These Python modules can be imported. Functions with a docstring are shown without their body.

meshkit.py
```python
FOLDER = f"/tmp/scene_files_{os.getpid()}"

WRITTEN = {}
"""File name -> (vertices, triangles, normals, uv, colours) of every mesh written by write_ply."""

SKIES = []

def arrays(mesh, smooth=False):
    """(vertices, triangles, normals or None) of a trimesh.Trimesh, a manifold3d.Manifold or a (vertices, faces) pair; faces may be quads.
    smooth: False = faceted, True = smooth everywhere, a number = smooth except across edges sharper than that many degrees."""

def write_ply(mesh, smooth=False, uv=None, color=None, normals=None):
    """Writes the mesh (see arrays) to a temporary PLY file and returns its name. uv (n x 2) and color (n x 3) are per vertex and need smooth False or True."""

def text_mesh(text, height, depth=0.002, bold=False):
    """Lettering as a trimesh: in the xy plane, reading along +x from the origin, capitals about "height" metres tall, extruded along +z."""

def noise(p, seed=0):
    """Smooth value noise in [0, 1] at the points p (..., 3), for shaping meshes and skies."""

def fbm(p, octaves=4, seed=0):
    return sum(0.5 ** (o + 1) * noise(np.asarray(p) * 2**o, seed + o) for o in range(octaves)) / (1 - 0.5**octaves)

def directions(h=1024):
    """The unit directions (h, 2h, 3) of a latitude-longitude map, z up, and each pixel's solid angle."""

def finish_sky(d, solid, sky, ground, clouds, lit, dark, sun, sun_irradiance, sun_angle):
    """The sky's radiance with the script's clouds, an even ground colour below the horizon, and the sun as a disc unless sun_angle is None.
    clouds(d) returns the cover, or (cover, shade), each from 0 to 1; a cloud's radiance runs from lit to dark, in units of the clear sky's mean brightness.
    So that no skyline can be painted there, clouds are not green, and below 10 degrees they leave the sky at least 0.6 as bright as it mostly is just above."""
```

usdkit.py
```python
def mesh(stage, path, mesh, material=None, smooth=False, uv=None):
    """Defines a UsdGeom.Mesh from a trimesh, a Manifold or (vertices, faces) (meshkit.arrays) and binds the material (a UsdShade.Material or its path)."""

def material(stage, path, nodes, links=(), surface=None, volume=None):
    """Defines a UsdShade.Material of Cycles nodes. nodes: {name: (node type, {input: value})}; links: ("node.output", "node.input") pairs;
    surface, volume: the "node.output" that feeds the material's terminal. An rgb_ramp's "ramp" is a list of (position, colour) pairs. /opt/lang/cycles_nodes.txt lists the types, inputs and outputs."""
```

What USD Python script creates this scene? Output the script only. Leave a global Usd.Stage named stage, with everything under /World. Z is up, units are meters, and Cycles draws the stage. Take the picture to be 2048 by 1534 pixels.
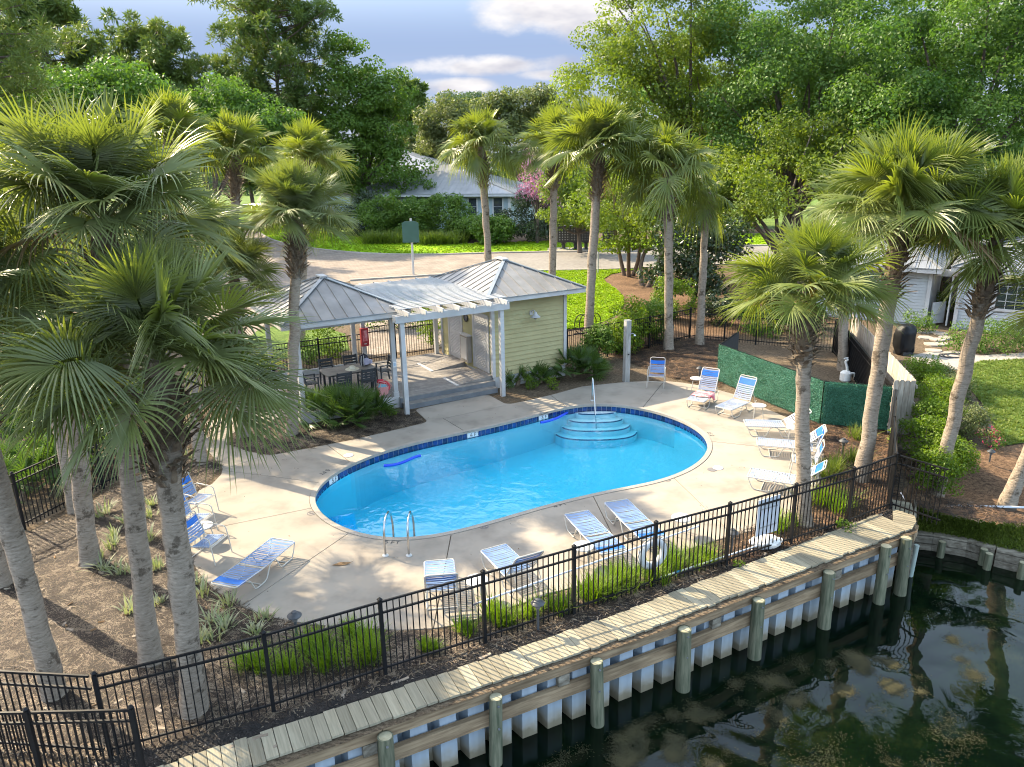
import math
import numpy as np
import trimesh
import meshkit
import usdkit
from pxr import Usd, UsdGeom, UsdLux, UsdShade, Gf, Sdf, Vt
from shapely.geometry import Polygon, LineString, MultiPolygon, Point, box as sbox
from shapely.ops import split as ssplit, unary_union

# ------------------------------------------------------------------ camera, sky, sun, exposure
stage = Usd.Stage.CreateInMemory()
UsdGeom.SetStageUpAxis(stage, 'Z')
UsdGeom.SetStageMetersPerUnit(stage, 1.0)
UsdGeom.Xform.Define(stage, '/World')
UsdGeom.Scope.Define(stage, '/World/Looks')

F, PITCH, ROLL, H = 1500.0, math.radians(17.0), math.radians(-1.05), 8.36   # focal length in photo pixels, tilt, roll, height in m
EXPOSURE = 2.85
SUN_AZ, SUN_EL = math.radians(-56.0), math.radians(37.0)
SUN_INT, SKY_STR = 0.52, 0.15

cam = UsdGeom.Camera.Define(stage, '/World/camera')
cam.CreateHorizontalApertureAttr(36.0)
cam.CreateVerticalApertureAttr(36.0 * 767 / 1024)
cam.CreateFocalLengthAttr(36.0 * F / 2048)
cam.CreateExposureAttr(EXPOSURE)
_c, _s, _cr, _sr = math.cos(PITCH), math.sin(PITCH), math.cos(ROLL), math.sin(ROLL)
_fw, _rt = np.array([0, _c, -_s]), np.array([1.0, 0, 0])
_up = np.array([0, _s, _c])
_X = _cr * _rt + _sr * _up      # image right and image up after the small roll
_Y = -_sr * _rt + _cr * _up
_m = Gf.Matrix4d(*_X, 0, *_Y, 0, *(-_fw), 0, 0, 0, H, 1)
cam.AddTransformOp().Set(_m)

SUN_DIR = np.array([math.sin(SUN_AZ) * math.cos(SUN_EL), math.cos(SUN_AZ) * math.cos(SUN_EL), math.sin(SUN_EL)])
sun = UsdLux.DistantLight.Define(stage, '/World/sun')
sun.CreateIntensityAttr(SUN_INT)
sun.CreateAngleAttr(0.6)
sun.CreateNormalizeAttr(True)
sun.CreateColorAttr(Gf.Vec3f(1.0, 0.84, 0.60))
_z = SUN_DIR
_x = np.cross([0, 0, 1], _z); _x /= np.linalg.norm(_x)
_y = np.cross(_z, _x)
sun.AddTransformOp().Set(Gf.Matrix4d(*_x, 0, *_y, 0, *_z, 0, 0, 0, 0, 1))


def cloud_nodes():
    """Low fair-weather cumulus: a few named clouds by direction, and scattered ones all round the sky."""
    n = {'sky': ('sky_texture', dict(sky_type='single_scattering', sun_disc=False, sun_elevation=SUN_EL, sun_rotation=SUN_AZ, air_density=1.0, aerosol_density=0.6, ozone_density=2.2)),
         'tc': ('texture_coordinate', {}),
         'mp': ('mapping', dict(scale=(1.0, 1.0, 1.9))),
         'nz': ('noise_texture', dict(scale=8.5, detail=8.0, roughness=0.58)),
         'nb': ('noise_texture', dict(scale=1.7, detail=3.0, roughness=0.5)),
         'sx': ('separate_xyz', {})}
    l = [('tc.generated', 'mp.vector'), ('mp.vector', 'nz.vector'), ('mp.vector', 'nb.vector'), ('tc.generated', 'sx.vector')]
    # (pixel x, pixel y, half width, half height)
    prev = None
    for i, (px, py, a, b, k) in enumerate([(1105, 10, 165, 66, 1.0), (1000, 128, 170, 22, 0.9), (925, 172, 90, 18, 0.75), (1085, 148, 70, 14, .7), (700, -330, 420, 70, 1.0), (-900, 0, 500, 90, 1.), (2900, -60, 600, 110, 1.), (1500, -700, 700, 90, .9)]):
        d = ray(px, py); d = d / np.linalg.norm(d)
        az = math.atan2(d[0], d[1]); el = math.asin(d[2])
        r1 = np.array([d[1], -d[0], 0]); r1 /= np.linalg.norm(r1)
        r2 = np.cross(r1, d)
        n[f'da{i}'] = ('vector_math', dict(math_type='dot_product', vector2=tuple(r1 * F / a)))
        n[f'db{i}'] = ('vector_math', dict(math_type='dot_product', vector2=tuple(r2 * F / b)))
        n[f'dc{i}'] = ('vector_math', dict(math_type='dot_product', vector2=tuple(d)))
        n[f'a2{i}'] = ('math', dict(math_type='multiply'))
        n[f'b2{i}'] = ('math', dict(math_type='multiply_add'))
        n[f'bk{i}'] = ('math', dict(math_type='less_than', value2=0.0))
        n[f'e{i}'] = ('math', dict(math_type='multiply_add', value2=-1.0, value3=k))
        n[f'f{i}'] = ('math', dict(math_type='subtract'))
        l += [('tc.generated', f'{q}{i}.vector1') for q in ('da', 'db', 'dc')]
        l += [(f'da{i}.value', f'a2{i}.value1'), (f'da{i}.value', f'a2{i}.value2'), (f'db{i}.value', f'b2{i}.value1'), (f'db{i}.value', f'b2{i}.value2'), (f'a2{i}.value', f'b2{i}.value3'),
              (f'b2{i}.value', f'e{i}.value1'), (f'dc{i}.value', f'bk{i}.value1'), (f'e{i}.value', f'f{i}.value1'), (f'bkk{i}.value', f'f{i}.value2')]
        n[f'bkk{i}'] = ('math', dict(math_type='multiply', value2=50.0))
        l.append((f'bk{i}.value', f'bkk{i}.value1'))
        if prev is None:
            prev = f'f{i}.value'
        else:
            n[f'mx{i}'] = ('math', dict(math_type='maximum'))
            l += [(prev, f'mx{i}.value1'), (f'f{i}.value', f'mx{i}.value2')]
            prev = f'mx{i}.value'
    # cover = smoothstep(mask + noise)
    n['cl'] = ('math', dict(math_type='maximum', value2=-1.2)); l.append((prev, 'cl.value1'))
    n['nn'] = ('math', dict(math_type='multiply_add', value2=2.9, value3=-1.5)); l.append(('nz.fac', 'nn.value1'))
    n['sum'] = ('math', dict(math_type='add')); l += [('cl.value', 'sum.value1'), ('nn.value', 'sum.value2')]
    n['cov'] = ('map_range', dict(range_type='smoothstep', from_min=-0.15, from_max=0.75, to_min=0.0, to_max=1.0)); l.append(('sum.value', 'cov.value'))
    # thin veil toward the horizon
    n['shade'] = ('noise_texture', dict(scale=7.0, detail=5.0)); n['mp2'] = ('mapping', dict(scale=(1, 1, 2.6), location=(0, 0, 0.35))); l += [('tc.generated', 'mp2.vector'), ('mp2.vector', 'shade.vector')]
    n['rmp'] = ('rgb_ramp', {'ramp': [(0.37, (0.50, 0.51, 0.62)), (0.55, (0.98, 0.95, 0.95))]}); l.append(('shade.fac', 'rmp.fac'))
    n['hor'] = ('map_range', dict(range_type='smoothstep', from_min=0.12, from_max=0.50, to_min=1.0, to_max=0.0)); l.append(('sx.z', 'hor.value'))
    n['lowz'] = ('map_range', dict(from_min=0.0, from_max=0.24, to_min=0.0, to_max=1.0)); l.append(('sx.z', 'lowz.value'))
    n['low'] = ('rgb_ramp', {'ramp': [(0.0, (0.64, 0.69, 0.80)), (0.35, (0.43, 0.54, 0.77)), (0.9, (0.265, 0.405, 0.715)), (1.0, (0.26, 0.40, 0.71))]}); l.append(('lowz.result', 'low.fac'))
    n['tint'] = ('mix_color', dict(blend_type='multiply', fac=1.0, b=(1.30, 1.02, 0.74), use_clamp=False)); l.append(('sky.color', 'tint.a'))
    n['m1'] = ('mix_color', dict(blend_type='mix', use_clamp=False)); l += [('hor.result', 'm1.fac'), ('tint.result', 'm1.a'), ('low.color', 'm1.b')]
    n['m2'] = ('mix_color', dict(blend_type='mix')); l += [('cov.result', 'm2.fac'), ('m1.result', 'm2.a'), ('rmp.color', 'm2.b')]
    n['bg'] = ('background_shader', dict(strength=SKY_STR)); l.append(('m2.result', 'bg.color'))
    return n, l


def ray(px, py):
    """World direction of the photo pixel (px, py)."""
    X, Y = px - 1024, py - 767
    X, Y = _cr * X + _sr * Y, -_sr * X + _cr * Y
    return np.array([X / F, _c - Y / F * _s, -_s - Y / F * _c])


def G(px, py, z=0.0):
    d = ray(px, py); t = (z - H) / d[2]
    return d * t + [0, 0, H]


def D(px, py, y):
    d = ray(px, py)
    return d * y / d[1] + [0, 0, H]


_n, _l = cloud_nodes()
usdkit.material(stage, '/World/Looks/sky_look', _n, _l, surface='bg.background')
sky = UsdLux.DomeLight.Define(stage, '/World/sky')
UsdShade.MaterialBindingAPI.Apply(sky.GetPrim()).Bind(UsdShade.Material.Get(stage, '/World/Looks/sky_look'))
sky.GetPrim().SetCustomDataByKey('kind', 'structure')

# ------------------------------------------------------------------ mesh helpers
Z3 = np.array([0, 0, 1.0])


def unit(v):
    v = np.asarray(v, float)
    return v / max(np.linalg.norm(v), 1e-12)


class MB:
    """Collects shapes that become one mesh."""
    def __init__(self):
        self.v, self.f, self.n = [], [], 0

    def add(self, v, f):
        v, f = np.asarray(v, float), np.asarray(f, int)
        if f.shape[1] == 4:
            f = np.vstack([f[:, [0, 1, 2]], f[:, [0, 2, 3]]])
        self.v.append(v); self.f.append(f + self.n); self.n += len(v)
        return self

    def data(self):
        return np.vstack(self.v), np.vstack(self.f)

    def box(self, c, s, rz=0.0, R=None):
        b = np.array([[x, y, z] for x in (-.5, .5) for y in (-.5, .5) for z in (-.5, .5)]) * np.asarray(s, float)
        if R is None:
            a, d = math.cos(rz), math.sin(rz)
            R = np.array([[a, d, 0], [-d, a, 0], [0, 0, 1.0]])   # rows: local axes
        return self.add(b @ R + np.asarray(c, float), [[0, 1, 3, 2], [4, 6, 7, 5], [0, 4, 5, 1], [2, 3, 7, 6], [0, 2, 6, 4], [1, 5, 7, 3]])

    def beam(self, p, q, w, h, up=Z3):
        """A square bar from p to q: w across, h along 'up'."""
        p, q = np.asarray(p, float), np.asarray(q, float)
        x = q - p; L = np.linalg.norm(x); x = x / L
        y = np.cross(up, x)
        if np.linalg.norm(y) < 1e-6:
            y = np.cross([0, 1.0, 0], x)
        y = unit(y); z = np.cross(x, y)
        return self.box((p + q) / 2, (L, w, h), R=np.stack([x, y, z]))

    def tube(self, pts, r, n=8, closed=False, cap=True):
        pts = np.asarray(pts, float); k = len(pts)
        r = np.broadcast_to(np.asarray(r, float), (k,))
        t = np.gradient(pts, axis=0) if not closed else np.roll(pts, -1, 0) - np.roll(pts, 1, 0)
        t = t / np.maximum(np.linalg.norm(t, axis=1, keepdims=True), 1e-9)
        a = np.cross(t[0], Z3)
        if np.linalg.norm(a) < 1e-3:
            a = np.cross(t[0], [1.0, 0, 0])
        a = unit(a); rings = []
        th = np.arange(n) / n * 2 * np.pi
        for i in range(k):
            a = unit(a - t[i] * (a @ t[i])); b = np.cross(t[i], a)
            rings.append(pts[i] + r[i] * (np.cos(th)[:, None] * a + np.sin(th)[:, None] * b))
        v = np.vstack(rings); f = []
        m = k if closed else k - 1
        j = np.arange(n)
        for i in range(m):
            i2 = (i + 1) % k
            f.append(np.stack([i * n + j, i * n + (j + 1) % n, i2 * n + (j + 1) % n, i2 * n + j], 1))
        f = np.vstack(f)
        f = np.vstack([f[:, [0, 1, 2]], f[:, [0, 2, 3]]])
        if cap and not closed:
            v = np.vstack([v, pts[:1], pts[-1:]])
            c0, c1 = k * n, k * n + 1
            f = np.vstack([f, np.stack([np.full(n, c0), (j + 1) % n, j], 1), np.stack([np.full(n, c1), (k - 1) * n + j, (k - 1) * n + (j + 1) % n], 1)])
        return self.add(v, f)

    def lathe(self, prof, n=16, loc=(0, 0, 0), cap=True):
        prof = np.asarray(prof, float)
        pts = np.stack([np.zeros(len(prof)), np.zeros(len(prof)), prof[:, 1]], 1)
        th = np.arange(n) / n * 2 * np.pi; k = len(prof); j = np.arange(n)
        v = np.vstack([np.stack([r * np.cos(th), r * np.sin(th), np.full(n, z)], 1) for r, z in prof]) + np.asarray(loc, float)
        f = np.vstack([np.stack([i * n + j, i * n + (j + 1) % n, (i + 1) * n + (j + 1) % n, (i + 1) * n + j], 1) for i in range(k - 1)])
        f = np.vstack([f[:, [0, 1, 2]], f[:, [0, 2, 3]]])
        if cap:
            v = np.vstack([v, [np.array([0, 0, prof[0, 1]]) + loc], [np.array([0, 0, prof[-1, 1]]) + loc]])
            f = np.vstack([f, np.stack([np.full(n, k * n), (j + 1) % n, j], 1), np.stack([np.full(n, k * n + 1), (k - 1) * n + j, (k - 1) * n + (j + 1) % n], 1)])
        return self.add(v, f)

    def prism(self, poly, z0, z1):
        for p in getattr(poly, 'geoms', [poly]):
            if p.area < 1e-6:
                continue
            m = trimesh.creation.extrude_polygon(p, z1 - z0, engine='earcut')
            self.add(np.array(m.vertices) + [0, 0, z0], m.faces)
        return self

    def sheet(self, poly, z):
        for p in getattr(poly, 'geoms', [poly]):
            if p.area < 1e-6:
                continue
            v, f = trimesh.creation.triangulate_polygon(p, engine='earcut')
            a = np.cross(np.append(v[f[:, 1]] - v[f[:, 0]], np.zeros((len(f), 1)), 1), np.append(v[f[:, 2]] - v[f[:, 0]], np.zeros((len(f), 1)), 1))[:, 2]
            f = np.where((a < 0)[:, None], f[:, ::-1], f)
            self.add(np.append(v, np.full((len(v), 1), z), 1), f)
        return self

    def tm(self, mesh, M=None):
        v = np.array(mesh.vertices)
        if M is not None:
            v = v @ M[:3, :3].T + M[:3, 3]
        return self.add(v, mesh.faces)


def frame_pts(pts, origin, rz):
    a, d = math.cos(rz), math.sin(rz)
    return np.asarray(pts, float) @ np.array([[a, d, 0], [-d, a, 0], [0, 0, 1.0]]) + np.asarray(origin, float)


_used = set()


def numbered(path):
    q, i = path, 0
    while q in _used:
        i += 1
        q = f'{path}_{i:03d}'
    _used.add(q)
    return q


def tag(prim, label=None, cat=None, group=None, kind=None):
    for k, t in (('label', label), ('category', cat), ('group', group), ('kind', kind)):
        if t:
            prim.SetCustomDataByKey(k, t)
    return prim


def thing(name, label, cat, group=None, loc=(0, 0, 0), rz=0.0):
    x = UsdGeom.Xform.Define(stage, numbered('/World/' + name))
    x.AddTranslateOp().Set(Gf.Vec3d(*map(float, loc)))
    if rz:
        x.AddRotateZOp().Set(math.degrees(rz))
    p = tag(x.GetPrim(), label, cat, group)
    OFF[str(p.GetPath())] = (np.array(loc, float), rz)
    return p


OFF = {}


def part(parent, name, mb, mat, label=None, smooth=False, world=False, kind=None):
    """One mesh under parent (or /World). world=True: the mesh is in world coordinates and is brought into its thing's frame."""
    base = str(parent.GetPath()) if parent is not None else '/World'
    path = numbered(f'{base}/{name}')
    v, f = mb.data() if isinstance(mb, MB) else mb
    if world and parent is not None:
        root = '/'.join(base.split('/')[:3])
        o, rz = OFF.get(root, (np.zeros(3), 0))
        v = v - o
        if rz:
            a, d = math.cos(-rz), math.sin(-rz)
            v = v @ np.array([[a, d, 0], [-d, a, 0], [0, 0, 1.0]])
    m = usdkit.mesh(stage, path, (v, f), LOOK[mat] if isinstance(mat, str) else mat, smooth=smooth)
    tag(m.GetPrim(), label, kind=kind)
    return m.GetPrim()


def struct(name, mb, mat, smooth=False, label=None):
    p = part(None, name, mb, mat, smooth=smooth)
    return tag(p, label, None, None, 'structure')


def single(name, mb, mat, label, cat, group=None, smooth=False, kind=None):
    p = part(None, name, mb, mat, smooth=smooth)
    return tag(p, label, cat, group, kind)


def instancer(name, protos, pos, idx, rotz, scale, label, cat=None, parent=None, kind='stuff', tilt=None):
    """protos: [(mesh data, material)]"""
    base = str(parent.GetPath()) if parent is not None else '/World'
    path = numbered(f'{base}/{name}')
    pi = UsdGeom.PointInstancer.Define(stage, path)
    rel = pi.CreatePrototypesRel()
    for k, (mb, mat) in enumerate(protos):
        v, f = mb.data() if isinstance(mb, MB) else mb
        usdkit.mesh(stage, f'{path}/piece_{k:03d}' if k else f'{path}/piece', (v, f), LOOK[mat])
        rel.AddTarget(f'{path}/piece_{k:03d}' if k else f'{path}/piece')
    n = len(pos)
    pi.CreatePositionsAttr(Vt.Vec3fArray.FromNumpy(np.asarray(pos, np.float32)))
    pi.CreateProtoIndicesAttr(Vt.IntArray.FromNumpy(np.asarray(idx, np.int32)))
    h = np.asarray(rotz) / 2
    q = np.stack([np.zeros(n), np.zeros(n), np.sin(h), np.cos(h)], 1)
    if tilt is not None:   # tilt about x then spin about z
        t = np.asarray(tilt) / 2
        q = np.stack([np.cos(h) * np.sin(t), np.sin(h) * np.sin(t), np.sin(h) * np.cos(t), np.cos(h) * np.cos(t)], 1)
    pi.CreateOrientationsAttr(Vt.QuathArray([Gf.Quath(float(a[3]), float(a[0]), float(a[1]), float(a[2])) for a in q]))
    s = np.asarray(scale, float)
    s = np.stack([s, s, s], 1) if s.ndim == 1 else s
    pi.CreateScalesAttr(Vt.Vec3fArray.FromNumpy(s.astype(np.float32)))
    tag(pi.GetPrim(), label, cat, kind=kind)
    return pi.GetPrim()


def poly_px(pts, z=0.0):
    return Polygon([G(x, y, z)[:2] for x, y in pts]).buffer(0)


def smooth_closed(P, n=160):
    from scipy.interpolate import splprep, splev
    P = np.asarray(P, float)
    tck, _ = splprep([np.append(P[:, 0], P[0, 0]), np.append(P[:, 1], P[0, 1])], s=len(P) * 0.0025, per=True)
    x, y = splev(np.linspace(0, 1, n, endpoint=False), tck)
    return np.stack([x, y], 1)


def smooth_open(P, n=40):
    from scipy.interpolate import splprep, splev
    P = np.asarray(P, float)
    tck, _ = splprep(list(P.T), s=0, k=min(3, len(P) - 1))
    return np.stack(splev(np.linspace(0, 1, n), tck), 1)


# ------------------------------------------------------------------ materials
LOOK = {}


def mat(name, c1, c2=None, scale=6.0, rough=0.6, bump=0.0, bscale=None, stretch=(1, 1, 1), metallic=0.0, detail=5.0, coord='pos', lo=0.35, hi=0.65, big=0.0, bigscale=0.4, rnd=0.0, isl=0.0, spec=0.5, coat=0.0, bdist=0.01, rot=(0, 0, 0), nr=.6):
    """Two tones mixed by noise; big: extra slow variation; rnd: value change per object; isl: per loose piece."""
    c2 = c2 or c1
    c1, c2 = tuple(v * 0.84 for v in c1), tuple(v * 0.84 for v in c2)
    n = {'p': ('principled_bsdf', dict(roughness=rough, metallic=metallic, specular_ior_level=spec, coat_weight=coat)),
         'r': ('rgb_ramp', {'ramp': [(lo, c1), (hi, c2)]}),
         'nz': ('noise_texture', dict(scale=scale, detail=detail, roughness=nr)),
         'mp': ('mapping', dict(scale=stretch) if not any(rot) else dict(mapping_type='texture', rotation=rot, scale=tuple(1 / q for q in stretch)))}
    l = [('mp.vector', 'nz.vector'), ('nz.fac', 'r.fac')]
    if coord == 'pos':
        n['g'] = ('geometry', {}); l.append(('g.position', 'mp.vector'))
    else:
        n['g'] = ('texture_coordinate', {}); l.append(('g.object', 'mp.vector'))
    out = 'r.color'
    k = 0
    for amt, src in ((big, 'big'), (rnd, 'obj'), (isl, 'isl')):
        if not amt:
            continue
        k += 1
        if src == 'big':
            n['bn'] = ('noise_texture', dict(scale=bigscale, detail=3.0)); s = 'bn.fac'
            n['gg'] = ('geometry', {}); l.append(('gg.position', 'bn.vector'))
            a, b = 0.3, 0.7
        elif src == 'obj':
            n['oi'] = ('object_info', {}); s = 'oi.random'; a, b = 0.0, 1.0
        else:
            n['gi'] = ('geometry', {}); s = 'gi.random_per_island'; a, b = 0.0, 1.0
        n[f'm{k}'] = ('map_range', dict(from_min=a, from_max=b, to_min=1 - amt, to_max=1 + amt))
        n[f'h{k}'] = ('hsv', dict(hue=0.5, saturation=1.0))
        l += [(s, f'm{k}.value'), (f'm{k}.result', f'h{k}.value'), (out, f'h{k}.color')]
        out = f'h{k}.color'
    l.append((out, 'p.base_color'))
    if bump:
        n['b'] = ('bump', dict(strength=bump, distance=bdist)); n['bz'] = ('noise_texture', dict(scale=bscale or scale * 4, detail=4.0, roughness=0.65))
        l += [('mp.vector', 'bz.vector'), ('bz.fac', 'b.height'), ('b.normal', 'p.normal')]
    LOOK[name] = usdkit.material(stage, '/World/Looks/' + name, n, l, surface='p.BSDF')
    return LOOK[name]


def leaf_mat(name, c1, c2, trans=0.4, rough=0.5, scale=0.9, isl=0.35, tcol=None, hueisl=0.02, spec=0.35, big=0.0):
    """Leaves: two greens mixed by a slow noise, each leaf its own tone, light shining through."""
    tcol = tcol or (1.15, 1.25, 0.55)
    n = {'g': ('geometry', {}), 'nz': ('noise_texture', dict(scale=scale, detail=4.0)), 'r': ('rgb_ramp', {'ramp': [(0.35, c1), (0.65, c2)]}),
         'm': ('map_range', dict(from_min=0.0, from_max=1.0, to_min=1 - isl, to_max=1 + isl)),
         'mh': ('map_range', dict(from_min=0.0, from_max=1.0, to_min=0.5 - hueisl, to_max=0.5 + hueisl)),
         'h': ('hsv', dict(saturation=1.0)),
         'p': ('principled_bsdf', dict(roughness=rough, specular_ior_level=spec)),
         't': ('translucent_bsdf', {}), 'tc': ('mix_color', dict(blend_type='multiply', fac=1.0, b=tcol, use_clamp=False)),
         'mx': ('mix_closure', dict(fac=trans))}
    l = [('g.position', 'nz.vector'), ('nz.fac', 'r.fac'), ('g.random_per_island', 'm.value'), ('g.random_per_island', 'mh.value'), ('m.result', 'h.value'), ('mh.result', 'h.hue'), ('r.color', 'h.color'),
         ('h.color', 'p.base_color'), ('h.color', 'tc.a'), ('tc.result', 't.color'), ('p.BSDF', 'mx.closure1'), ('t.BSDF', 'mx.closure2')]
    LOOK[name] = usdkit.material(stage, '/World/Looks/' + name, n, l, surface='mx.closure')
    return LOOK[name]

# ================================================================== SETTING
RNG = np.random.default_rng
mat('straw', (0.042, 0.030, 0.020), (0.235, 0.178, 0.118), scale=9, stretch=(1, 1.8, 1), rough=0.95, bump=0.5, bscale=45, bdist=0.012, big=0.16, bigscale=0.9, detail=12, spec=0.1, lo=.43, hi=.60, nr=.88)
mat('straw_fresh', (0.060, 0.037, 0.024), (0.27, 0.17, 0.10), scale=9, stretch=(1, 1.8, 1), rough=0.95, bump=0.5, bscale=45, bdist=0.012, big=0.22, bigscale=0.8, detail=12, spec=0.1, lo=.43, hi=.60, nr=.88)
mat('dark_mulch', (0.012, 0.010, 0.009), (0.06, 0.045, 0.036), scale=34, rough=0.9, bump=1.0, bscale=50, bdist=0.03, big=0.3, bigscale=1.2, detail=8, spec=0.2)
mat('concrete', (0.27, 0.234, 0.19), (0.345, 0.302, 0.247), scale=1.1, lo=.33, hi=.52, rough=0.85, bump=0.25, bscale=90, bdist=0.004, big=0.10, bigscale=0.5, detail=9, spec=0.2, rnd=0.035)
mat('lip', (0.32, 0.285, 0.24), (0.36, 0.32, 0.27), scale=3, rough=0.75, spec=0.25)
mat('asphalt', (0.19, 0.175, 0.155), (0.25, 0.235, 0.21), scale=3, rough=0.9, big=0.12, bigscale=0.25, spec=0.2)
mat('kerb_look', (0.30, 0.265, 0.225), (0.38, 0.34, 0.29), scale=4, rough=0.85)
mat('lawn_look', (0.17, 0.33, 0.006), (0.28, 0.45, 0.010), scale=3.2, stretch=(1, 1, 1), rough=0.85, bump=0.8, bscale=30, bdist=0.05, big=0.18, bigscale=0.35, detail=8, spec=0.1)
mat('yard_look', (0.07, 0.13, 0.022), (0.17, 0.24, 0.05), scale=5, rough=0.85, bump=0.8, bscale=40, bdist=0.05, big=0.25, bigscale=0.5, detail=8, spec=0.1)


def brick_mat(name, c1, c2, mortar, scale, bw, rh, rot=0.0, rough=0.85):
    n = {'g': ('geometry', {}), 'mp': ('mapping', dict(rotation=(0, 0, rot))), 'b': ('brick_texture', dict(scale=scale, brick_width=bw, row_height=rh, mortar_size=0.012, color1=c1, color2=c2, mortar=mortar)),
         'nz': ('noise_texture', dict(scale=0.5, detail=6.0)), 'm': ('map_range', dict(from_min=0.3, from_max=0.7, to_min=0.8, to_max=1.15)), 'h': ('hsv', {}),
         'p': ('principled_bsdf', dict(roughness=rough, specular_ior_level=0.2)), 'bp': ('bump', dict(strength=0.5, distance=0.01, invert=True))}
    l = [('g.position', 'mp.vector'), ('mp.vector', 'b.vector'), ('g.position', 'nz.vector'), ('nz.fac', 'm.value'), ('m.result', 'h.value'), ('b.color', 'h.color'), ('h.color', 'p.base_color'), ('b.fac', 'bp.height'), ('bp.normal', 'p.normal')]
    LOOK[name] = usdkit.material(stage, '/World/Looks/' + name, n, l, surface='p.BSDF')


brick_mat('paver', (0.20, 0.165, 0.13), (0.26, 0.215, 0.175), (0.13, 0.11, 0.09), 1.0, 0.42, 0.21, rot=0.5)

# ---- outlines (photo pixel -> ground point)
POOL_PX = [(626.4, 1000), (632, 984), (642, 970.5), (671, 947), (715.6, 921.5), (757, 908), (842, 886), (941.6, 860), (1010, 846), (1078.6, 832), (1120, 819), (1135.6, 813), (1171, 810), (1200.6, 810), (1269, 815),
           (1337.6, 834), (1378.7, 849), (1406, 868), (1416.5, 888), (1412, 908), (1402.6, 921), (1378.7, 941.6), (1324, 962), (1280, 968.5), (1221, 985), (1098, 1010), (1024.5, 1033), (975.6, 1047.8), (902, 1067), (829, 1077.5), (780, 1078.5), (730, 1071), (691, 1061), (642, 1027)]
pool_xy = smooth_closed([G(x, y)[:2] for x, y in POOL_PX], 200)
pool_poly = Polygon(pool_xy).buffer(0)
DECK_PX = [(600, 812), (602, 829), (561, 836), (513.5, 849), (472, 863), (455, 880), (459, 890), (500, 904.5), (541, 911), (616, 897.7), (705, 880.5), (801, 858), (856, 844.6), (828.7, 819.5), (976, 789.5), (1013.5, 810),
           (1050, 803), (1101, 791), (1163, 774), (1228, 767), (1250, 765), (1294, 763), (1331, 763), (1364, 766), (1404, 772.5), (1435, 780), (1470, 790), (1530, 817), (1565, 832), (1600, 848), (1632, 875), (1648, 905), (1650, 935), (1642, 962), (1620, 995), (1601, 1017), (1581, 1032),
           (1513, 1061), (1435, 1081), (1300, 1124), (1152, 1175), (1105, 1187), (1044, 1209), (983, 1226), (951, 1241), (900, 1254), (863, 1259), (800, 1262), (740, 1260), (690, 1257), (620, 1250), (540, 1236), (480, 1214), (425, 1180), (392, 1140), (372, 1100), (362, 1060), (364, 1020), (400, 980),
           (424, 969), (442, 950), (445, 938), (430, 920), (404, 890), (380, 868), (360, 850), (420, 842), (496, 830), (565, 818)]
deck_poly = Polygon([G(x, y)[:2] for x, y in DECK_PX]).buffer(0)
deck_poly = deck_poly.buffer(0.25).buffer(-0.5).buffer(0.25)
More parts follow.
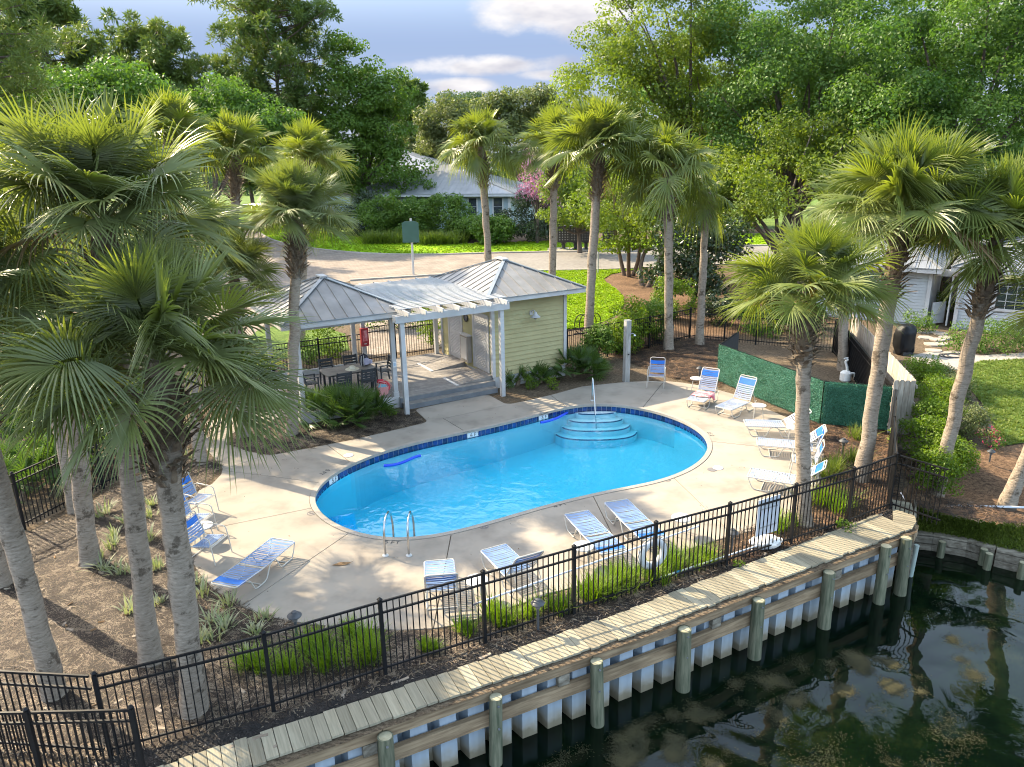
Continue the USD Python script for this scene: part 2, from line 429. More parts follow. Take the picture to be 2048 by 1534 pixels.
# bulkhead line (outer face of the planks), water beyond it
BULK = [np.array(p) for p in ([-14.0, 3.72], [-2.552, 9.331], [2.439, 11.779])] + [G(1823, 1060)[:2]]
W_LEVEL = -1.38
SZ = -0.98   # top of the old low bulkhead
FB = [G(1830, 1066, SZ)[:2], G(1866, 1070, SZ)[:2], G(1935, 1082, SZ)[:2], G(1992, 1100, SZ)[:2], G(2075, 1120, SZ)[:2]]
FB2 = [FB[-1] + np.array([9.0, -3.2])]
pond_poly = Polygon([BULK[0] + [-9, -4.5]] + [b + np.array([0.06, -0.12]) for b in BULK] + FB + FB2 + [(60, -40), (-60, -40), (-60, -2)]).buffer(0)
basin_hole = pool_poly.buffer(0.02)

world = sbox(-330, -60, 330, 420)
UZ = -0.58   # the shore bank drops away right of the fence corner
UPPER = [G(x, y, UZ)[:2] for x, y in ((1818, 1014), (1870, 1028), (1947, 1045), (2048, 1052), (2140, 1056), (2500, 1060))]
TOPL = [G(x, y)[:2] for x, y in ((1800, 985), (1850, 938), (1930, 905), (2060, 885), (2200, 875), (2600, 862))]
bank_poly = Polygon(TOPL + UPPER[::-1]).buffer(0)
LOWER = [FB[0] + np.array([-.25, .1]), FB[1] + np.array([0, .1]), FB[2] + np.array([0, .1]), FB[3] + np.array([0, .1]), FB[4] + np.array([0, .1]), FB2[0] + np.array([0, .1])]
slope_poly = unary_union([Polygon(UPPER + LOWER[::-1]).buffer(0), bank_poly, Polygon([TOPL[0], UPPER[0], LOWER[0], FB[0], BULK[3] + np.array([.06, -.1]), G(1826, 1045)[:2]]).buffer(0)])
ground = MB().sheet(world.difference(pond_poly).difference(slope_poly).difference(pool_poly.buffer(0.1)), 0.0)
struct('ground', ground, 'straw')

# ---- lawns, beds, street
far_lawn = poly_px([(474, 446), (500, 455), (520, 466), (560, 485), (620, 496.5), (680, 503.5), (780, 509), (870, 509.5), (960, 507), (1100, 504), (1240, 500), (1500, 492), (1700, 486), (2300, 470), (2300, 455), (1500, 468), (1236, 482), (1100, 483), (1000, 486), (905, 489), (820, 489), (740, 478), (640, 464), (560, 452), (500, 440), (470, 436)])
street_poly = poly_px([(478, 446), (520, 466.5), (560, 485.5), (620, 497), (680, 504), (780, 509.5), (870, 510), (960, 507.5), (1100, 504.5), (1240, 500.5), (1500, 492.5), (1700, 486.5), (2300, 470), (2300, 500), (1700, 520), (1500, 528), (1330, 534), (1240, 539), (1105, 542), (980, 546), (860, 552), (700, 562), (600, 590), (540, 640), (470, 700), (420, 720), (330, 640), (380, 560), (440, 500), (445, 455), (440, 440), (470, 440)])
asphalt_poly = poly_px([(985, 509.5), (1100, 504.5), (1240, 500.5), (1500, 492.5), (1700, 486.5), (2300, 470), (2300, 500), (1700, 520), (1500, 528), (1330, 534), (1240, 539), (1105, 542), (1020, 545)])
walk_poly = poly_px([(700, 562), (860, 552), (905, 600), (918, 690), (730, 712), (722, 640)])
far_grass = sbox(-329, 84, 329, 419)
near_lawn = poly_px([(1020, 545), (1105, 542.5), (1240, 540), (1290, 538), (1250, 543), (1222, 549), (1208, 558), (1212, 566), (1230, 576), (1247, 594), (1248, 610), (1238, 626), (1215, 641), (1180, 653), (1120, 662), (1060, 640), (1000, 600)])
patch_lawn = poly_px([(1320, 470), (1480, 455), (1490, 478), (1330, 485)])
left_lawn = poly_px([(-60, 620), (180, 600), (420, 650), (500, 665), (600, 640), (690, 668), (700, 700), (600, 720), (400, 700), (160, 690), (-60, 690)])
yard_pts = [(1948, 727), (1962, 724), (2140, 712), (2300, 900), (2140, 1010), (2055, 1000), (2023, 945), (2005, 896), (1991, 861), (1964, 808), (1929, 766)]
yard_poly = poly_px(yard_pts)
rows = 14
_dense = lambda Q: np.vstack([np.array(Q[i]) + (np.array(Q[i + 1]) - np.array(Q[i])) * np.linspace(0, 1, 12, endpoint=(i == 4))[:, None] for i in range(5)])
up_, lo_ = _dense(UPPER), _dense(LOWER)
shm = MB()
gp = np.array([[np.append(u * (1 - t) + v * t, UZ + (SZ - UZ) * t) for t in np.linspace(0, 1, rows)] for u, v in zip(up_, lo_)])
gi_ = np.arange(60 * rows).reshape(60, rows)
shm.add(gp.reshape(-1, 3), np.stack([gi_[:-1, :-1], gi_[:-1, 1:], gi_[1:, 1:], gi_[1:, :-1]], -1).reshape(-1, 4))
tp_ = _dense(TOPL); bkm = MB()
bp = np.array([[np.append(u * (1 - t) + v * t, UZ * (t * t * (3 - 2 * t))) for t in np.linspace(0, 1, 20)] for u, v in zip(tp_, up_)])
bi_ = np.arange(60 * 20).reshape(60, 20)
bkm.add(bp.reshape(-1, 3), np.stack([bi_[:-1, :-1], bi_[:-1, 1:], bi_[1:, 1:], bi_[1:, :-1]], -1).reshape(-1, 4))
fillm = MB().add([[*TOPL[0], 0], [*UPPER[0], UZ], [*LOWER[0], SZ], [*(G(1826, 1045)[:2] + np.array([-.05, .3])), -.02], [*(BULK[3] + np.array([-.1, .15])), -.05]], [[0, 3, 1], [1, 3, 2], [3, 4, 2]])
path_poly = poly_px([(1822, 712), (1850, 706), (1905, 702), (1962, 712), (2140, 700), (2140, 716), (1962, 726), (1948, 742), (1880, 738), (1822, 722)])
fresh_poly = unary_union([poly_px([(1206, 560), (1232, 575), (1249, 594), (1250, 612), (1238, 630), (1216, 646), (1180, 660), (1200, 700), (1250, 720), (1340, 755), (1440, 775), (1445, 690), (1500, 660), (1700, 645), (1690, 600), (1500, 560), (1420, 560), (1340, 545), (1290, 541), (1222, 549)]),
                          poly_px([(1600, 845), (1700, 850), (1785, 850), (1795, 1010), (1700, 1040), (1590, 1090), (1430, 1140), (1450, 1085), (1600, 1025), (1655, 960)]),
                          poly_px([(1795, 900), (1850, 900), (1975, 960), (2020, 945), (2060, 1000), (2048, 1048), (1947, 1040), (1870, 1022), (1830, 1010)])]).difference(deck_poly.buffer(0.02)).difference(near_lawn).difference(slope_poly)
struct('distant_grass', MB().sheet(far_grass, 0.004), 'yard_look')
struct('fresh_straw_bed', MB().sheet(fresh_poly.difference(pond_poly), 0.004), 'straw_fresh')
lw = MB().sheet(far_lawn, 0.05)
struct('lawn_across_street', lw, 'lawn_look')
struct('lawn_by_restrooms', MB().sheet(near_lawn, 0.03), 'lawn_look')
struct('lawn_patch', MB().sheet(patch_lawn, 0.03), 'lawn_look')
struct('lawn_left', MB().sheet(left_lawn.difference(street_poly), 0.012), 'yard_look')
yard_poly = yard_poly.difference(slope_poly)
struct('yard_lawn', MB().sheet(yard_poly, 0.03), 'yard_look')
struct('shore_bank', bkm, 'straw_fresh', smooth=True)
struct('corner_bank', fillm, 'straw')
mat('bank_grass', (0.15, 0.25, 0.03), (0.25, 0.36, 0.05), scale=5, rough=0.9, big=0.2, bigscale=0.8, spec=0.1)
struct('shore_lawn', shm, 'bank_grass', smooth=True)
struct('street', MB().sheet(street_poly.difference(asphalt_poly), 0.008), 'paver')
struct('side_road', MB().sheet(asphalt_poly, 0.008), 'asphalt')
struct('entry_walk', MB().sheet(walk_poly.difference(street_poly), 0.008), 'paver')
# kerbs: a real step along the far and the near edge of the street
kb = MB()
for line in ([(478, 446), (520, 466.5), (560, 485.5), (620, 497), (680, 504), (780, 509.5), (870, 510), (960, 507.5), (1100, 504.5), (1240, 500.5), (1500, 492.5), (1700, 486.5)], [(1700, 520), (1500, 528), (1330, 534), (1240, 539), (1105, 542), (980, 546), (860, 552), (700, 562)]):
    ls = LineString(smooth_open([G(x, y)[:2] for x, y in line], 60))
    kb.prism(ls.buffer(0.13, cap_style=2), 0.0, 0.12)
struct('kerb', kb, 'kerb_look')
struct('concrete_path', MB().prism(path_poly, -0.05, 0.025), 'kerb_look')

# ---- bulkhead bed: dark mulch between the fence and the planks
inner = [b for b in BULK]
fence_line = [G(-260, 1660)[:2], G(222.5, 1521)[:2], G(547.8, 1436)[:2], G(771.8, 1368)[:2], G(972.2, 1306)[:2], G(1148.7, 1248)[:2], G(1307.6, 1193)[:2], G(1451.8, 1143)[:2], G(1577.8, 1098)[:2], G(1695.5, 1052)[:2], G(1790, 1010)[:2]]
mulch = Polygon([b + np.array([-0.2, 0.4]) for b in BULK] + [G(1795, 1030)[:2]] + [p + np.array([0.02, -0.02]) for p in fence_line[::-1]] + [(-16, 5)]).buffer(0)
NS = np.array([-0.46, 0.89])
struct('dark_mulch_bed', MB().sheet(mulch.difference(pond_poly), 0.008), 'dark_mulch')

# ---- pool deck: concrete cut by its joints into slabs
slab_src = deck_poly.difference(pool_poly.buffer(0.10))
joints = [[(425, 948), (445, 941), (541, 908), (570, 893)], [(340, 1077), (446.7, 1053.6), (660, 1010)], [(450, 1240), (493, 1207.6), (735, 1042)], [(425, 940), (534.7, 953), (680, 972)], [(850, 846), (1013.5, 811), (1030, 806)], [(850, 822), (892, 841), (960, 882)],
          [(1085, 775), (1101, 791), (1160, 835)], [(1340, 750), (1322.7, 770), (1270, 835)], [(1385, 880), (1421.9, 884), (1514, 893.8), (1680, 912)], [(559, 850), (567, 800)], [(908, 1040), (862, 1285)], [(1172, 965), (1272, 1165)], [(1320, 930), (1490, 1095)], [(720, 940), (640, 880)]]
from shapely.ops import polygonize
cuts = [LineString([G(x, y)[:2] for x, y in j]).intersection(slab_src.buffer(.05)) for j in joints]
slabs = [q for q in polygonize(unary_union([slab_src.boundary] + cuts)) if slab_src.contains(q.representative_point())]
deck = UsdGeom.Xform.Define(stage, '/World/pool_deck').GetPrim()
tag(deck, kind='structure'); OFF['/World/pool_deck'] = (np.zeros(3), 0)
DECK_Z = 0.02
for s in slabs:
    for g in getattr(s, 'geoms', [s]):
        if g.geom_type == 'Polygon' and g.area > 0.02:
            part(deck, 'slab', MB().prism(g.buffer(-0.011, join_style=2), -0.12, DECK_Z), 'concrete')

# ---- swimming pool
def water_mat(name, absorb, density, bump, scale, ior=1.33, gloss=1.0):
    n = {'tr': ('transparent_bsdf', {}), 'gl': ('glossy_bsdf', dict(roughness=0.02, color=(gloss, gloss, gloss))), 'fr': ('fresnel', dict(IOR=ior)), 'mx': ('mix_closure', {}),
         'g': ('geometry', {}), 'mp': ('mapping', dict(scale=(1, 1, 1))), 'nz': ('noise_texture', dict(scale=scale, detail=3.0, roughness=0.5, distortion=0.6)), 'b': ('bump', dict(strength=bump, distance=0.05)),
         'av': ('absorption_volume', dict(color=absorb, density=density))}
    l = [('g.position', 'mp.vector'), ('mp.vector', 'nz.vector'), ('nz.fac', 'b.height'), ('b.normal', 'gl.normal'), ('b.normal', 'fr.normal'), ('fr.fac', 'mx.fac'), ('tr.BSDF', 'mx.closure1'), ('gl.BSDF', 'mx.closure2')]
    n['fr'] = ('fresnel', dict(IOR=ior))
    l = [x for x in l if x[1] != 'fr.normal']
    LOOK[name] = usdkit.material(stage, '/World/Looks/' + name, n, l, surface='mx.closure', volume='av.volume')


water_mat('pool_water_look', (0.0, 0.885, 0.985), 0.66, 0.30, 2.6)
mat('plaster', (0.80, 0.92, 0.94), (0.85, 0.95, 0.96), scale=2, rough=0.8, spec=0.2)
mat('blue_tile', (0.006, 0.022, 0.10), (0.012, 0.04, 0.17), scale=5, rough=0.15, rnd=0.5, spec=0.6)
mat('white_tile', (0.72, 0.74, 0.74), rough=0.3)
mat('black_paint', (0.012, 0.013, 0.016), rough=0.6)
mat('faded_ink', (0.16, 0.15, 0.15), rough=0.8)
mat('grout', (0.20, 0.24, 0.30), (0.3, 0.34, 0.4), scale=9, rough=0.9)
pool = thing('swimming_pool', 'freeform oval swimming pool with bright blue water and dark blue tile band', 'swimming pool')
OFF['/World/swimming_pool'] = (np.zeros(3), 0)
WZ = -0.20


def ring_wall(mb, poly, z0, z1, inward=True):
    xy = np.array(poly.exterior.coords)[:-1]; k = len(xy)
    v = np.vstack([np.append(xy, np.full((k, 1), z0), 1), np.append(xy, np.full((k, 1), z1), 1)])
    j = np.arange(k); a = (j + 1) % k
    return mb.add(v, np.stack([j, j + k, a + k, a], 1))


basin = MB()
ring_wall(basin, pool_poly.buffer(0.012), -1.6, 0.0)
# floor slopes from 3 ft at the step end to 5 ft at the ladder end
def pool_depth(x, y):
    deep = G(640, 1010)[:2]; sh = G(1400, 880)[:2]; ax = sh - deep; L = np.linalg.norm(ax); t = np.clip(((np.stack([x, y], -1) - deep) @ (ax / L)) / L, 0, 1)
    return -1.55 + 0.5 * t


fv, ff = trimesh.creation.triangulate_polygon(pool_poly.buffer(0.03), engine='earcut')
basin.add(np.append(fv, pool_depth(fv[:, 0], fv[:, 1])[:, None], 1), ff)
part(pool, 'basin', basin, 'plaster', smooth=False)
rim = MB().prism(pool_poly.buffer(0.10, join_style=1).difference(pool_poly.buffer(-0.035)), -0.045, 0.035)
part(pool, 'coping', rim, 'lip')
wv = MB().prism(pool_poly.buffer(-0.002), -1.50, WZ)
part(pool, 'water', wv, 'pool_water_look')
# waterline tiles, one by one, with the depth tiles set between them
ring = LineString(list(pool_poly.buffer(0.008).exterior.coords))
part(pool, 'grout_band', ring_wall(MB(), pool_poly.buffer(0.006), -0.26, -0.045), 'grout')
nt = int(ring.length / 0.168)
for i in range(nt):
    a = np.array(ring.interpolate((i + 0.05) / nt, normalized=True).coords[0]); b = np.array(ring.interpolate((i + 0.95) / nt, normalized=True).coords[0])
    part(pool, 'tile', MB().beam([*a, -0.155], [*b, -0.155], 0.02, 0.20), 'blue_tile')


def lettering(mb, text, h, origin, right, up, depth=0.003):
    """Writing whose baseline starts at origin, reading along right."""
    t = meshkit.text_mesh(text, h, depth)
    r, u = unit(right), unit(up); n = np.cross(r, u)
    v = np.array(t.vertices); v[:, 0] -= v[:, 0].mean()
    return mb.add(np.asarray(origin, float) + v[:, :1] * r + v[:, 1:2] * u + v[:, 2:3] * n, t.faces)


pc = pool_poly.centroid.coords[0]
for px, py, txt in ((667, 951, '5 FT'), (945, 861, '4 FT'), (1092, 829, '3 FT')):
    s = ring.project(Point(*G(px, py)[:2])); a = np.array(ring.interpolate(s - 0.2).coords[0]); b = np.array(ring.interpolate(s + 0.2).coords[0]); c = (a + b) / 2
    inw = unit(np.append(np.array(pc) - c, 0)); e = unit(np.append(b - a, 0)); e = e if e[0] > 0 else -e
    inw = np.cross(e, Z3)
    t = part(pool, 'depth_tile', MB().beam(np.append(c, -0.13) - e * 0.2 + inw * 0.012, np.append(c, -0.13) + e * 0.2 + inw * 0.012, 0.024, 0.17), 'white_tile')
    part(t, 'lettering', lettering(MB(), txt, 0.12, np.append(c, -0.19) + inw * 0.0255, e, Z3), 'black_paint')
# entry steps: four curved treads at the back of the shallow end
sc = G(1188, 806)[:2]; sd = unit(G(1200, 860)[:2] - G(1185, 812)[:2]); sdn = np.array([-sd[1], sd[0]])
mat('step_edge', (0.03, 0.10, 0.22), rough=0.3)
for k in range(4):
    rad = 0.52 + 0.30 * k; half = 0.78 + 0.23 * k
    th = np.linspace(-np.pi / 2, np.pi / 2, 40)
    sup = lambda t, p: np.sign(t) * np.abs(t) ** p
    P_ = [sc + sdn * half * sup(math.sin(t), .75) + sd * rad * sup(math.cos(t), .55) for t in th]
    shape = Polygon(P_ + [sc - sd * 1.5 - sdn * -half, sc - sd * 1.5 - sdn * half]).buffer(0).intersection(pool_poly.buffer(-0.005))
    zt = -0.225 if k == 0 else -0.22 - 0.20 * k
    st = part(pool, 'step', MB().prism(shape, -1.6, zt), 'plaster')
    e = shape.buffer(0.004).difference(shape.buffer(-0.028)).difference(pool_poly.exterior.buffer(0.12))
    part(st, 'nosing', MB().prism(e, zt - 0.03, zt + 0.004), 'step_edge')

# ---- markings on the deck
marks = [(653, 943, '5 FT', 1), (939, 862, '4 FT', 1), (1086, 829.5, '3 FT', 1), (1115, 1013, '4 FT', -1), (776, 1086, '5 FT', -1), (1423, 871, '3 FT', 2)]
for px, py, txt, way in marks:
    o = np.append(G(px, py)[:2], 0)
    s = ring.project(Point(o[0], o[1])); q = np.array(ring.interpolate(s).coords[0]); q2 = np.array(ring.interpolate(s + 0.05).coords[0])
    e = unit(np.append(q2 - q, 0)); out = unit(np.append(o[:2] - q, 0))
    up = -out
    right = np.cross(up, Z3)
    m = MB(); lettering(m, txt, 0.13, o + Z3 * (DECK_Z + 0.0035) - up * 0.06, right, up, 0.002)
    single('depth_marking', m, 'black_paint', f'black {txt} depth marking on concrete ' + {653: 'by the deep tile at the far left bend', 939: 'at mid far pool edge', 1086: 'by the entry steps, upside down', 1115: 'at mid near pool edge', 776: 'between the two ladder rails', 1423: 'beside the rounded right pool end'}[px], 'depth marking')
for px, py, where in ((623, 1028, 'at left pool end'), (968, 1055, 'on near edge right of the ladder'), (1333, 961, 'on near edge at the right')):
    o = np.append(G(px, py)[:2], DECK_Z + 0.0035)
    t = np.linspace(0, 2 * np.pi, 24, endpoint=False)
    m = MB().prism(Polygon(np.stack([np.cos(t), np.sin(t)], 1) * 0.11 + o[:2]).difference(Polygon(np.stack([np.cos(t), np.sin(t)], 1) * 0.088 + o[:2])), o[2], o[2] + 0.002)
    m.beam(o + [-.08, .06, .0033], o + [.08, -.06, .0033], 0.02, 0.002)
    m.beam(o + [-.05, -.035, .001], o + [.045, .02, .001], 0.03, 0.002)
    single('no_diving_symbol', m, 'faded_ink', f'faded round no diving symbol on deck {where}', 'pool marking')
for px, py, lab, mt in ((697, 911, 'white round skimmer lid on the deck behind the far left pool edge', 'white_tile'), (1436, 936, 'white round skimmer lid pushed half off its hole on right deck', 'white_tile')):
    o = G(px, py, DECK_Z)
    lid = thing('round_cover', lab, 'cover', loc=o)
    part(lid, 'disc', MB().lathe([(0.13, 0.0), (0.14, 0.012), (0.12, 0.022), (0.02, 0.026)], 28), mt)
    part(lid, 'finger_hole', MB().lathe([(0.018, 0.0262), (0.018, 0.0275)], 12, loc=(0.07, 0, -0.002)), 'faded_ink')
o = G(1424, 939, DECK_Z + .004)
single('skimmer_opening', MB().lathe([(0.125, 0.0), (0.125, 0.006), (0.1, 0.008)], 28, loc=o), 'faded_ink', 'dark open skimmer hole beside its shifted white lid', 'skimmer')

# ---- pond
def pond_mat():
    n = {'g': ('geometry', {}), 'nz': ('noise_texture', dict(scale=0.7, detail=11.0, roughness=0.72, distortion=0.4)), 'r': ('rgb_ramp', {'ramp': [(0.42, (0.0006, 0.0018, 0.001)), (0.56, (0.0015, 0.004, 0.0015)), (0.66, (0.006, 0.009, 0.003)), (0.76, (0.02, 0.022, 0.008))]}),
         'n1': ('noise_texture', dict(scale=0.55, detail=1.5, roughness=0.4, distortion=1.0)), 'n2': ('noise_texture', dict(scale=5.0, detail=2.0, roughness=0.5)),
         'mm': ('math', dict(math_type='multiply_add', value2=0.02)), 'b': ('bump', dict(strength=1.0, distance=0.04)), 'p': ('principled_bsdf', dict(roughness=0.02, ior=1.33, specular_ior_level=0.5))}
    l = [('g.position', 'nz.vector'), ('nz.fac', 'r.fac'), ('r.color', 'p.base_color'), ('g.position', 'n1.vector'), ('g.position', 'n2.vector'), ('n2.fac', 'mm.value1'), ('n1.fac', 'mm.value3'), ('mm.value', 'b.height'), ('b.normal', 'p.normal')]
    LOOK['pond_look'] = usdkit.material(stage, '/World/Looks/pond_look', n, l, surface='p.BSDF')


pond_mat()
struct('pond', MB().sheet(Polygon([(-60, -60), (60, -60), (60, 20), (20, 20), (-60, 20)]).intersection(pond_poly.buffer(1.2)), W_LEVEL), 'pond_look')

# ================================================================== BULKHEAD, FENCES, BUILDINGS
def wood(name, c1, c2, axis=0, scale=3.0, st=14, rough=0.8, rnd=0.18, coord='obj', bump=0.3):
    """Wood with grain along one axis of the object."""
    s = [st, st, st]; s[axis] = 1.0
    return mat(name, c1, c2, scale=scale, stretch=tuple(s), rough=rough, rnd=rnd, bump=bump, bscale=scale * 2, bdist=0.004, coord=coord, detail=7, spec=0.2)


# planks lie across the walk; their grain follows the plank: rotate the grain to the walk's direction
mat('plank_wood', (0.265, 0.235, 0.165), (0.365, 0.325, 0.235), scale=1.5, stretch=(22, 1.2, 22), rot=(0, 0, 0.47), rough=0.85, rnd=0.24, bump=0.35, bscale=4, bdist=0.004, detail=8, spec=0.15)
mat('wale_wood', (0.22, 0.15, 0.09), (0.42, 0.31, 0.19), scale=1.2, stretch=(1.2, 14, 14), rot=(0, 0, 0.47), rough=0.85, rnd=0.1, bump=0.4, bscale=4, bdist=0.006, detail=8, spec=0.15, big=0.3, bigscale=1.1)
mat('pile_wood', (0.09, 0.105, 0.065), (0.23, 0.225, 0.15), scale=2.2, stretch=(9, 9, 0.8), rough=0.85, rnd=0.15, bump=0.6, bscale=5, bdist=0.012, detail=8, spec=0.15)
mat('pile_end', (0.32, 0.28, 0.17), (0.46, 0.42, 0.28), scale=8, rough=0.9)
mat('old_wood', (0.16, 0.135, 0.10), (0.36, 0.32, 0.25), scale=1.5, stretch=(1.5, 9, 9), rough=0.9, rnd=0.2, bump=0.4, bscale=4, bdist=0.006, detail=8, spec=0.1, big=0.3, bigscale=2)
mat('rust_stain', (0.1, 0.11, 0.12), (0.2, 0.2, 0.2), scale=8)


def sheet_mat():
    """Pale vinyl sheet pile with a waterline stain low down."""
    n = {'g': ('geometry', {}), 's': ('separate_xyz', {}), 'nz': ('noise_texture', dict(scale=4.0, detail=6.0)), 'mp': ('mapping', dict(scale=(6, 6, 0.7))), 'n2': ('noise_texture', dict(scale=1.5, detail=5.0)),
         'z': ('math', dict(math_type='multiply_add', value2=0.25, value3=0.0)), 'r': ('rgb_ramp', {'ramp': [(0.0, (0.15, 0.125, 0.08)), (0.20, (0.22, 0.19, 0.13)), (0.27, (0.33, 0.31, 0.26)), (0.36, (0.35, 0.37, 0.37)), (0.46, (0.36, 0.42, 0.47)), (1.0, (0.37, 0.43, 0.49))]}),
         'mz': ('map_range', dict(from_min=W_LEVEL, from_max=W_LEVEL + 1.2, to_min=0.0, to_max=1.0)), 'a': ('math', dict(math_type='add')), 'p': ('principled_bsdf', dict(roughness=0.45, specular_ior_level=0.35)),
         'd': ('map_range', dict(from_min=0.3, from_max=0.7, to_min=0.86, to_max=1.06)), 'h': ('hsv', {})}
    l = [('g.position', 's.vector'), ('s.z', 'mz.value'), ('g.position', 'nz.vector'), ('nz.fac', 'z.value1'), ('z.value', 'a.value1'), ('mz.result', 'a.value2'), ('a.value', 'sub.value1'), ('sub.value', 'r.fac'),
         ('g.position', 'mp.vector'), ('mp.vector', 'n2.vector'), ('n2.fac', 'd.value'), ('d.result', 'h.value'), ('r.color', 'h.color'), ('h.color', 'p.base_color')]
    n['sub'] = ('math', dict(math_type='subtract', value2=0.02))
    LOOK['sheet_look'] = usdkit.material(stage, '/World/Looks/sheet_look', n, l, surface='p.BSDF')


sheet_mat()
bulk = thing('bulkhead', 'timber and pale vinyl bulkhead with plank cap along the dark pond', 'bulkhead')
outer = [BULK[0], BULK[1], BULK[2], BULK[3]]
ol = LineString(outer)
r = RNG(5)
L = ol.length; w = 0.19; pos = 0.6
k = 0
while pos < L - 0.02:
    c = np.array(ol.interpolate(pos).coords[0]); c2 = np.array(ol.interpolate(min(pos + 0.05, L)).coords[0]) - np.array(ol.interpolate(max(pos - 0.05, 0)).coords[0])
    e = unit(c2); nrm = np.array([-e[1], e[0]])
    t = pos / L
    if G(200, 1534)[0] - 2.5 < c[0]:
        wide = 0.60 if pos < L * 0.62 else 0.60 + 0.25 * (pos / L - 0.62) / 0.38
        lo = r.uniform(-0.025, 0.02); z = r.uniform(-0.003, 0.003)
        m = MB().box(np.append(c + nrm * (wide / 2 + lo), 0.032 + z), (w - r.uniform(0.008, 0.014), wide, 0.04), rz=math.atan2(e[1], e[0]) + r.uniform(-0.008, 0.008))
        part(bulk, 'plank', m, 'plank_wood')
    pos += w
# landing where the walk turns back at its right end
e1 = unit(BULK[3] - BULK[2]); n1 = np.array([-e1[1], e1[0]])
c0 = BULK[3] - e1 * 0.5
Q = [G(1823, 1062)[:2], G(1832, 1047)[:2], G(1822, 1010)[:2], G(1784, 1003)[:2], G(1786, 1052)[:2]]
dv = unit(G(1803, 1005)[:2] - G(1806, 1055)[:2]); dn = np.array([-dv[1], dv[0]])
land = Polygon(Q)
p0 = G(1806, 1060)[:2]
for i in range(12):
    strip = Polygon([p0 + dv * (i * w + 0.006) + dn * 3, p0 + dv * (i * w + 0.006) - dn * 3, p0 + dv * ((i + 1) * w - 0.006) - dn * 3, p0 + dv * ((i + 1) * w - 0.006) + dn * 3]).intersection(land)
    if strip.area > 0.01 and strip.geom_type == 'Polygon':
        part(bulk, 'plank', MB().prism(strip, 0.014, 0.056), 'plank_wood')


def along(t0, t1, off, z):
    a = np.array(ol.interpolate(t0).coords[0]); b = np.array(ol.interpolate(t1).coords[0]); e = unit(b - a); nn = np.array([e[1], -e[0]])
    return np.append(a + nn * off, z), np.append(b + nn * off, z)


pile_px = [(180, 1690), (470, 1570), (765, 1462), (985, 1386), (1180, 1310), (1353, 1247), (1503, 1192), (1648, 1140), (1762, 1097), (1803, 1082)]
pile_s = []
for i, (x, y) in enumerate(pile_px):
    q = G(x, y, -0.1)[:2]; s = ol.project(Point(*q)); pile_s.append(s)
segs = sorted(set([0.6, 3.2, 5.0] + [round(s, 3) for s in pile_s] + [L]))
for z, h, off in ((-0.13, 0.22, 0.02), (-0.60, 0.24, 0.03)):
    for a, b in zip(segs[:-1], segs[1:]):
        if b - a > 0.25:
            p, q = along(a + 0.006, b - 0.006, off, z)
            part(bulk, 'wale', MB().beam(p, q, 0.10, h), 'wale_wood')
for i, s in enumerate(pile_s):
    lean = 0.06 * RNG(i).uniform(-1, 1)
    a, _ = along(s, min(s + .02, L), 0.20, 0)
    top = a + [0, 0, -0.08 if i < 8 else 0.02]; bot = a + [lean, -0.04, W_LEVEL - 0.8]
    m = MB().tube([bot, bot * .6 + top * .4, bot * .2 + top * .8, top], np.array([0.135, 0.132, 0.125, 0.12]) * RNG(i + 50).uniform(.88, 1.1), 18)
    pl = part(bulk, 'piling', m, 'pile_wood', smooth=40)
    part(pl, 'cut_end', MB().lathe([(0.104, 0.0), (0.09, 0.006)], 18, loc=top), 'pile_end')
    for zz in (-0.62, -0.18):
        part(pl, 'bolt', MB().lathe([(0.02, 0), (0.02, .02)], 8, loc=(a[0] + .045, a[1] - .128, zz)), 'rust_stain')
for j, t in enumerate(np.linspace(0.10, 0.90, 7)):
    p, q = along(t * L, t * L + 0.22, 0.015, -0.37)
    part(bulk, 'spacer_block', MB().beam(p, q, 0.09, 0.21), 'old_wood')
# corrugated sheet pile: one part per fold
per = 0.50; sdist = 0.05
ns = int((L - 0.05) / per)
for i in range(ns):
    a = 0.05 + i * per
    prof = [(0.0, 0.0), (0.09, 0.0), (0.15, 0.27), (0.44, 0.27), (0.50, 0.0)]
    pts = []
    for dx, off in prof:
        p, _ = along(a + dx, min(a + dx + 0.02, L), off - 0.33, 0); pts.append(p[:2])
    if pts[0][0] < -7.5: continue
    m = MB(); k = len(pts)
    v = [[*p, z] for p in pts for z in (W_LEVEL - 0.6, -0.03)]
    m.add(v, [[2 * j, 2 * j + 2, 2 * j + 3, 2 * j + 1] for j in range(k - 1)])
    part(bulk, 'sheet_pile', m, 'sheet_look')
# end board at the landing
part(bulk, 'wale', MB().beam([*G(1826, 1064)[:2], -0.14], [*G(1834, 1048)[:2], -0.14], 0.08, 0.24), 'wale_wood')

for z in (-.16, -.40, -.64, -.88, -1.12):
    part(bulk, 'return_board', MB().beam([*(BULK[3] + np.array([.08, .0])), z], [*(FB[0] + np.array([-.12, .0])), z], 0.06, 0.23), 'old_wood')
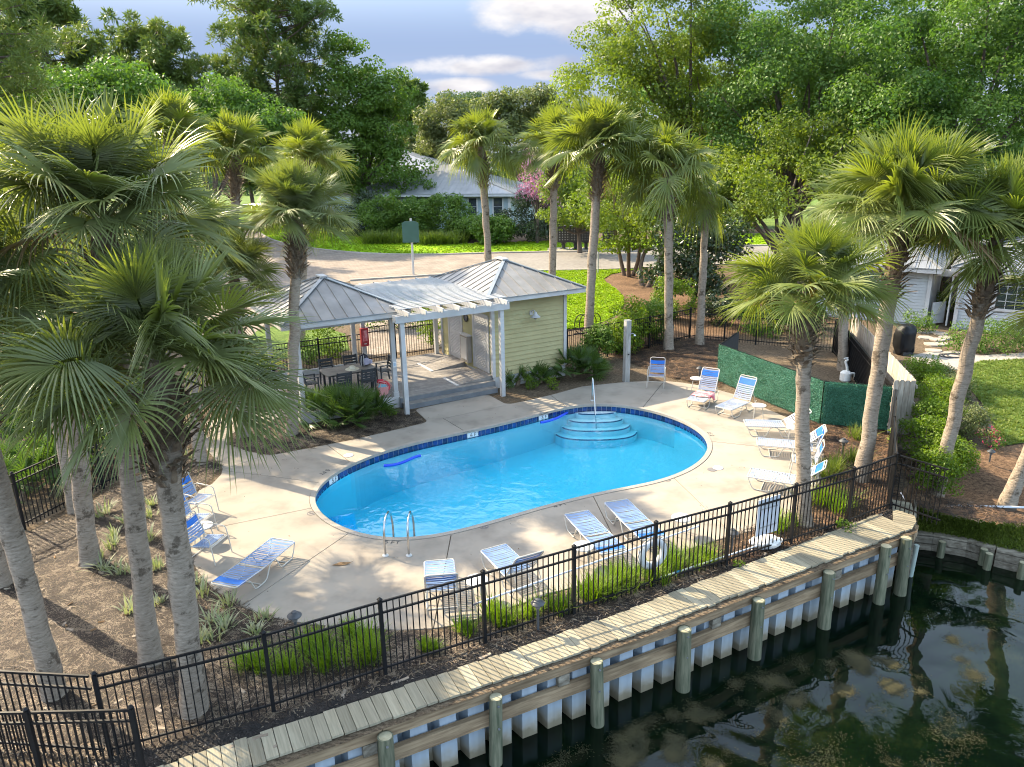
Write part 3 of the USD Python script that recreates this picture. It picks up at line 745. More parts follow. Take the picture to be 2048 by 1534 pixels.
# weathered low bulkhead of the next yard
old = thing('old_bulkhead', 'low weathered grey timber bulkhead at the right shore', 'bulkhead')
for i in range(4):
    A, B_e = FB[i] + 0.0, FB[i + 1] + 0.0
    e = unit(B_e - A); nn = np.array([e[1], -e[0]])
    A2, B2 = A + e * .01, B_e - e * .01
    part(old, 'cap_plank', MB().beam([*(A2 - nn * .02), SZ + .035], [*(B2 - nn * .02), SZ + .035], 0.24, 0.05), 'old_wood')
    part(old, 'cap_plank', MB().beam([*(A2 - nn * .27), SZ + .04], [*(B2 - nn * .27), SZ + .04], 0.22, 0.05), 'old_wood')
    for z in (SZ - .11, SZ - .32):
        part(old, 'side_board', MB().beam([*(A2 + nn * 0.06), z], [*(B2 + nn * 0.06), z], 0.05, 0.19), 'old_wood')
    part(old, 'side_board', MB().beam([*A2, SZ - .7], [*B2, SZ - .7], 0.05, 1.1), 'old_wood')
for x, y in ((1884, 1088), (1968, 1103), (1978, 1112), (2046, 1130)):
    q = G(x, y, SZ - .05)
    pp = part(old, 'post', MB().tube([[q[0], q[1], W_LEVEL - .5], [q[0], q[1], SZ + .02]], [0.09, 0.085], 14), 'pile_wood', smooth=40)
    part(pp, 'cut_end', MB().lathe([(0.08, 0.0), (0.07, 0.004)], 14, loc=(q[0], q[1], SZ + .02)), 'pile_end')
mat('pvc', (0.36, 0.45, 0.40), (0.48, 0.52, 0.47), scale=3, rough=0.4)
b = G(1821, 1152, W_LEVEL); a = D(1834, 1090, b[1] - .05)
single('drain_pipe', MB().tube([a, b + (b - a) * .15], 0.055, 14), 'pvc', 'pale green plastic pipe leaning into the water beside the last piling', 'pipe', smooth=40)

# ------------------------------------------------------------------ metal fences
mat('black_metal', (0.005, 0.005, 0.0055), (0.008, 0.008, 0.0085), scale=4, rough=0.5, spec=0.22)


def fence(name, label, pts, hgt=1.42, post_h=None, panels=None, gap=0.108, z=0.0, zs=None, group=None, rails=(1.0, 0.855, 0.115), picket_top=None, posts=None, min_picket=True, endposts=(True, True), cat='fence'):
    """Black metal picket fence along pts (ground points): posts, three rails a bay, every picket."""
    t = thing(name, label, cat, group, loc=(*pts[0][:2], z))
    zs = zs if zs is not None else [z] * len(pts)
    for i, p in enumerate(pts):
        if (i == 0 and not endposts[0]) or (i == len(pts) - 1 and not endposts[1]):
            continue
        m = MB().box((p[0], p[1], zs[i] + (hgt + 0.03) / 2 - 0.05), (0.062, 0.062, hgt + 0.13), rz=math.atan2(*(np.subtract(pts[min(i + 1, len(pts) - 1)], pts[max(i - 1, 0)])[1::-1])))
        po = part(t, 'post', m, 'black_metal', world=True)
        part(po, 'cap', MB().lathe([(0.05, 0), (0.05, 0.012), (0.012, 0.045)], 4, loc=(p[0], p[1], zs[i] + hgt + 0.045)), 'black_metal', world=True)
    for i in range(len(pts) - 1):
        a, b = np.array([*pts[i][:2], zs[i]]), np.array([*pts[i + 1][:2], zs[i + 1]])
        e = unit(b - a); Ln = np.linalg.norm(b - a); a2, b2 = a + e * 0.033, b - e * 0.033
        for fr in rails:
            part(t, 'rail', MB().beam(a2 + Z3 * hgt * fr, b2 + Z3 * hgt * fr, 0.03, 0.034), 'black_metal', world=True)
        n = max(1, round(Ln / gap) - 1)
        for j in range(n):
            q = a + (b - a) * (j + 1) / (n + 1)
            zt = hgt * rails[0] - 0.012
            part(t, 'picket', MB().box(q + Z3 * (0.03 + zt) / 2, (0.017, 0.017, zt - 0.03), rz=math.atan2(e[1], e[0])), 'black_metal', world=True)
    return t


front_px = [(222.5, 1518), (547.8, 1434), (771.8, 1366), (972.2, 1304), (1148.7, 1247), (1307.6, 1192), (1451.8, 1143), (1577.8, 1098), (1695.5, 1054), (1781, 1020)]
tops = [(187.6, 1349.6), (527, 1267.5), (759.5, 1201), (965.6, 1144.5), (1148, 1094), (1312, 1045.5), (1460.4, 1007.6), (1592.9, 969.7), (1708.5, 937), (1793, 908)]
fp = [G(x, y, 1.45)[:2] for x, y in tops]
fence('pool_fence', 'long black metal picket fence between pool and pond', fp, hgt=1.42)
P0 = fp[0]
Pm = G(-330, 1322, 1.45)[:2]
fence('pool_fence', 'black metal fence running left from corner post at lower left', [P0 + unit(Pm - P0) * 0.05, P0 + (Pm - P0) * 0.5, Pm], hgt=1.42, endposts=(False, True))
gA, gB = G(262, 1418, 1.2)[:2], G(-330, 1432, 1.2)[:2]
gq = [gA, gA + unit(gB - gA) * 1.43, gA + unit(gB - gA) * 2.9]
fence('pool_fence', 'shorter black metal fence in front at bottom left corner', gq, hgt=1.18, gap=0.10)
fence('pool_fence', 'black metal fence wing overhanging the shore right of the corner post', [fp[9] + np.array([0.05, 0.0]), G(1901, 938, 1.45)[:2]], hgt=1.42, endposts=(False, False))
lp = [G(-150, 1012, 1.42)[:2], G(24, 950, 1.42)[:2], G(188, 878, 1.42)[:2], G(300, 832, 1.42)[:2], G(395, 790, 1.42)[:2], G(470, 752, 1.42)[:2], G(545, 715, 1.42)[:2]]
fence('pool_fence', 'black metal fence in front of the saw palmettos on the left', lp, hgt=1.42, gap=0.112)

# ------------------------------------------------------------------ pavilion, pergola and restrooms
F1 = G(814, 829)[:2]; F2 = G(1005.6, 792)[:2]
BA = math.atan2(*(F2 - F1)[::-1])
BU, BV = np.array([math.cos(BA), math.sin(BA)]), np.array([-math.sin(BA), math.cos(BA)])


def B(u, v, z=0.0):
    return np.array([*(F1 + BU * u + BV * v), z])


mat('white_paint', (0.46, 0.455, 0.445), (0.51, 0.505, 0.495), scale=2, rough=0.5, rnd=0.03, big=0.05, bigscale=2)
mat('siding', (0.42, 0.375, 0.19), (0.46, 0.415, 0.215), scale=2, rough=0.6, rnd=0.03, spec=0.3)
mat('roof_metal', (0.185, 0.18, 0.17), (0.255, 0.248, 0.235), scale=1.4, rough=0.5, metallic=0.2, rnd=0.07, big=0.12, bigscale=1.2)
mat('roof_cap', (0.20, 0.225, 0.24), (0.26, 0.285, 0.30), scale=2, rough=0.4, metallic=0.3)
mat('deck_board', (0.22, 0.20, 0.18), (0.30, 0.275, 0.245), scale=2.5, stretch=(2, 2, 2), rough=0.75, rnd=0.08, spec=0.2, big=0.1, bigscale=2)
mat('dark_step', (0.12, 0.13, 0.14), (0.17, 0.18, 0.19), scale=3, rough=0.7)
mat('galv', (0.55, 0.56, 0.57), rough=0.35, metallic=0.6)
mat('dark_metal', (0.03, 0.03, 0.03), rough=0.4)
FLZ = 0.38


def hip_roof(parent, u0, u1, v0, v1, ze, zp, ridge, mname='roof_metal', rib=0.42, th=0.05, fascia=0.16, BF=B, cap='roof_cap'):
    """Standing-seam hip roof with a short ridge along v: one part per pan, hips and ridge capped, white fascia."""
    um, vm = (u0 + u1) / 2, (v0 + v1) / 2
    ra, rb = np.array([um, vm - ridge / 2]), np.array([um, vm + ridge / 2])
    faces = {'front': [(u0, v0), (u1, v0), tuple(ra)], 'right': [(u1, v0), (u1, v1), tuple(rb), tuple(ra)], 'back': [(u1, v1), (u0, v1), tuple(rb)], 'left': [(u0, v1), (u0, v0), tuple(ra), tuple(rb)]}
    for kf, poly in faces.items():
        a, b = np.array(poly[0]), np.array(poly[1]); e = unit(b - a); n = np.array([-e[1], e[0]])
        run = abs((np.array(poly[2]) - a) @ n); Lf = np.linalg.norm(b - a)
        P2 = Polygon([((np.array(p) - a) @ e, (np.array(p) - a) @ n) for p in poly])
        zf = lambda d: ze + (zp - ze) * d / run
        k = max(2, round(Lf / rib)); w = Lf / k
        for i in range(k):
            s = P2.intersection(sbox(i * w + 0.001, -1, (i + 1) * w - 0.001, 99))
            if s.is_empty or s.geom_type != 'Polygon': continue
            xy = np.array(s.exterior.coords)[:-1]
            top = np.array([BF(*(a + e * x + n * y), zf(y)) for x, y in xy]); bot = top - [0, 0, 0.012]
            m = MB(); kk = len(xy); c = [[0, j, j + 1] for j in range(1, kk - 1)]
            m.add(np.vstack([top, bot]), c + [[f[0] + kk, f[2] + kk, f[1] + kk] for f in c]); j = np.arange(kk)
            m.add(np.vstack([top, bot]), np.stack([j + kk, (j + 1) % kk + kk, (j + 1) % kk, j], 1))
            pan = part(parent, 'roof_panel', m, mname, world=True)
            if i:
                ln = P2.intersection(LineString([(i * w, 0.0), (i * w, 99)]))
                if not ln.is_empty and ln.length > 0.15:
                    (x1, y1), (x2, y2) = ln.coords[0], ln.coords[-1]
                    part(pan, 'seam', MB().beam(BF(*(a + e * x1 + n * y1), zf(y1) + 0.012), BF(*(a + e * x2 + n * y2), zf(y2) + 0.012), 0.024, 0.03), mname, world=True)
        part(parent, 'fascia', MB().beam(BF(*(a - e * 0 + n * 0.03), ze - fascia / 2 - 0.014), BF(*(b - e * 0.06 + n * 0.03), ze - fascia / 2 - 0.014), 0.05, fascia), 'white_paint', world=True)
        part(parent, 'drip_edge', MB().beam(BF(*(a - n * 0.012), ze - 0.006), BF(*(b - n * 0.012), ze - 0.006), 0.03, 0.03), cap, world=True)
    for c, rr in (((u0, v0), ra), ((u1, v0), ra), ((u1, v1), rb), ((u0, v1), rb)):
        part(parent, 'hip_cap', MB().beam(BF(*c, ze + 0.03), BF(*rr, zp + 0.03), 0.13, 0.03), cap, world=True)
    part(parent, 'ridge_cap', MB().beam(BF(*(ra - [0, .1]), zp + 0.045), BF(*(rb + [0, .1]), zp + 0.045), 0.26, 0.05), 'white_paint', world=True)
    # soffit
    part(parent, 'soffit', MB().add([BF(u0 + .06, v0 + .06, ze - 0.10), BF(u1 - .06, v0 + .06, ze - 0.10), BF(u1 - .06, v1 - .06, ze - 0.10), BF(u0 + .06, v1 - .06, ze - 0.10)], [[0, 3, 2, 1]]), 'white_paint', world=True)


# --- open pavilion
pav = thing('pavilion', 'open white pavilion with grey hip roof over the dining table', 'pavilion', loc=B(-1.6, 3.1), rz=0)
hip_roof(pav, -3.75, 0.52, 0.42, 5.75, 3.46, 4.42, 0.35)
for u, v in ((-3.2, 0.95), (0.0, 0.95), (-3.2, 5.2), (0.0, 5.2), (0.42, 5.28)):
    p = part(pav, 'post', MB().box(B(u, v, (FLZ + 3.3) / 2), (0.15, 0.15, 3.3 - FLZ), rz=BA), 'white_paint', world=True)
    part(p, 'post_base', MB().box(B(u, v, FLZ + 0.09), (0.19, 0.19, 0.18), rz=BA), 'white_paint', world=True)
for (a, b) in (((-3.2, .95), (0, .95)), ((-3.2, 5.2), (0, 5.2)), ((-3.2, .95), (-3.2, 5.2)), ((0, .95), (0, 5.2))):
    d = unit(np.subtract(b, a)) * 0.08
    part(pav, 'beam', MB().beam(B(*(np.array(a) + d), 3.22), B(*(np.array(b) - d), 3.22), 0.12, 0.20), 'white_paint', world=True)
part(pav, 'skirt', MB().beam(B(-3.3, 0.87, 0.19), B(0.1, 0.87, 0.19), 0.05, 0.42), 'white_paint', world=True)
part(pav, 'skirt', MB().beam(B(-3.3, 0.90, 0.19), B(-3.3, 5.3, 0.19), 0.05, 0.42), 'white_paint', world=True)
part(pav, 'skirt', MB().beam(B(-3.27, 5.3, 0.30), B(0.0, 5.3, 0.30), 0.05, 0.62), 'white_paint', world=True)


def boards(parent, u0, u1, v0, v1, z, wid=0.14, name='board'):
    k = round((v1 - v0) / wid); w = (v1 - v0) / k
    for i in range(k):
        v = v0 + (i + .5) * w
        part(parent, name, MB().beam(B(u0, v, z - 0.014), B(u1, v, z - 0.014), w - 0.007, 0.028), 'deck_board', world=True)


boards(pav, -3.27, 0.06, 0.90, 5.28, FLZ)
# --- deck between
dk = thing('deck', 'grey composite deck of boards with steps, under the pergola', 'deck', loc=B(2, 3), rz=0)
boards(dk, 0.07, 3.80, 0.72, 5.75, FLZ)
part(dk, 'riser', MB().beam(B(0.07, 0.735, 0.18), B(3.82, 0.735, 0.18), 0.03, 0.34), 'dark_step', world=True)
part(dk, 'side_skirt', MB().beam(B(0.085, 0.76, 0.17), B(0.085, 5.7, 0.17), 0.025, 0.34), 'white_paint', world=True)
for i in range(2):
    part(dk, 'step_board', MB().beam(B(0.12, 0.50 + 0.145 * i, 0.19), B(3.75, 0.50 + 0.145 * i, 0.19), 0.138, 0.03), 'deck_board', world=True)
part(dk, 'riser', MB().beam(B(0.12, 0.445, 0.09), B(3.75, 0.445, 0.09), 0.025, 0.17), 'dark_step', world=True)
for (v0, v1, lab) in ((0.95, 2.10, 'near ramp'), (3.18, 4.55, 'far ramp')):
    rp = []
    k = 9
    for i in range(k):
        va, vb = v0 + (v1 - v0) * i / k + .003, v0 + (v1 - v0) * (i + 1) / k - .003
        v = np.array([B(2.42, va, FLZ + .008), B(2.42, vb, FLZ + .008), B(3.80, vb, FLZ + 0.16), B(3.80, va, FLZ + 0.16), B(2.42, va, FLZ + .001), B(2.42, vb, FLZ + .001), B(3.80, vb, FLZ + .001), B(3.80, va, FLZ + .001)])
        part(dk, 'ramp_board', MB().add(v, [[0, 3, 2, 1], [4, 5, 6, 7], [0, 4, 7, 3], [1, 2, 6, 5], [0, 1, 5, 4], [3, 7, 6, 2]]), 'deck_board', world=True)
    part(dk, 'white_edge_strip', MB().beam(B(2.36, v0 - 0.04, FLZ + .012), B(2.36, v1, FLZ + .012), 0.13, 0.018), 'white_paint', world=True)

# --- pergola
pg = thing('pergola', 'white slatted pergola joining pavilion and restroom building', 'pergola', loc=B(1.9, 2.5), rz=0)
for u, v in ((0, 0), (3.72, 0), (3.68, 5.62)):
    part(pg, 'post', MB().box(B(u, v, (3.22 + (0 if v < 1 else FLZ)) / 2), (0.15, 0.15, 3.22 - (0 if v < 1 else FLZ)), rz=BA), 'white_paint', world=True)
part(pg, 'beam', MB().beam(B(-0.25, -0.1, 3.30), B(4.0, -0.1, 3.30), 0.045, 0.24), 'white_paint', world=True)
part(pg, 'beam', MB().beam(B(-0.25, 0.1, 3.30), B(4.0, 0.1, 3.30), 0.045, 0.24), 'white_paint', world=True)
part(pg, 'beam', MB().beam(B(-0.05, 5.5, 3.30), B(4.0, 5.5, 3.30), 0.045, 0.24), 'white_paint', world=True)
part(pg, 'side_beam', MB().beam(B(0.0, 0.15, 3.27), B(0.0, 0.9, 3.27), 0.06, 0.2), 'white_paint', world=True)
rprof = [(-0.62, 0.02), (-0.58, -0.05), (-0.50, -0.06), (-0.44, -0.02), (-0.36, -0.085), (0.0, -0.085), (5.6, -0.085), (5.9, -0.02), (5.95, 0.06), (5.95, 0.09), (-0.62, 0.09)]
for i in range(7):
    u = 0.04 + i * 3.60 / 6
    m = trimesh.creation.extrude_polygon(Polygon(rprof), 0.045, engine='earcut')
    v = np.array(m.vertices)
    part(pg, 'rafter', MB().add(np.array([B(u + z - .022, x, 3.51 + y) for x, y, z in v]), m.faces), 'white_paint', world=True)
for i in range(25):
    v = 0.02 + i * 0.225
    m = MB().beam(B(-0.12, v, 3.62), B(3.92, v, 3.615), 0.062, 0.024)
    part(pg, 'slat', m, 'white_paint', world=True)

# --- restroom building
rs = thing('restroom_building', 'small yellow sided restroom building with white trim and grey hip roof', 'building', loc=B(5.4, 3.1), rz=0)
hip_roof(rs, 3.38, 7.62, 0.40, 5.80, 3.50, 4.44, 0.45)
hu0, hu1, hv0, hv1 = 3.87, 7.02, 0.95, 5.30
core = MB()
for (a, b) in (((hu0, hv0), (hu1, hv0)), ((hu1, hv0), (hu1, hv1)), ((hu1, hv1), (hu0, hv1)), ((hu0, hv1), (hu0, hv0))):
    d = unit(np.subtract(b, a)); nn = np.array([-d[1], d[0]]) * 0.05
    core.beam(B(*(np.array(a) + d * .05 + nn), 1.95), B(*(np.array(b) - d * .05 + nn), 1.95), 0.06, 2.9)
part(rs, 'wall', core, 'siding', world=True)
part(rs, 'base_trim', MB().box(B((hu0 + hu1) / 2, (hv0 + hv1) / 2, 0.21), (hu1 - hu0 + 0.06, hv1 - hv0 + 0.06, 0.46), rz=BA), 'white_paint', world=True)


def clap(parent, a, b, z0, z1, mname, exp=0.17, BF=B, wid=0.02):
    """Lap siding: every course a board whose lower edge stands proud."""
    a, b = np.array(a), np.array(b); d = unit(b - a); n = np.array([d[1], -d[0]])
    k = round((z1 - z0) / exp); w = (z1 - z0) / k
    for i in range(k):
        z = z0 + i * w
        v = [BF(*(a + n * 0.036), z), BF(*(b + n * 0.036), z), BF(*(b + n * 0.008), z + w + 0.002), BF(*(a + n * 0.008), z + w + 0.002), BF(*a, z), BF(*b, z), BF(*b, z + w), BF(*a, z + w)]
        part(parent, 'siding_board', MB().add(v, [[0, 1, 2, 3], [0, 4, 5, 1], [0, 3, 7, 4], [1, 5, 6, 2]]), mname, world=True)


clap(rs, (hu0, hv0), (hu1, hv0), 0.45, 3.38, 'siding')
clap(rs, (hu0, hv1), (hu0, hv0), 0.45, 3.38, 'siding')
for u, v in ((hu0, hv0), (hu1, hv0), (hu0, hv1)):
    part(rs, 'corner_board', MB().box(B(u, v, 1.92), (0.13, 0.13, 2.95), rz=BA), 'white_paint', world=True)
part(rs, 'frieze', MB().beam(B(hu0 + .07, hv0 - .03, 3.31), B(hu1 - .07, hv0 - .03, 3.31), 0.03, 0.12), 'white_paint', world=True)


def bw(u, v, z):   # on the door wall: u outwards
    return B(hu0 - u, v, z)


for (v0, v1, lab) in ((1.30, 2.36, None), (3.50, 4.55, None)):
    z0, z1 = FLZ + 0.16, 2.62
    fr = MB()
    fr.beam(bw(0.035, v0 - 0.06, z0), bw(0.035, v0 - 0.06, z1 + 0.12), 0.12, 0.05, up=np.append(BU, 0)); fr.beam(bw(0.035, v1 + 0.06, z0), bw(0.035, v1 + 0.06, z1 + 0.12), 0.12, 0.05, up=np.append(BU, 0))
    fr.beam(bw(0.037, v0, z1 + 0.06), bw(0.037, v1, z1 + 0.06), 0.05, 0.12)
    door = part(rs, 'door', MB().box(bw(0.03, (v0 + v1) / 2, (z0 + z1) / 2), (0.03, v1 - v0 - 0.01, z1 - z0), rz=BA), 'white_paint', world=True)
    part(door, 'door_frame', fr, 'white_paint', world=True)
    for z in np.arange(z0 + 0.12, z1 - 0.1, 0.062):
        if abs(z - (z0 + z1) / 2) < 0.06: continue
        a, b = bw(0.052, v0 + 0.10, z), bw(0.052, v1 - 0.10, z)
        part(door, 'louvre', MB().beam(a, b, 0.012, 0.045, up=unit(np.append(-BU * 0.6, 1.0))), 'white_paint', world=True)
    part(door, 'door_rail', MB().beam(bw(0.05, v0 + .09, (z0 + z1) / 2), bw(0.05, v1 - .09, (z0 + z1) / 2), 0.02, 0.12), 'white_paint', world=True)
    part(door, 'handle', MB().tube([bw(0.06, v1 - 0.07, 1.42), bw(0.12, v1 - 0.07, 1.42), bw(0.12, v1 - 0.16, 1.42)], 0.014, 8), 'galv', world=True)
cab = thing('wall_cabinet', 'pale cabinet with grey front panel on the wall between the two louvred doors', 'cabinet', loc=bw(0.1, 2.95, 1.1), rz=0)
part(cab, 'cabinet_body', MB().box(bw(0.13, 2.93, 1.16), (0.18, 0.62, 1.05), rz=BA), 'lip', world=True)
part(cab, 'front_panel', MB().box(bw(0.226, 2.93, 1.18), (0.016, 0.48, 0.86), rz=BA), 'galv', world=True)
part(cab, 'cabinet_top', MB().box(bw(0.13, 2.93, 1.705), (0.24, 0.68, 0.04), rz=BA), 'white_paint', world=True)
wl = thing('wall_clock', 'small round dark wall clock above the cabinet between the doors', 'clock', loc=bw(0.04, 3.0, 2.34), rz=0)
th = np.linspace(0, 2 * np.pi, 25)[:-1]
part(wl, 'rim', MB().tube([bw(0.06, 3.0 + .15 * math.cos(t), 2.36 + .15 * math.sin(t)) for t in th], 0.025, 8, closed=True), 'dark_metal', world=True, smooth=True)
part(wl, 'dial', MB().add([bw(0.055, 3.0, 2.36)] + [bw(0.055, 3.0 + .145 * math.cos(t), 2.36 + .145 * math.sin(t)) for t in th], [[0, 1 + j, 1 + (j + 1) % 24] for j in range(24)]), 'faded_ink', world=True)
lampt = thing('wall_lamp', 'white bell shaped barn light on the yellow front wall', 'lamp', loc=B(5.5, .9, 2.55), rz=0)
part(lampt, 'arm', MB().tube([B(5.5, .92, 2.70), B(5.5, .80, 2.82), B(5.5, .66, 2.82), B(5.5, .60, 2.74)], 0.018, 8), 'white_paint', world=True)
part(lampt, 'shade', MB().lathe([(0.05, .16), (0.07, .08), (0.12, .03), (0.19, -.03), (0.185, -.035), (0.06, .06)], 20, loc=B(5.5, .60, 2.62), cap=False), 'white_paint', world=True, smooth=30)
part(lampt, 'bulb', MB().tm(trimesh.creation.icosphere(2, 0.06), np.array([[1, 0, 0, B(5.5, .6, 2.56)[0]], [0, 1, 0, B(5.5, .6, 2.56)[1]], [0, 0, 1, 2.56], [0, 0, 0, 1.0]])), 'lip', world=True, smooth=True)
part(lampt, 'mount', MB().box(B(5.5, .905, 2.70), (0.12, 0.03, 0.16), rz=BA), 'white_paint', world=True)

# --- gate and fences round the deck
fence('pool_gate', 'black metal gate leaf at the back of the deck', [B(0.68, 5.85)[:2], B(1.95, 5.85)[:2]], hgt=1.45, z=FLZ - 0.02, cat='gate')
fence('pool_fence', 'black metal fence panel between the gate and the restroom building', [B(2.02, 5.85)[:2], B(3.85, 5.85)[:2]], hgt=1.45, z=FLZ - .02, endposts=(False, True))
fence('pool_fence', 'black metal fence behind the dining table, left of the gate', [B(0.60, 5.85)[:2], B(-1.2, 5.95)[:2], B(-3.0, 6.05)[:2], B(-4.8, 5.0)[:2]], hgt=1.42, z=.15, endposts=(False, True))
hb = [G(1134, 664, 1.42)[:2], G(1214, 640, 1.42)[:2], G(1300, 632, 1.42)[:2], G(1385, 612, 1.42)[:2]]
hb = [G(1134, 662, 1.42)[:2], G(1216, 648.5, 1.42)[:2], G(1300, 634.5, 1.42)[:2], G(1382, 618, 1.42)[:2]]
fence('pool_fence', 'black metal fence running back from the restroom building to the corner palms', hb, hgt=1.42, gap=0.115)
bb = [G(1386, 617, 1.42)[:2], G(1452, 622, 1.42)[:2], G(1516, 627, 1.42)[:2], G(1600, 633, 1.42)[:2], G(1690, 640, 1.42)[:2]]
fence('pool_fence', 'black metal fence at the back behind the green screened enclosure', bb, hgt=1.42, gap=0.12, endposts=(False, True))


# green mesh-screened fence round the equipment yard
def screen_mat():
    n = {'g': ('geometry', {}), 'v': ('voronoi_texture', dict(scale=26.0, randomness=1.0)), 'nz': ('noise_texture', dict(scale=2.0, detail=6.0)), 'a': ('math', dict(math_type='multiply_add', value2=0.55)),
         'r': ('rgb_ramp', {'ramp': [(0.25, (0.012, 0.075, 0.048)), (0.6, (0.03, 0.14, 0.09)), (1.0, (0.07, 0.24, 0.16))]}), 'p': ('principled_bsdf', dict(roughness=0.6)), 'b': ('bump', dict(strength=1.0, distance=0.03)),
         't': ('translucent_bsdf', {}), 'mx': ('mix_closure', dict(fac=0.3))}
    l = [('g.position', 'v.vector'), ('g.position', 'nz.vector'), ('v.distance', 'a.value1'), ('nz.fac', 'a.value3'), ('a.value', 'r.fac'), ('r.color', 'p.base_color'), ('v.distance', 'b.height'), ('b.normal', 'p.normal'), ('r.color', 't.color'), ('p.BSDF', 'mx.closure1'), ('t.BSDF', 'mx.closure2')]
    LOOK['green_screen'] = usdkit.material(stage, '/World/Looks/green_screen', n, l, surface='mx.closure')


screen_mat()
leaf_mat('mesh_leaf', (0.03, 0.15, 0.095), (0.085, 0.28, 0.185), trans=.2, isl=.5, scale=1.2)
mat('dark_screen', (0.010, 0.011, 0.011), (0.028, 0.028, 0.028), scale=40, rough=0.8, bump=0.5, bscale=90)
A_, B_, C_ = G(1441, 689, 1.42)[:2], G(1650, 763, 1.42)[:2], G(1785, 774, 1.42)[:2]
A0 = G(1476, 664, 1.42)[:2]


def screened(name, label, pts, mname, off, hgt=1.42, n=1, lift=0.05):
    t = thing(name, label, 'fence', loc=(*pts[0], 0))
    for i, p in enumerate(pts):
        part(t, 'post', MB().box((*p, hgt / 2), (0.055, 0.055, hgt + 0.06)), 'black_metal', world=True)
    for a, b in zip(pts[:-1], pts[1:]):
        e = unit(np.subtract(b, a)); nn = np.array([e[1], -e[0]]) * off; Ln = np.linalg.norm(np.subtract(b, a))
        for z in (0.12, hgt * 0.86, hgt):
            part(t, 'rail', MB().beam([*(a + e * .03), z], [*(b - e * .03), z], 0.03, 0.034), 'black_metal', world=True)
        k = max(2, round(Ln / 0.115))
        for j in range(1, k):
            q = np.array(a) + (np.array(b) - a) * j / k
            part(t, 'picket', MB().box((*q, hgt / 2), (0.017, 0.017, hgt - 0.06)), 'black_metal', world=True)
        # the cloth: a wavy sheet with leafy relief
        nu, nv = max(6, int(Ln / 0.04)), 34
        uu, vv = np.meshgrid(np.linspace(0, 1, nu), np.linspace(0, 1, nv), indexing='ij')
        p3 = np.stack([a[0] + (b[0] - a[0]) * uu, a[1] + (b[1] - a[1]) * uu, lift + (hgt - lift + 0.01) * vv], -1)
        nz = meshkit.fbm(p3 * 14.0, 3, 4) - 0.5; big = meshkit.fbm(p3 * 1.4, 2, 9) - 0.5
        dsp = off * 1.0 + nz * (0.012 if mname == 'green_screen' else 0.01) + big * 0.05 * (1 - vv * .5)
        p3[..., 0] += e[1] * (abs(off) * np.sign(off) + (dsp - off)); p3[..., 1] += -e[0] * (abs(off) * np.sign(off) + (dsp - off))
        idx = np.arange(nu * nv).reshape(nu, nv)
        f = np.stack([idx[:-1, :-1], idx[1:, :-1], idx[1:, 1:], idx[:-1, 1:]], -1).reshape(-1, 4)
        sc_ = part(t, 'screen', MB().add(p3.reshape(-1, 3), f), mname, world=True, smooth=False)
        if mname == 'green_screen':
            q = RNG(int(a[0] * 100)); m = int(Ln * 4200); ii = q.integers(0, nu * nv, m); c = p3.reshape(-1, 3)[ii] + q.normal(0, .02, (m, 3)) + np.array([e[1], -e[0], 0]) * q.uniform(.0, .018, (m, 1))
            d1 = q.normal(0, 1, (m, 3)) * .010; d2 = q.normal(0, 1, (m, 3)) * .007; k4 = np.arange(m)[:, None] * 4
            v = np.stack([c - d1, c + d2, c + d1, c - d2], 1).reshape(-1, 3)
            part(sc_, 'mesh_leaves', (v, np.vstack([np.concatenate([k4, k4 + 1, k4 + 2], 1), np.concatenate([k4, k4 + 2, k4 + 3], 1)])), 'mesh_leaf', world=True, kind='stuff')
    return t


screened('screened_fence', 'fence covered with green artificial foliage mesh beside the right loungers', [A_, B_, C_], 'green_screen', 0.06)
screened('screened_fence', 'short dark screened fence end at the far left of the green mesh', [A_ + np.array([.02, .06]), A0], 'dark_screen', 0.05)
screened('screened_fence', 'black cloth covered fence beside the wooden fence', [C_ + np.array([.06, .05]), G(1745, 722, 1.42)[:2], G(1697, 664, 1.42)[:2], G(1672, 640, 1.42)[:2]], 'dark_screen', 0.05)
screened('screened_fence', 'black cloth covered fence from green mesh corner down to the pond corner', [C_ + np.array([.08, -.05]), (C_ + fp[9]) / 2, fp[9] + np.array([0.02, 0.08])], 'dark_screen', -0.05)

# wooden privacy fence, board by board
mat('grey_board', (0.30, 0.26, 0.21), (0.50, 0.45, 0.38), scale=2.0, stretch=(8, 8, 1), rough=0.9, rnd=0.2, bump=0.3, bscale=5, bdist=0.004, detail=7, spec=0.1)
wf = thing('wooden_fence', 'weathered grey board privacy fence between pool and white house', 'fence', loc=(*G(1835, 830)[:2], 0))
cA = G(1834, 836)[:2]; 
hz_ = 1.72
cA = G(1833, 760, hz_)[:2]; cB = G(1706, 628, hz_)[:2]; cC = G(1788, 760, hz_)[:2]
for a, b in ((cA, cB), (cA + (cC - cA) * .02, cC)):
    Ln = np.linalg.norm(b - a); e = (b - a) / Ln; k = round(Ln / 0.15); rr = RNG(3)
    for j in range(k):
        q = a + e * (j + .5) * Ln / k; h = hz_ + rr.uniform(-.012, .012); w = Ln / k - 0.008
        po = Polygon([(-w / 2, 0), (w / 2, 0), (w / 2, h - .04), (w / 2 - .03, h), (-w / 2 + .03, h), (-w / 2, h - .04)])
        m = trimesh.creation.extrude_polygon(po, 0.02, engine='earcut'); v = np.array(m.vertices)
        part(wf, 'board', MB().add(np.array([[*(q + e * x), y] for x, y, z in v]) + np.array([[-e[1] * z, e[0] * z, 0] for x, y, z in v]), m.faces), 'grey_board', world=True)
    nn = np.array([e[1], -e[0]]) * 0.04
    for z in (0.3, 0.95, 1.5):
        part(wf, 'rail', MB().beam([*(a + nn), z], [*(b + nn), z], 0.04, 0.09), 'grey_board', world=True)

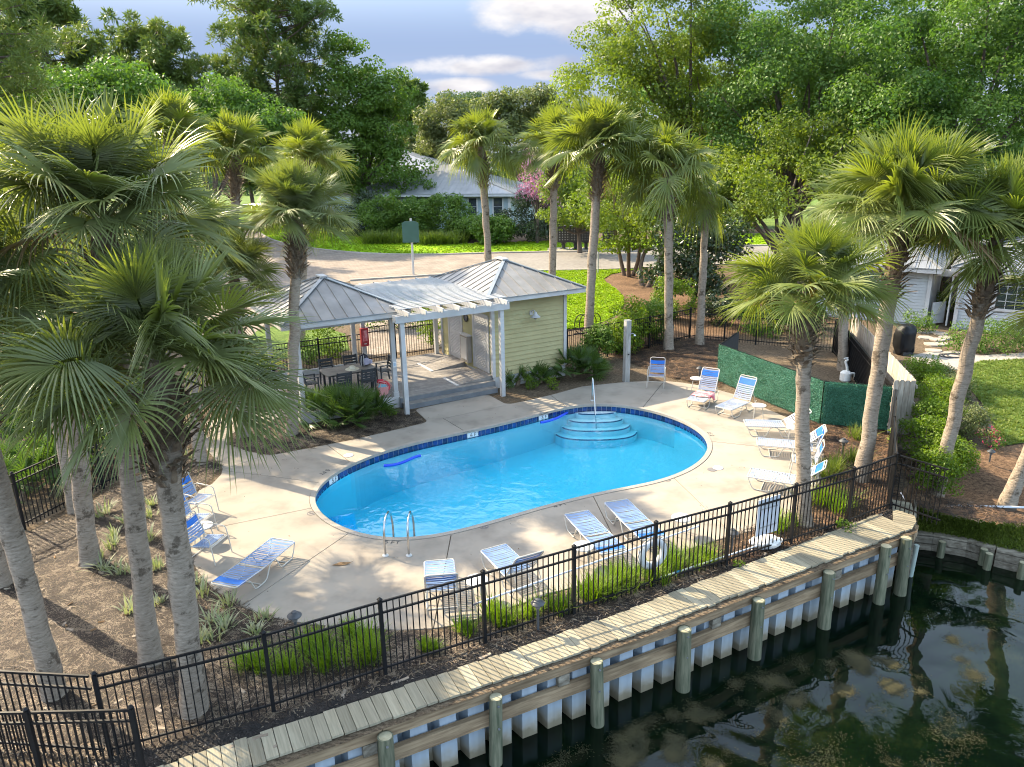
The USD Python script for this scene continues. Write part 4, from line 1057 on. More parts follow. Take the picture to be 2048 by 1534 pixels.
# ------------------------------------------------------------------ houses
mat('house_white', (0.48, 0.50, 0.51), (0.53, 0.55, 0.56), scale=2, rough=0.6, rnd=0.02)
mat('house_blue', (0.30, 0.37, 0.40), (0.34, 0.41, 0.44), scale=2, rough=0.6)
mat('glass_dark', (0.015, 0.02, 0.022), (0.03, 0.035, 0.04), scale=1, rough=0.05, spec=0.8)
mat('far_roof', (0.24, 0.25, 0.255), (0.31, 0.32, 0.325), scale=0.8, rough=0.4, metallic=0.3, rnd=0.04)
mat('shingle', (0.20, 0.20, 0.205), (0.30, 0.30, 0.31), scale=6, rough=0.8)


def XF(o, ang):
    c, s = math.cos(ang), math.sin(ang)
    return lambda u, v, z=0.0: np.array([o[0] + c * u - s * v, o[1] + s * u + c * v, z])


fh = thing('house', 'pale blue house with grey metal hip roof across the street', 'house', loc=(*D(930, 470, 90)[:2], 0))
HB = XF(D(1020, 480, 89)[:2], math.radians(-14))
hip_roof(fh, -21.0, 0.9, -0.7, 15.0, 4.05, 7.4, 0.3, mname='far_roof', rib=0.75, fascia=0.3, BF=HB, cap='far_roof')
part(fh, 'wall', MB().beam(HB(-20, 0.12, 2.0), HB(0, 0.12, 2.0), 0.2, 4.0).beam(HB(-0.1, 0.2, 2.0), HB(-0.1, 14, 2.0), 0.2, 4.0), 'house_blue', world=True)
clap(fh, (-20, 0.0), (0.02, 0.0), 0.3, 3.9, 'house_blue', exp=0.22, BF=HB)
clap(fh, (0.0, 0.0), (0.0, 14.0), 0.3, 3.9, 'house_blue', exp=0.22, BF=HB)
for (u, w) in ((-1.35, 1.0), (-4.4, 0.9), (-9.0, 1.2), (-14, 1.2)):
    wn = part(fh, 'window', MB().box(HB(u, -0.03, 2.55), (w + 0.36, 0.10, 2.36), rz=math.radians(-14)), 'white_paint', world=True)
    for q in (-1, 1):
        part(wn, 'pane', MB().box(HB(u, -0.09, 2.55 + q * 0.5), (w, 0.03, 0.95), rz=math.radians(-14)), 'glass_dark', world=True)
part(fh, 'corner_board', MB().box(HB(0.02, -0.02, 2.0), (0.3, 0.3, 3.9), rz=math.radians(-14)), 'white_paint', world=True)
h2 = thing('house', 'second grey metal roofed house showing behind the far trees', 'house', loc=(*D(850, 420, 125)[:2], 0))
H2 = XF(D(900, 440, 120)[:2], math.radians(-8))
hip_roof(h2, -22, 3, -1, 16, 5.4, 9.4, 3.0, mname='far_roof', rib=0.9, fascia=0.3, BF=H2, cap='far_roof')
part(h2, 'wall', MB().beam(H2(-21, .2, 2.6), H2(2, .2, 2.6), 0.3, 5.2), 'house_blue', world=True)

# white house at the right: two wings and an open gateway between
wh = thing('house', 'white sided house with arched window and gateway at the right edge', 'house', loc=(*G(1900, 665)[:2], 0))
wo = G(1905, 657)[:2]; wdir = G(2060, 672)[:2] - wo
WB = XF(wo, math.atan2(wdir[1], wdir[0]))
wl_ = lambda q: ((np.array(q) - wo) @ unit(wdir), (np.array(q) - wo) @ np.array([-unit(wdir)[1], unit(wdir)[0]]))
WA = math.atan2(wdir[1], wdir[0])
part(wh, 'wall', MB().beam(WB(0.0, 0.12, 1.5), WB(9, 0.12, 1.5), 0.2, 3.0).beam(WB(0.1, .25, 1.5), WB(0.1, 6, 1.5), 0.2, 3.0), 'house_white', world=True)
clap(wh, (0, 0), (9, 0), 0.1, 2.95, 'house_white', exp=0.15, BF=WB)
lw0 = wl_(G(1850, 652)[:2])[0]; lv = wl_(G(1850, 652)[:2])[1]
lw1 = lw0 - 5.5
part(wh, 'wall', MB().beam(WB(lw1, lv + .12, 1.4), WB(lw0, lv + .12, 1.4), 0.2, 2.8).beam(WB(lw0 - .1, lv + .25, 1.4), WB(lw0 - .1, lv + 5, 1.4), .2, 2.8), 'house_white', world=True)
clap(wh, (lw1, lv), (lw0, lv), 0.1, 2.75, 'house_white', exp=0.15, BF=WB)
for u, v in ((0.04, -0.02), (lw0 - .05, lv - .02)):
    part(wh, 'corner_board', MB().box(WB(u, v, 1.45), (0.16, 0.16, 2.9), rz=WA), 'white_paint', world=True)
for (u0, u1, v0, v1, z0) in ((lw1 - .4, lw0 + .4, lv - .5, lv + 6, 2.85), (-.4, 10, -.5, 8, 3.0)):
    hip_roof(wh, u0, u1, v0, v1, z0, z0 + 1.9, 0.3, mname='far_roof', rib=0.6, fascia=0.22, BF=WB, cap='far_roof')
part(wh, 'gateway_header', MB().beam(WB(lw0 + .02, lv + .6, 2.55), WB(-.02, lv + .6, 2.55), 0.3, 0.3), 'white_paint', world=True)
hg = part(wh, 'half_gate', MB().box(WB(lw0 + .42, lv + .5, 0.62), (0.8, 0.05, 1.05), rz=WA + 0.9), 'white_paint', world=True)
part(hg, 'gate_board', MB().box(WB(lw0 + .42, lv + .455, 0.62), (0.7, 0.03, 0.12), rz=WA + 0.9), 'white_paint', world=True)
part(wh, 'shutter', MB().box(WB(-.3, .4, 1.3), (0.06, 0.8, 2.4), rz=WA), 'white_paint', world=True)
# arched window
u0w, u1w = 1.55, 4.6; zc = 1.15
xs = [u0w + (u1w - u0w) * t for t in np.linspace(0, 1, 25)]
arch = lambda u: 2.05 + 0.42 * math.sqrt(max(0, 1 - ((u - (u0w + u1w) / 2) / ((u1w - u0w) / 2)) ** 2))
ap = Polygon([(u0w, zc)] + [(u1w, zc)] + [(x, arch(x)) for x in xs[::-1]])


def wallshape(poly, v0, v1):
    m = trimesh.creation.extrude_polygon(poly, v1 - v0, engine='earcut'); v = np.array(m.vertices)
    return MB().add(np.array([WB(x, -v0 - z, y) for x, y, z in v]), m.faces)


wn = part(wh, 'window', wallshape(ap.buffer(0.12, join_style=2).difference(ap), 0.0, 0.09), 'white_paint', world=True)
part(wn, 'glass', wallshape(ap, 0.03, 0.05), 'glass_dark', world=True)
for i in range(1, 8):
    u = u0w + (u1w - u0w) * i / 8
    part(wn, 'muntin', MB().beam(WB(u, -0.065, zc), WB(u, -0.065, arch(u)), 0.028, 0.03, up=np.append(unit(wdir), 0)), 'white_paint', world=True)
for z in (1.5, 1.85, 2.2):
    part(wn, 'muntin', MB().beam(WB(u0w + .02, -0.068, z), WB(u1w - .02, -0.068, z), 0.03, 0.028), 'white_paint', world=True)

# ================================================================== POOL FURNITURE AND SMALL THINGS
mat('frame_white', (0.50, 0.47, 0.41), (0.56, 0.53, 0.47), scale=3, rough=0.35, spec=0.5)
mat('strap', (0.15, 0.25, 0.46), (0.19, 0.295, 0.50), scale=3, rough=0.45, isl=0.05, spec=0.4)
mat('strap_pale', (0.25, 0.31, 0.44), (0.29, 0.35, 0.48), scale=3, rough=0.45, isl=0.05, spec=0.4)
mat('strap_blue', (0.010, 0.13, 0.52), (0.014, 0.17, 0.60), scale=3, rough=0.45, isl=0.08, spec=0.4)
mat('table_white', (0.50, 0.50, 0.48), (0.55, 0.55, 0.53), scale=3, rough=0.35)
mat('steel', (0.70, 0.70, 0.70), rough=0.12, metallic=1.0)
mat('noodle', (0.010, 0.06, 0.62), (0.015, 0.09, 0.72), scale=3, rough=0.6)


def strapset(mb, pts, wid, half, gap, r):
    """Straps across y laid along the path pts (x, z)."""
    pts = np.asarray(pts, float); seg = np.linalg.norm(np.diff(pts, axis=0), axis=1); cum = np.append(0, np.cumsum(seg)); s = gap
    while s + wid < cum[-1]:
        q = []
        for t in (s, s + wid / 2, s + wid):
            q.append([np.interp(t, cum, pts[:, 0]), np.interp(t, cum, pts[:, 1])])
        q = np.array(q); sag = r.uniform(0.006, 0.022); y = np.linspace(-half, half, 7)
        v, f = [], []
        for i, yy in enumerate(y):
            d = sag * (1 - (yy / half) ** 2)
            for (x, z) in (q[0], q[2]):
                v.append([x, yy, z + 0.016 - d])
        for (x, z) in (q[0], q[2]):
            pass
        k = len(y)
        for i in range(k - 1):
            f.append([2 * i, 2 * i + 1, 2 * i + 3, 2 * i + 2])
        # wraps round the tubes
        for sgn, i in ((-1, 0), (1, k - 1)):
            b = len(v)
            v += [[q[0][0], sgn * (half + 0.018), q[0][1]], [q[2][0], sgn * (half + 0.018), q[2][1]], [q[0][0], sgn * half, q[0][1] - 0.02], [q[2][0], sgn * half, q[2][1] - 0.02]]
            f += [[2 * i, 2 * i + 1, b + 1, b], [b, b + 1, b + 3, b + 2]]
        mb.add(v, f); s += wid + gap


def lounger(px_foot, px_head, back_deg, label, zz=0.33, pale=False, seed=0, length=None, bl=0.80):
    a, b = G(*px_foot, zz), G(*px_head, zz)
    rz = math.atan2(*(b - a)[1::-1])
    o = np.array([a[0], a[1], DECK_Z])
    t = thing('sun_lounger', label, 'sun lounger', 'sun loungers round the pool', loc=o, rz=rz)
    r = RNG(seed); hw = 0.30; hx = 1.16
    th = math.radians(back_deg); bd = np.array([math.cos(th), math.sin(th)])
    zt = zz
    fr = MB()
    # seat frame: a U from hinge round the foot end
    c = 0.05
    fr.tube([[hx, -hw, zt], [0.6, -hw, zt], [c, -hw, zt], [0.012, -hw + 0.015, zt], [0, -hw + c, zt], [0, hw - c, zt], [0.012, hw - .015, zt], [c, hw, zt], [0.6, hw, zt], [hx, hw, zt]], 0.0145, 8)
    part(t, 'seat_frame', fr, 'frame_white', smooth=True)
    bk = MB(); e = np.array([hx, zt]) + bd * bl; e2 = np.array([hx, zt]) + bd * (bl + 0.05); e1 = np.array([hx, zt])
    P3 = lambda q, y: [q[0], y, q[1]]
    bk.tube([P3(e1, -hw), P3((e1 + e) / 2, -hw), P3(e, -hw), P3(e + bd * .04, -hw + .02), P3(e2, -hw + .07), P3(e2, hw - .07), P3(e + bd * .04, hw - .02), P3(e, hw), P3((e1 + e) / 2, hw), P3(e1, hw)], 0.0145, 8)
    part(t, 'back_frame', bk, 'frame_white', smooth=True)
    for sgn in (-1, 1):
        y = sgn * (hw - 0.005)
        part(t, 'leg', MB().tube([[0.02, y, zt - .01], [0.10, y, 0.12], [0.16, y, 0.03], [0.22, y, 0.014], [0.50, y, 0.014], [0.58, y, 0.04], [0.70, y, zt - .05], [0.78, y, zt - .012]], 0.0135, 8), 'frame_white', smooth=True)
        part(t, 'leg', MB().tube([[0.82, y, zt - .012], [0.92, y, zt - .05], [1.06, y, 0.05], [1.14, y, 0.014], [1.38, y, 0.014], [1.46, y, 0.04], [1.56, y, zt - .08], [1.62, y, zt - 0.02 if back_deg < 20 else zt - .06]], 0.0135, 8), 'frame_white', smooth=True)
    for x in (0.36, 1.26):
        part(t, 'cross_bar', MB().tube([[x, -hw, 0.016], [x, hw, 0.016]], 0.012, 8), 'frame_white', smooth=True)
    part(t, 'cross_bar', MB().tube([[hx - .03, -hw, zt - .01], [hx - .03, hw, zt - .01]], 0.012, 8), 'frame_white', smooth=True)
    if back_deg > 20:
        m = e1 + bd * 0.42
        for sgn in (-1, 1):
            part(t, 'back_prop', MB().tube([P3(m, sgn * (hw - .03)), [m[0] + 0.20, sgn * (hw - .03), zt - 0.02], [1.55, sgn * (hw - .03), zt - .08]], 0.010, 6), 'frame_white', smooth=True)
    s1 = MB(); strapset(s1, [[0.02, zt], [hx - .02, zt]], 0.045, hw, 0.019, r)
    part(t, 'seat_straps', s1, 'strap_pale' if pale else 'strap')
    s2 = MB(); strapset(s2, [e1 + bd * .03, e1 + bd * (bl - 0.24)], 0.045, hw, 0.019, r)
    part(t, 'back_straps', s2, 'strap_pale' if pale else 'strap')
    s3 = MB(); strapset(s3, [e1 + bd * (bl - 0.245), e1 + bd * (bl - 0.045)], 0.046, hw, 0.003, r)
    part(t, 'headrest_straps', s3, 'strap_blue', label='bright blue head band')
    s4 = MB(); strapset(s4, [e1 + bd * (bl - 0.045), e1 + bd * (bl + 0.015)], 0.04, hw, 0.004, r)
    part(t, 'back_straps', s4, 'strap_pale' if pale else 'strap')
    return t


lounger((567, 1081), (462, 1166), 4, 'flat sun lounger with blue head band alone at the left of the deck', seed=1)
lounger((878, 1122), (884, 1196), 52, 'sun lounger right of the ladder, back raised toward the fence', seed=2)
lounger((986, 1096), (1030, 1140), 52, 'sun lounger with raised back beside the small table at the front fence', seed=3)
lounger((1152, 1026), (1207, 1085), 2, 'left one of two flat loungers lying parallel at the front edge', seed=4)
lounger((1231, 1003), (1290, 1062), 2, 'right one of two flat loungers lying parallel at the front edge', seed=5)
lf_ = lounger((1390, 803), (1420, 779), 64, 'raised sun lounger with a pink towel on its seat', pale=True, seed=6)
lounger((1446, 818), (1504, 792), 62, 'raised sun lounger in front of the green mesh, left of a round table', pale=True, seed=7)
lounger((1490, 847), (1566, 849), 36, 'white sun lounger pointing at the green mesh behind two round tables', pale=True, seed=8)
lounger((1514, 884), (1590, 890), 42, 'white sun lounger behind the two armchairs by the leaning palm', pale=True, seed=9)
lounger((1498, 946), (1585, 960), 40, 'white sun lounger nearest the front fence at the right', pale=True, seed=10)

# pink towel on the seat of the towel lounger
mat('towel_pink', (0.62, 0.10, 0.13), (0.80, 0.42, 0.42), scale=5, rough=0.95, bump=0.5, bscale=60, lo=.4, hi=.6)
mat('leaf_dead', (0.16, 0.085, 0.035), (0.30, 0.18, 0.08), scale=12, rough=0.9)
o_, rz_ = OFF[str(lf_.GetPath())]
n1, n2 = 26, 22
uu, vv = np.meshgrid(np.linspace(0, 1, n1), np.linspace(0, 1, n2), indexing='ij')
lx = 0.45 + 0.62 * uu + 0.03 * np.sin(vv * 9); ly = -0.36 + 0.70 * vv + 0.04 * np.sin(uu * 7)
pz = 0.362 + 0.05 * np.maximum(0, meshkit.fbm(np.stack([uu * 4, vv * 4, uu * 0], -1), 3, 2) - 0.35)
pz = np.where(np.abs(ly) > 0.31, pz - (np.abs(ly) - .31) * 2.2, pz)
w3 = frame_pts(np.stack([lx, ly, pz], -1).reshape(-1, 3), o_, rz_)
idx = np.arange(n1 * n2).reshape(n1, n2)
single('towel', MB().add(w3, np.stack([idx[:-1, :-1], idx[1:, :-1], idx[1:, 1:], idx[:-1, 1:]], -1).reshape(-1, 4)), 'towel_pink', 'crumpled pink and red towel lying on a raised lounger', 'towel', smooth=True)


def armchair(px, face_px, label, zz=0.0, pale=False, seed=0, group='strap armchairs round the pool'):
    """px: ground point under the seat's middle; face_px: a ground point it faces."""
    a, b = G(*px), G(*face_px); rz = math.atan2(*(b - a)[1::-1])
    t = thing('armchair', label, 'armchair', group, loc=(a[0], a[1], DECK_Z), rz=rz)
    hw = 0.27; r = RNG(seed)
    sx0, sx1, sz0, sz1 = -0.24, 0.26, 0.38, 0.43      # seat back and front
    th = math.radians(108); bd = np.array([math.cos(th), math.sin(th)]); e1 = np.array([sx0, sz0]); L = 0.62
    P3 = lambda q, y: [q[0], y, q[1]]
    e = e1 + bd * (L - .05); e2 = e1 + bd * L
    part(t, 'seat_frame', MB().tube([[sx1, -hw, sz1], P3(e1, -hw), P3(e1 + bd * .3, -hw), P3(e, -hw), P3(e + bd * .035, -hw + .02), P3(e2, -hw + .07), P3(e2, hw - .07), P3(e + bd * .035, hw - .02), P3(e, hw), P3(e1 + bd * .3, hw), P3(e1, hw), [sx1, hw, sz1]], 0.0135, 8).tube([[sx1, -hw, sz1], [sx1 + .01, 0, sz1 - .01], [sx1, hw, sz1]], 0.0135, 8), 'frame_white', smooth=True)
    for s in (-1, 1):
        y = s * (hw + 0.035)
        m = e1 + bd * 0.30
        part(t, 'arm', MB().tube([[-.38, y, 0.005], [-.36, y, .12], [-.30, y, 0.50], [m[0] + .02, y, .63], [m[0] + .12, y, 0.66], [0.10, y, 0.65], [0.22, y, 0.64], [0.275, y, 0.60], [0.30, y, .45], [0.34, y, 0.10], [0.35, y, 0.005]], 0.0125, 8), 'frame_white', smooth=True)
    part(t, 'leg_bar', MB().tube([[-.37, -hw - .035, .02], [-.37, hw + .035, .02]], 0.011, 8).tube([[sx1 + .04, -hw - .03, sz1 - .01], [sx1 + .04, hw + .03, sz1 - .01]], 0.011, 8), 'frame_white', smooth=True)
    s1 = MB(); strapset(s1, [[sx1 - .01, sz1], e1 + [.02, 0]], 0.047, hw, 0.013, r)
    part(t, 'seat_straps', s1, 'strap_pale' if pale else 'strap')
    s2 = MB(); strapset(s2, [e1 + bd * .03, e1 + bd * .36], 0.047, hw, 0.012, r)
    part(t, 'back_straps', s2, 'strap_pale' if pale else 'strap')
    s3 = MB(); strapset(s3, [e1 + bd * .36, e1 + bd * .545], 0.046, hw, 0.003, r)
    part(t, 'headrest_straps', s3, 'strap_blue', label='bright blue top band')
    return t


armchair((398, 1029), (520, 1052), 'blue strap armchair furthest back of three at the left deck edge', seed=1)
armchair((393, 1071), (520, 1085), 'blue strap armchair half hidden by palm trunk, behind the small table', seed=2)
armchair((420, 1116), (520, 1128), 'blue strap armchair nearest the flat lounger at the left', seed=3)
armchair((1312, 772), (1302, 806), 'lone blue strap armchair at the back of the deck near the shower post', seed=4)
armchair((1610, 921), (1500, 908), 'white strap armchair behind the palm, further from the front fence', pale=True, seed=5)
armchair((1606, 950), (1500, 938), 'white strap armchair behind the palm, nearer to the front fence', pale=True, seed=6)


def side_table(px, label, h=0.43):
    o = G(*px, h)
    t = thing('side_table', label, 'side table', 'white round side tables round the pool', loc=(o[0], o[1], DECK_Z))
    part(t, 'tabletop', MB().lathe([(0.20, h - .03), (0.225, h - .022), (0.23, h - .01), (0.222, h), (0.05, h + .003)], 30), 'table_white', smooth=40)
    for k in range(4):
        a = k * math.pi / 2 + 0.5
        d = np.array([math.cos(a), math.sin(a), 0])
        part(t, 'leg', MB().tube([d * .15 + Z3 * (h - .02), d * .185 + Z3 * .2, d * .215], 0.012, 7), 'frame_white')
    part(t, 'ring', MB().tube([[0.17 * math.cos(q), .17 * math.sin(q), h - .04] for q in np.linspace(0, 2 * np.pi, 20, endpoint=False)], 0.01, 6, closed=True), 'frame_white')
    return t


for p, lab in (((405, 1052), 'white round side table between the three left armchairs'), ((953, 1161), 'white round side table between two raised loungers at the front fence'), ((1166, 1093), 'white round side table at the head of the front flat loungers'),
               ((1363, 1036), 'white round side table just behind the front fence near the wire hoop'), ((1393, 757), 'white round side table left of the towel lounger'), ((1518, 811), 'white round side table right of the raised lounger at the green mesh'), ((1588, 855), 'white round side table in front of the lounger beside the leaning palm')):
    side_table(p, lab)

# ladder grab rails
for x, lab in ((771, 'left chrome grab rail of the pool ladder'), (818, 'right chrome grab rail of the pool ladder')):
    a = G(x, 1111, DECK_Z)
    q = np.array(ring.interpolate(ring.project(Point(a[0] + 0.03, a[1] + .6))).coords[0]); d = unit(np.append(q - a[:2], 0)); b = np.append(q, 0) + d * 0.10
    t = thing('grab_rail', lab, 'grab rail', 'grab rails of the pool ladder', loc=a)
    m = (b - a)
    part(t, 'rail', MB().tube([[0, 0, 0], [0, 0, .45], m * .08 + Z3 * .70, m * .3 + Z3 * .82, m * .6 + Z3 * .80, m * .88 + Z3 * .62, m * 1.0 + Z3 * .35, m * 1.02 - Z3 * .7], 0.024, 12), 'steel', smooth=True)
    part(t, 'flange', MB().lathe([(0.07, 0), (0.07, .012), (0.03, .03)], 18), 'table_white', smooth=40)
for k in range(2):
    pass
# handrail of the entry steps
a = G(1184, 801, DECK_Z); b = G(1194, 853, -0.5)
t = thing('handrail', 'chrome handrail rising from the deck and sloping down into the entry steps', 'handrail', loc=a)
m = b - a
part(t, 'rail', MB().tube([[0, 0, 0], [0, 0, .5], [0, 0, .78], m * .03 + Z3 * .86, m * .10 + Z3 * .86, m * .5 + Z3 * .40, m * .9 - Z3 * .18, m * 1.0 - Z3 * .6], 0.024, 12), 'steel', smooth=True)
part(t, 'flange', MB().lathe([(0.07, 0), (0.07, .012), (0.03, .03)], 18), 'table_white', smooth=40)
# floating noodles
for pts, lab in (([(768, 931), (790, 929), (812, 922), (830, 914), (841, 911)], 'blue foam pool noodle floating at the left of the pool'), ([(1081, 845), (1100, 841), (1118, 834), (1134, 825)], 'blue foam pool noodle floating against the far edge by the steps')):
    P_ = smooth_open([G(x, y, WZ + 0.02) for x, y in pts], 16)
    single('pool_noodle', MB().tube(P_, 0.042, 10), 'noodle', lab, 'pool noodle', smooth=50)


def onfence(px, py, off):
    """Point on the vertical plane just behind (off > 0: pool side) the front fence."""
    d = ray(px, py); e = fp[9] - fp[1]; n = unit(np.array([-e[1], e[0]]))
    best = None
    for i in range(9):
        e = fp[i + 1] - fp[i]; n = unit(np.array([-e[1], e[0]])); t = ((fp[i] + n * off) @ n) / (d[:2] @ n); q = d * t
        s = (q[:2] - fp[i]) @ unit(e)
        if -0.05 <= s <= np.linalg.norm(e) + .05:
            return q + [0, 0, H]
    return q + [0, 0, H]


mat('buoy_white', (0.62, 0.66, 0.66), (0.74, 0.77, 0.76), scale=6, rough=0.6)
c = onfence(1305, 1107, 0.12); e = unit(np.append(fp[6] - fp[5], 0))
rb = thing('ring_buoy', 'white life ring hung on the pool side of the front fence', 'life ring', loc=c)
part(rb, 'ring', MB().tube([e * .26 * math.cos(q) + Z3 * .26 * math.sin(q) for q in np.linspace(0, 2 * np.pi, 36, endpoint=False)], 0.075, 12, closed=True), 'buoy_white', smooth=True)
part(rb, 'rope', MB().tube([e * .345 * math.cos(q) * (1 + .03 * math.sin(8 * q)) + Z3 * .345 * math.sin(q) for q in np.linspace(0, 2 * np.pi, 40, endpoint=False)], 0.009, 6, closed=True), 'lip')
mat('sign_back', (0.70, 0.75, 0.80), (0.76, 0.80, 0.85), scale=2, rough=0.35)
a, b, d_ = onfence(1517, 1003, 0.05), onfence(1561, 992, 0.05), onfence(1517, 1074, .05)
sg = thing('notice_board', 'pale blank back of a notice board fixed to the front fence', 'sign', loc=(a + b) / 2)
part(sg, 'panel', MB().beam([*(a[:2]), (a[2] + d_[2]) / 2 + .02], [*(b[:2]), (a[2] + d_[2]) / 2 + .02], 0.012, a[2] - d_[2]), 'sign_back', world=True)
for zz in (0.25, 0.75):
    z = d_[2] + (a[2] - d_[2]) * zz
    part(sg, 'bracket', MB().beam([*(a[:2] + (b - a)[:2] * .1 - [0, .0]), z], [*(a[:2] + (b - a)[:2] * .9), z], 0.03, 0.03), 'galv', world=True)
mat('pole_white', (0.66, 0.70, 0.74), rough=0.35)
mat('pole_blue', (0.05, 0.30, 0.55), rough=0.35)
for pts, mt, lab in (([(943, 1210), (1060, 1160), (1250, 1100), (1398, 1052)], 'pole_white', 'long white pool pole hung along the pool side of the front fence'), ([(1320, 1155), (1410, 1126), (1516, 1091)], 'pole_white', 'pale blue telescopic pole resting low along the front fence near the life ring')):
    P_ = [onfence(x, y, 0.14) for x, y in pts]
    P_ = [P_[0] + (P_[-1] - P_[0]) * t for t in np.linspace(0, 1, 6)]
    pl = thing('pool_pole', lab, 'pole', loc=P_[0])
    part(pl, 'shaft', MB().tube(np.array(P_), 0.018, 10), mt, world=True, smooth=50)
    if 'blue' in lab:
        part(pl, 'grip', MB().tube(np.array([P_[0] + (P_[-1] - P_[0]) * .14, P_[0] + (P_[-1] - P_[0]) * .20]), 0.024, 10), 'pole_blue', world=True)
    else:
        part(pl, 'tip', MB().tube(np.array([P_[0], P_[0] + (P_[-1] - P_[0]) * .02]), 0.022, 10), 'faded_ink', world=True)
a = G(1411, 1047, DECK_Z)
single('wire_hoop', MB().tube([a + [-.06, 0, 0], a + [-.10, 0, .2], a + [-.08, .02, .36], a + [0, .03, .43], a + [.07, .02, .34], a + [.08, 0, .16], a + [0.04, 0, 0]], 0.006, 6), 'galv', 'thin wire hoop standing on the deck behind the front fence', 'wire hoop', smooth=True)
# valve cover behind the fence
mat('shell_white', (0.66, 0.66, 0.62), (0.78, 0.78, 0.74), scale=8, rough=0.7)
o = G(1530, 1095, 0.0)
vb = thing('white_bundle', 'white rounded bundle lying on the ground under the notice board', 'bundle', loc=o)
nm = trimesh.creation.icosphere(3, 1.0); v = np.array(nm.vertices); v = v * (1 + 0.35 * (meshkit.fbm(v * 2.2, 3, 5) - .5)[:, None]) * [0.34, 0.2, 0.16] + [0, 0, .14]
part(vb, 'bundle', MB().add(v, nm.faces), 'shell_white')
part(vb, 'rim', MB().tube([[.36 * math.cos(q), .2 * math.sin(q), .10 + .10 * math.cos(q)] for q in np.linspace(0, 2 * np.pi, 24, endpoint=False)], 0.012, 6, closed=True), 'galv')


# path lights
mat('lamp_dark', (0.035, 0.04, 0.045), (0.06, 0.065, 0.07), scale=5, rough=0.5)


def path_light(px, top_py, label, h=None, s=1.0):
    o = G(*px)
    if h is None:
        lo, hi = 0.1, 1.6
        for _ in range(40):
            m = (lo + hi) / 2; q = np.array([o[0], o[1], m - H]); dd = q[1] * _c - q[2] * _s; uu_ = q[1] * _s + q[2] * _c
            Y = -uu_ / dd * F
            if 767 + Y + math.sin(ROLL) * (q[0] / dd * F) > top_py: lo = m
            else: hi = m
        h = (lo + hi) / 2
    t = thing('path_light', label, 'path light', 'dark mushroom cap path lights', loc=(o[0], o[1], 0))
    part(t, 'stake', MB().tube([[0, 0, -.02], [0, 0, h - .17 * s]], 0.022 * s + .004, 10), 'lamp_dark')
    part(t, 'lens', MB().lathe([(0.045 * s, h - .20 * s), (0.06 * s, h - .10 * s)], 14), 'faded_ink')
    part(t, 'cap', MB().lathe([(0.125 * s, h - .105 * s), (0.13 * s, h - .09 * s), (0.085 * s, h - .05 * s), (0.055 * s, h - .035 * s), (0.045 * s, h - .01 * s), (0.012, h)], 18), 'lamp_dark', smooth=35)


path_light((362, 966), 933, 'dark path light in the straw behind the three left armchairs')
path_light((596, 1292), 1222, 'dark path light behind the front fence, lower left')
path_light((1076, 1262), 1197, 'dark path light in liriope grass behind the front fence middle')
path_light((1462, 1108), 1057, 'dark path light by the fence post left of the notice board')
path_light((1398, 762), 732, 'dark path light behind the towel lounger at the deck back')
path_light((1684, 912), 876, 'dark path light in orange straw right of the leaning palm')
path_light((1979, 922), 898, 'small dark path light in the right yard bed, nearest', s=.8)
path_light((1972, 866), 847, 'small dark path light beside red flowers in the right yard bed', s=.8)
path_light((1961, 828), 814, 'small dark path light furthest back in the right yard bed', s=.8)

# outdoor shower post
mat('post_grey', (0.26, 0.25, 0.23), (0.42, 0.41, 0.38), scale=2, stretch=(8, 8, .8), rough=0.9, bump=.3)
o = G(1252, 763)
sp = thing('shower_post', 'tall weathered grey timber shower post at the deck edge by the restrooms', 'post', loc=o)
part(sp, 'timber', MB().box((0, 0, 1.18), (0.20, 0.20, 2.36), rz=.4), 'post_grey')
part(sp, 'post_cap', MB().box((0, 0, 2.375), (0.21, 0.21, 0.03), rz=.4), 'galv')
part(sp, 'shower_arm', MB().tube([[.08, -.09, 1.85], [.16, -.15, 1.92], [.24, -.2, 1.88]], 0.012, 8), 'galv')
part(sp, 'shower_head', MB().lathe([(0.02, 0), (0.05, -.05)], 12, loc=(.245, -.203, 1.88)), 'galv')
part(sp, 'valve', MB().lathe([(0.035, -.02), (0.035, .02)], 10, loc=(.05, -.12, 1.1)), 'dark_metal')

# red extinguisher cabinet on the pavilion post
mat('red_box', (0.36, 0.02, 0.03), (0.44, 0.03, 0.04), scale=4, rough=0.4)
rbx = thing('extinguisher_cabinet', 'red emergency cabinet on the white post behind the dining table', 'cabinet', loc=B(0.38, 5.16, 1.55))
part(rbx, 'case', MB().box(B(0.42, 5.13, 1.62), (0.30, 0.16, 0.72), rz=BA), 'red_box', world=True)
part(rbx, 'window_pane', MB().box(B(0.42, 5.046, 1.68), (0.18, 0.012, 0.42), rz=BA), 'towel_pink', world=True)
part(rbx, 'handle', MB().box(B(0.42, 5.04, 1.36), (0.10, 0.02, 0.03), rz=BA), 'white_tile', world=True)

pn = thing('post_notice', 'small pale notice plate on the front right pavilion post', 'sign', loc=B(0, .87, 1.55))
part(pn, 'plate', MB().box(B(0.0, .866, 1.55), (0.12, 0.012, 0.20), rz=BA), 'white_tile', world=True)
part(pn, 'print_lines', MB().beam(B(-.04, .857, 1.60), B(.04, .857, 1.60), .004, .014).beam(B(-.04, .857, 1.56), B(.04, .857, 1.56), .004, .014).beam(B(-.04, .857, 1.52), B(.03, .857, 1.52), .004, .014), 'pole_blue', world=True, kind='stuff')
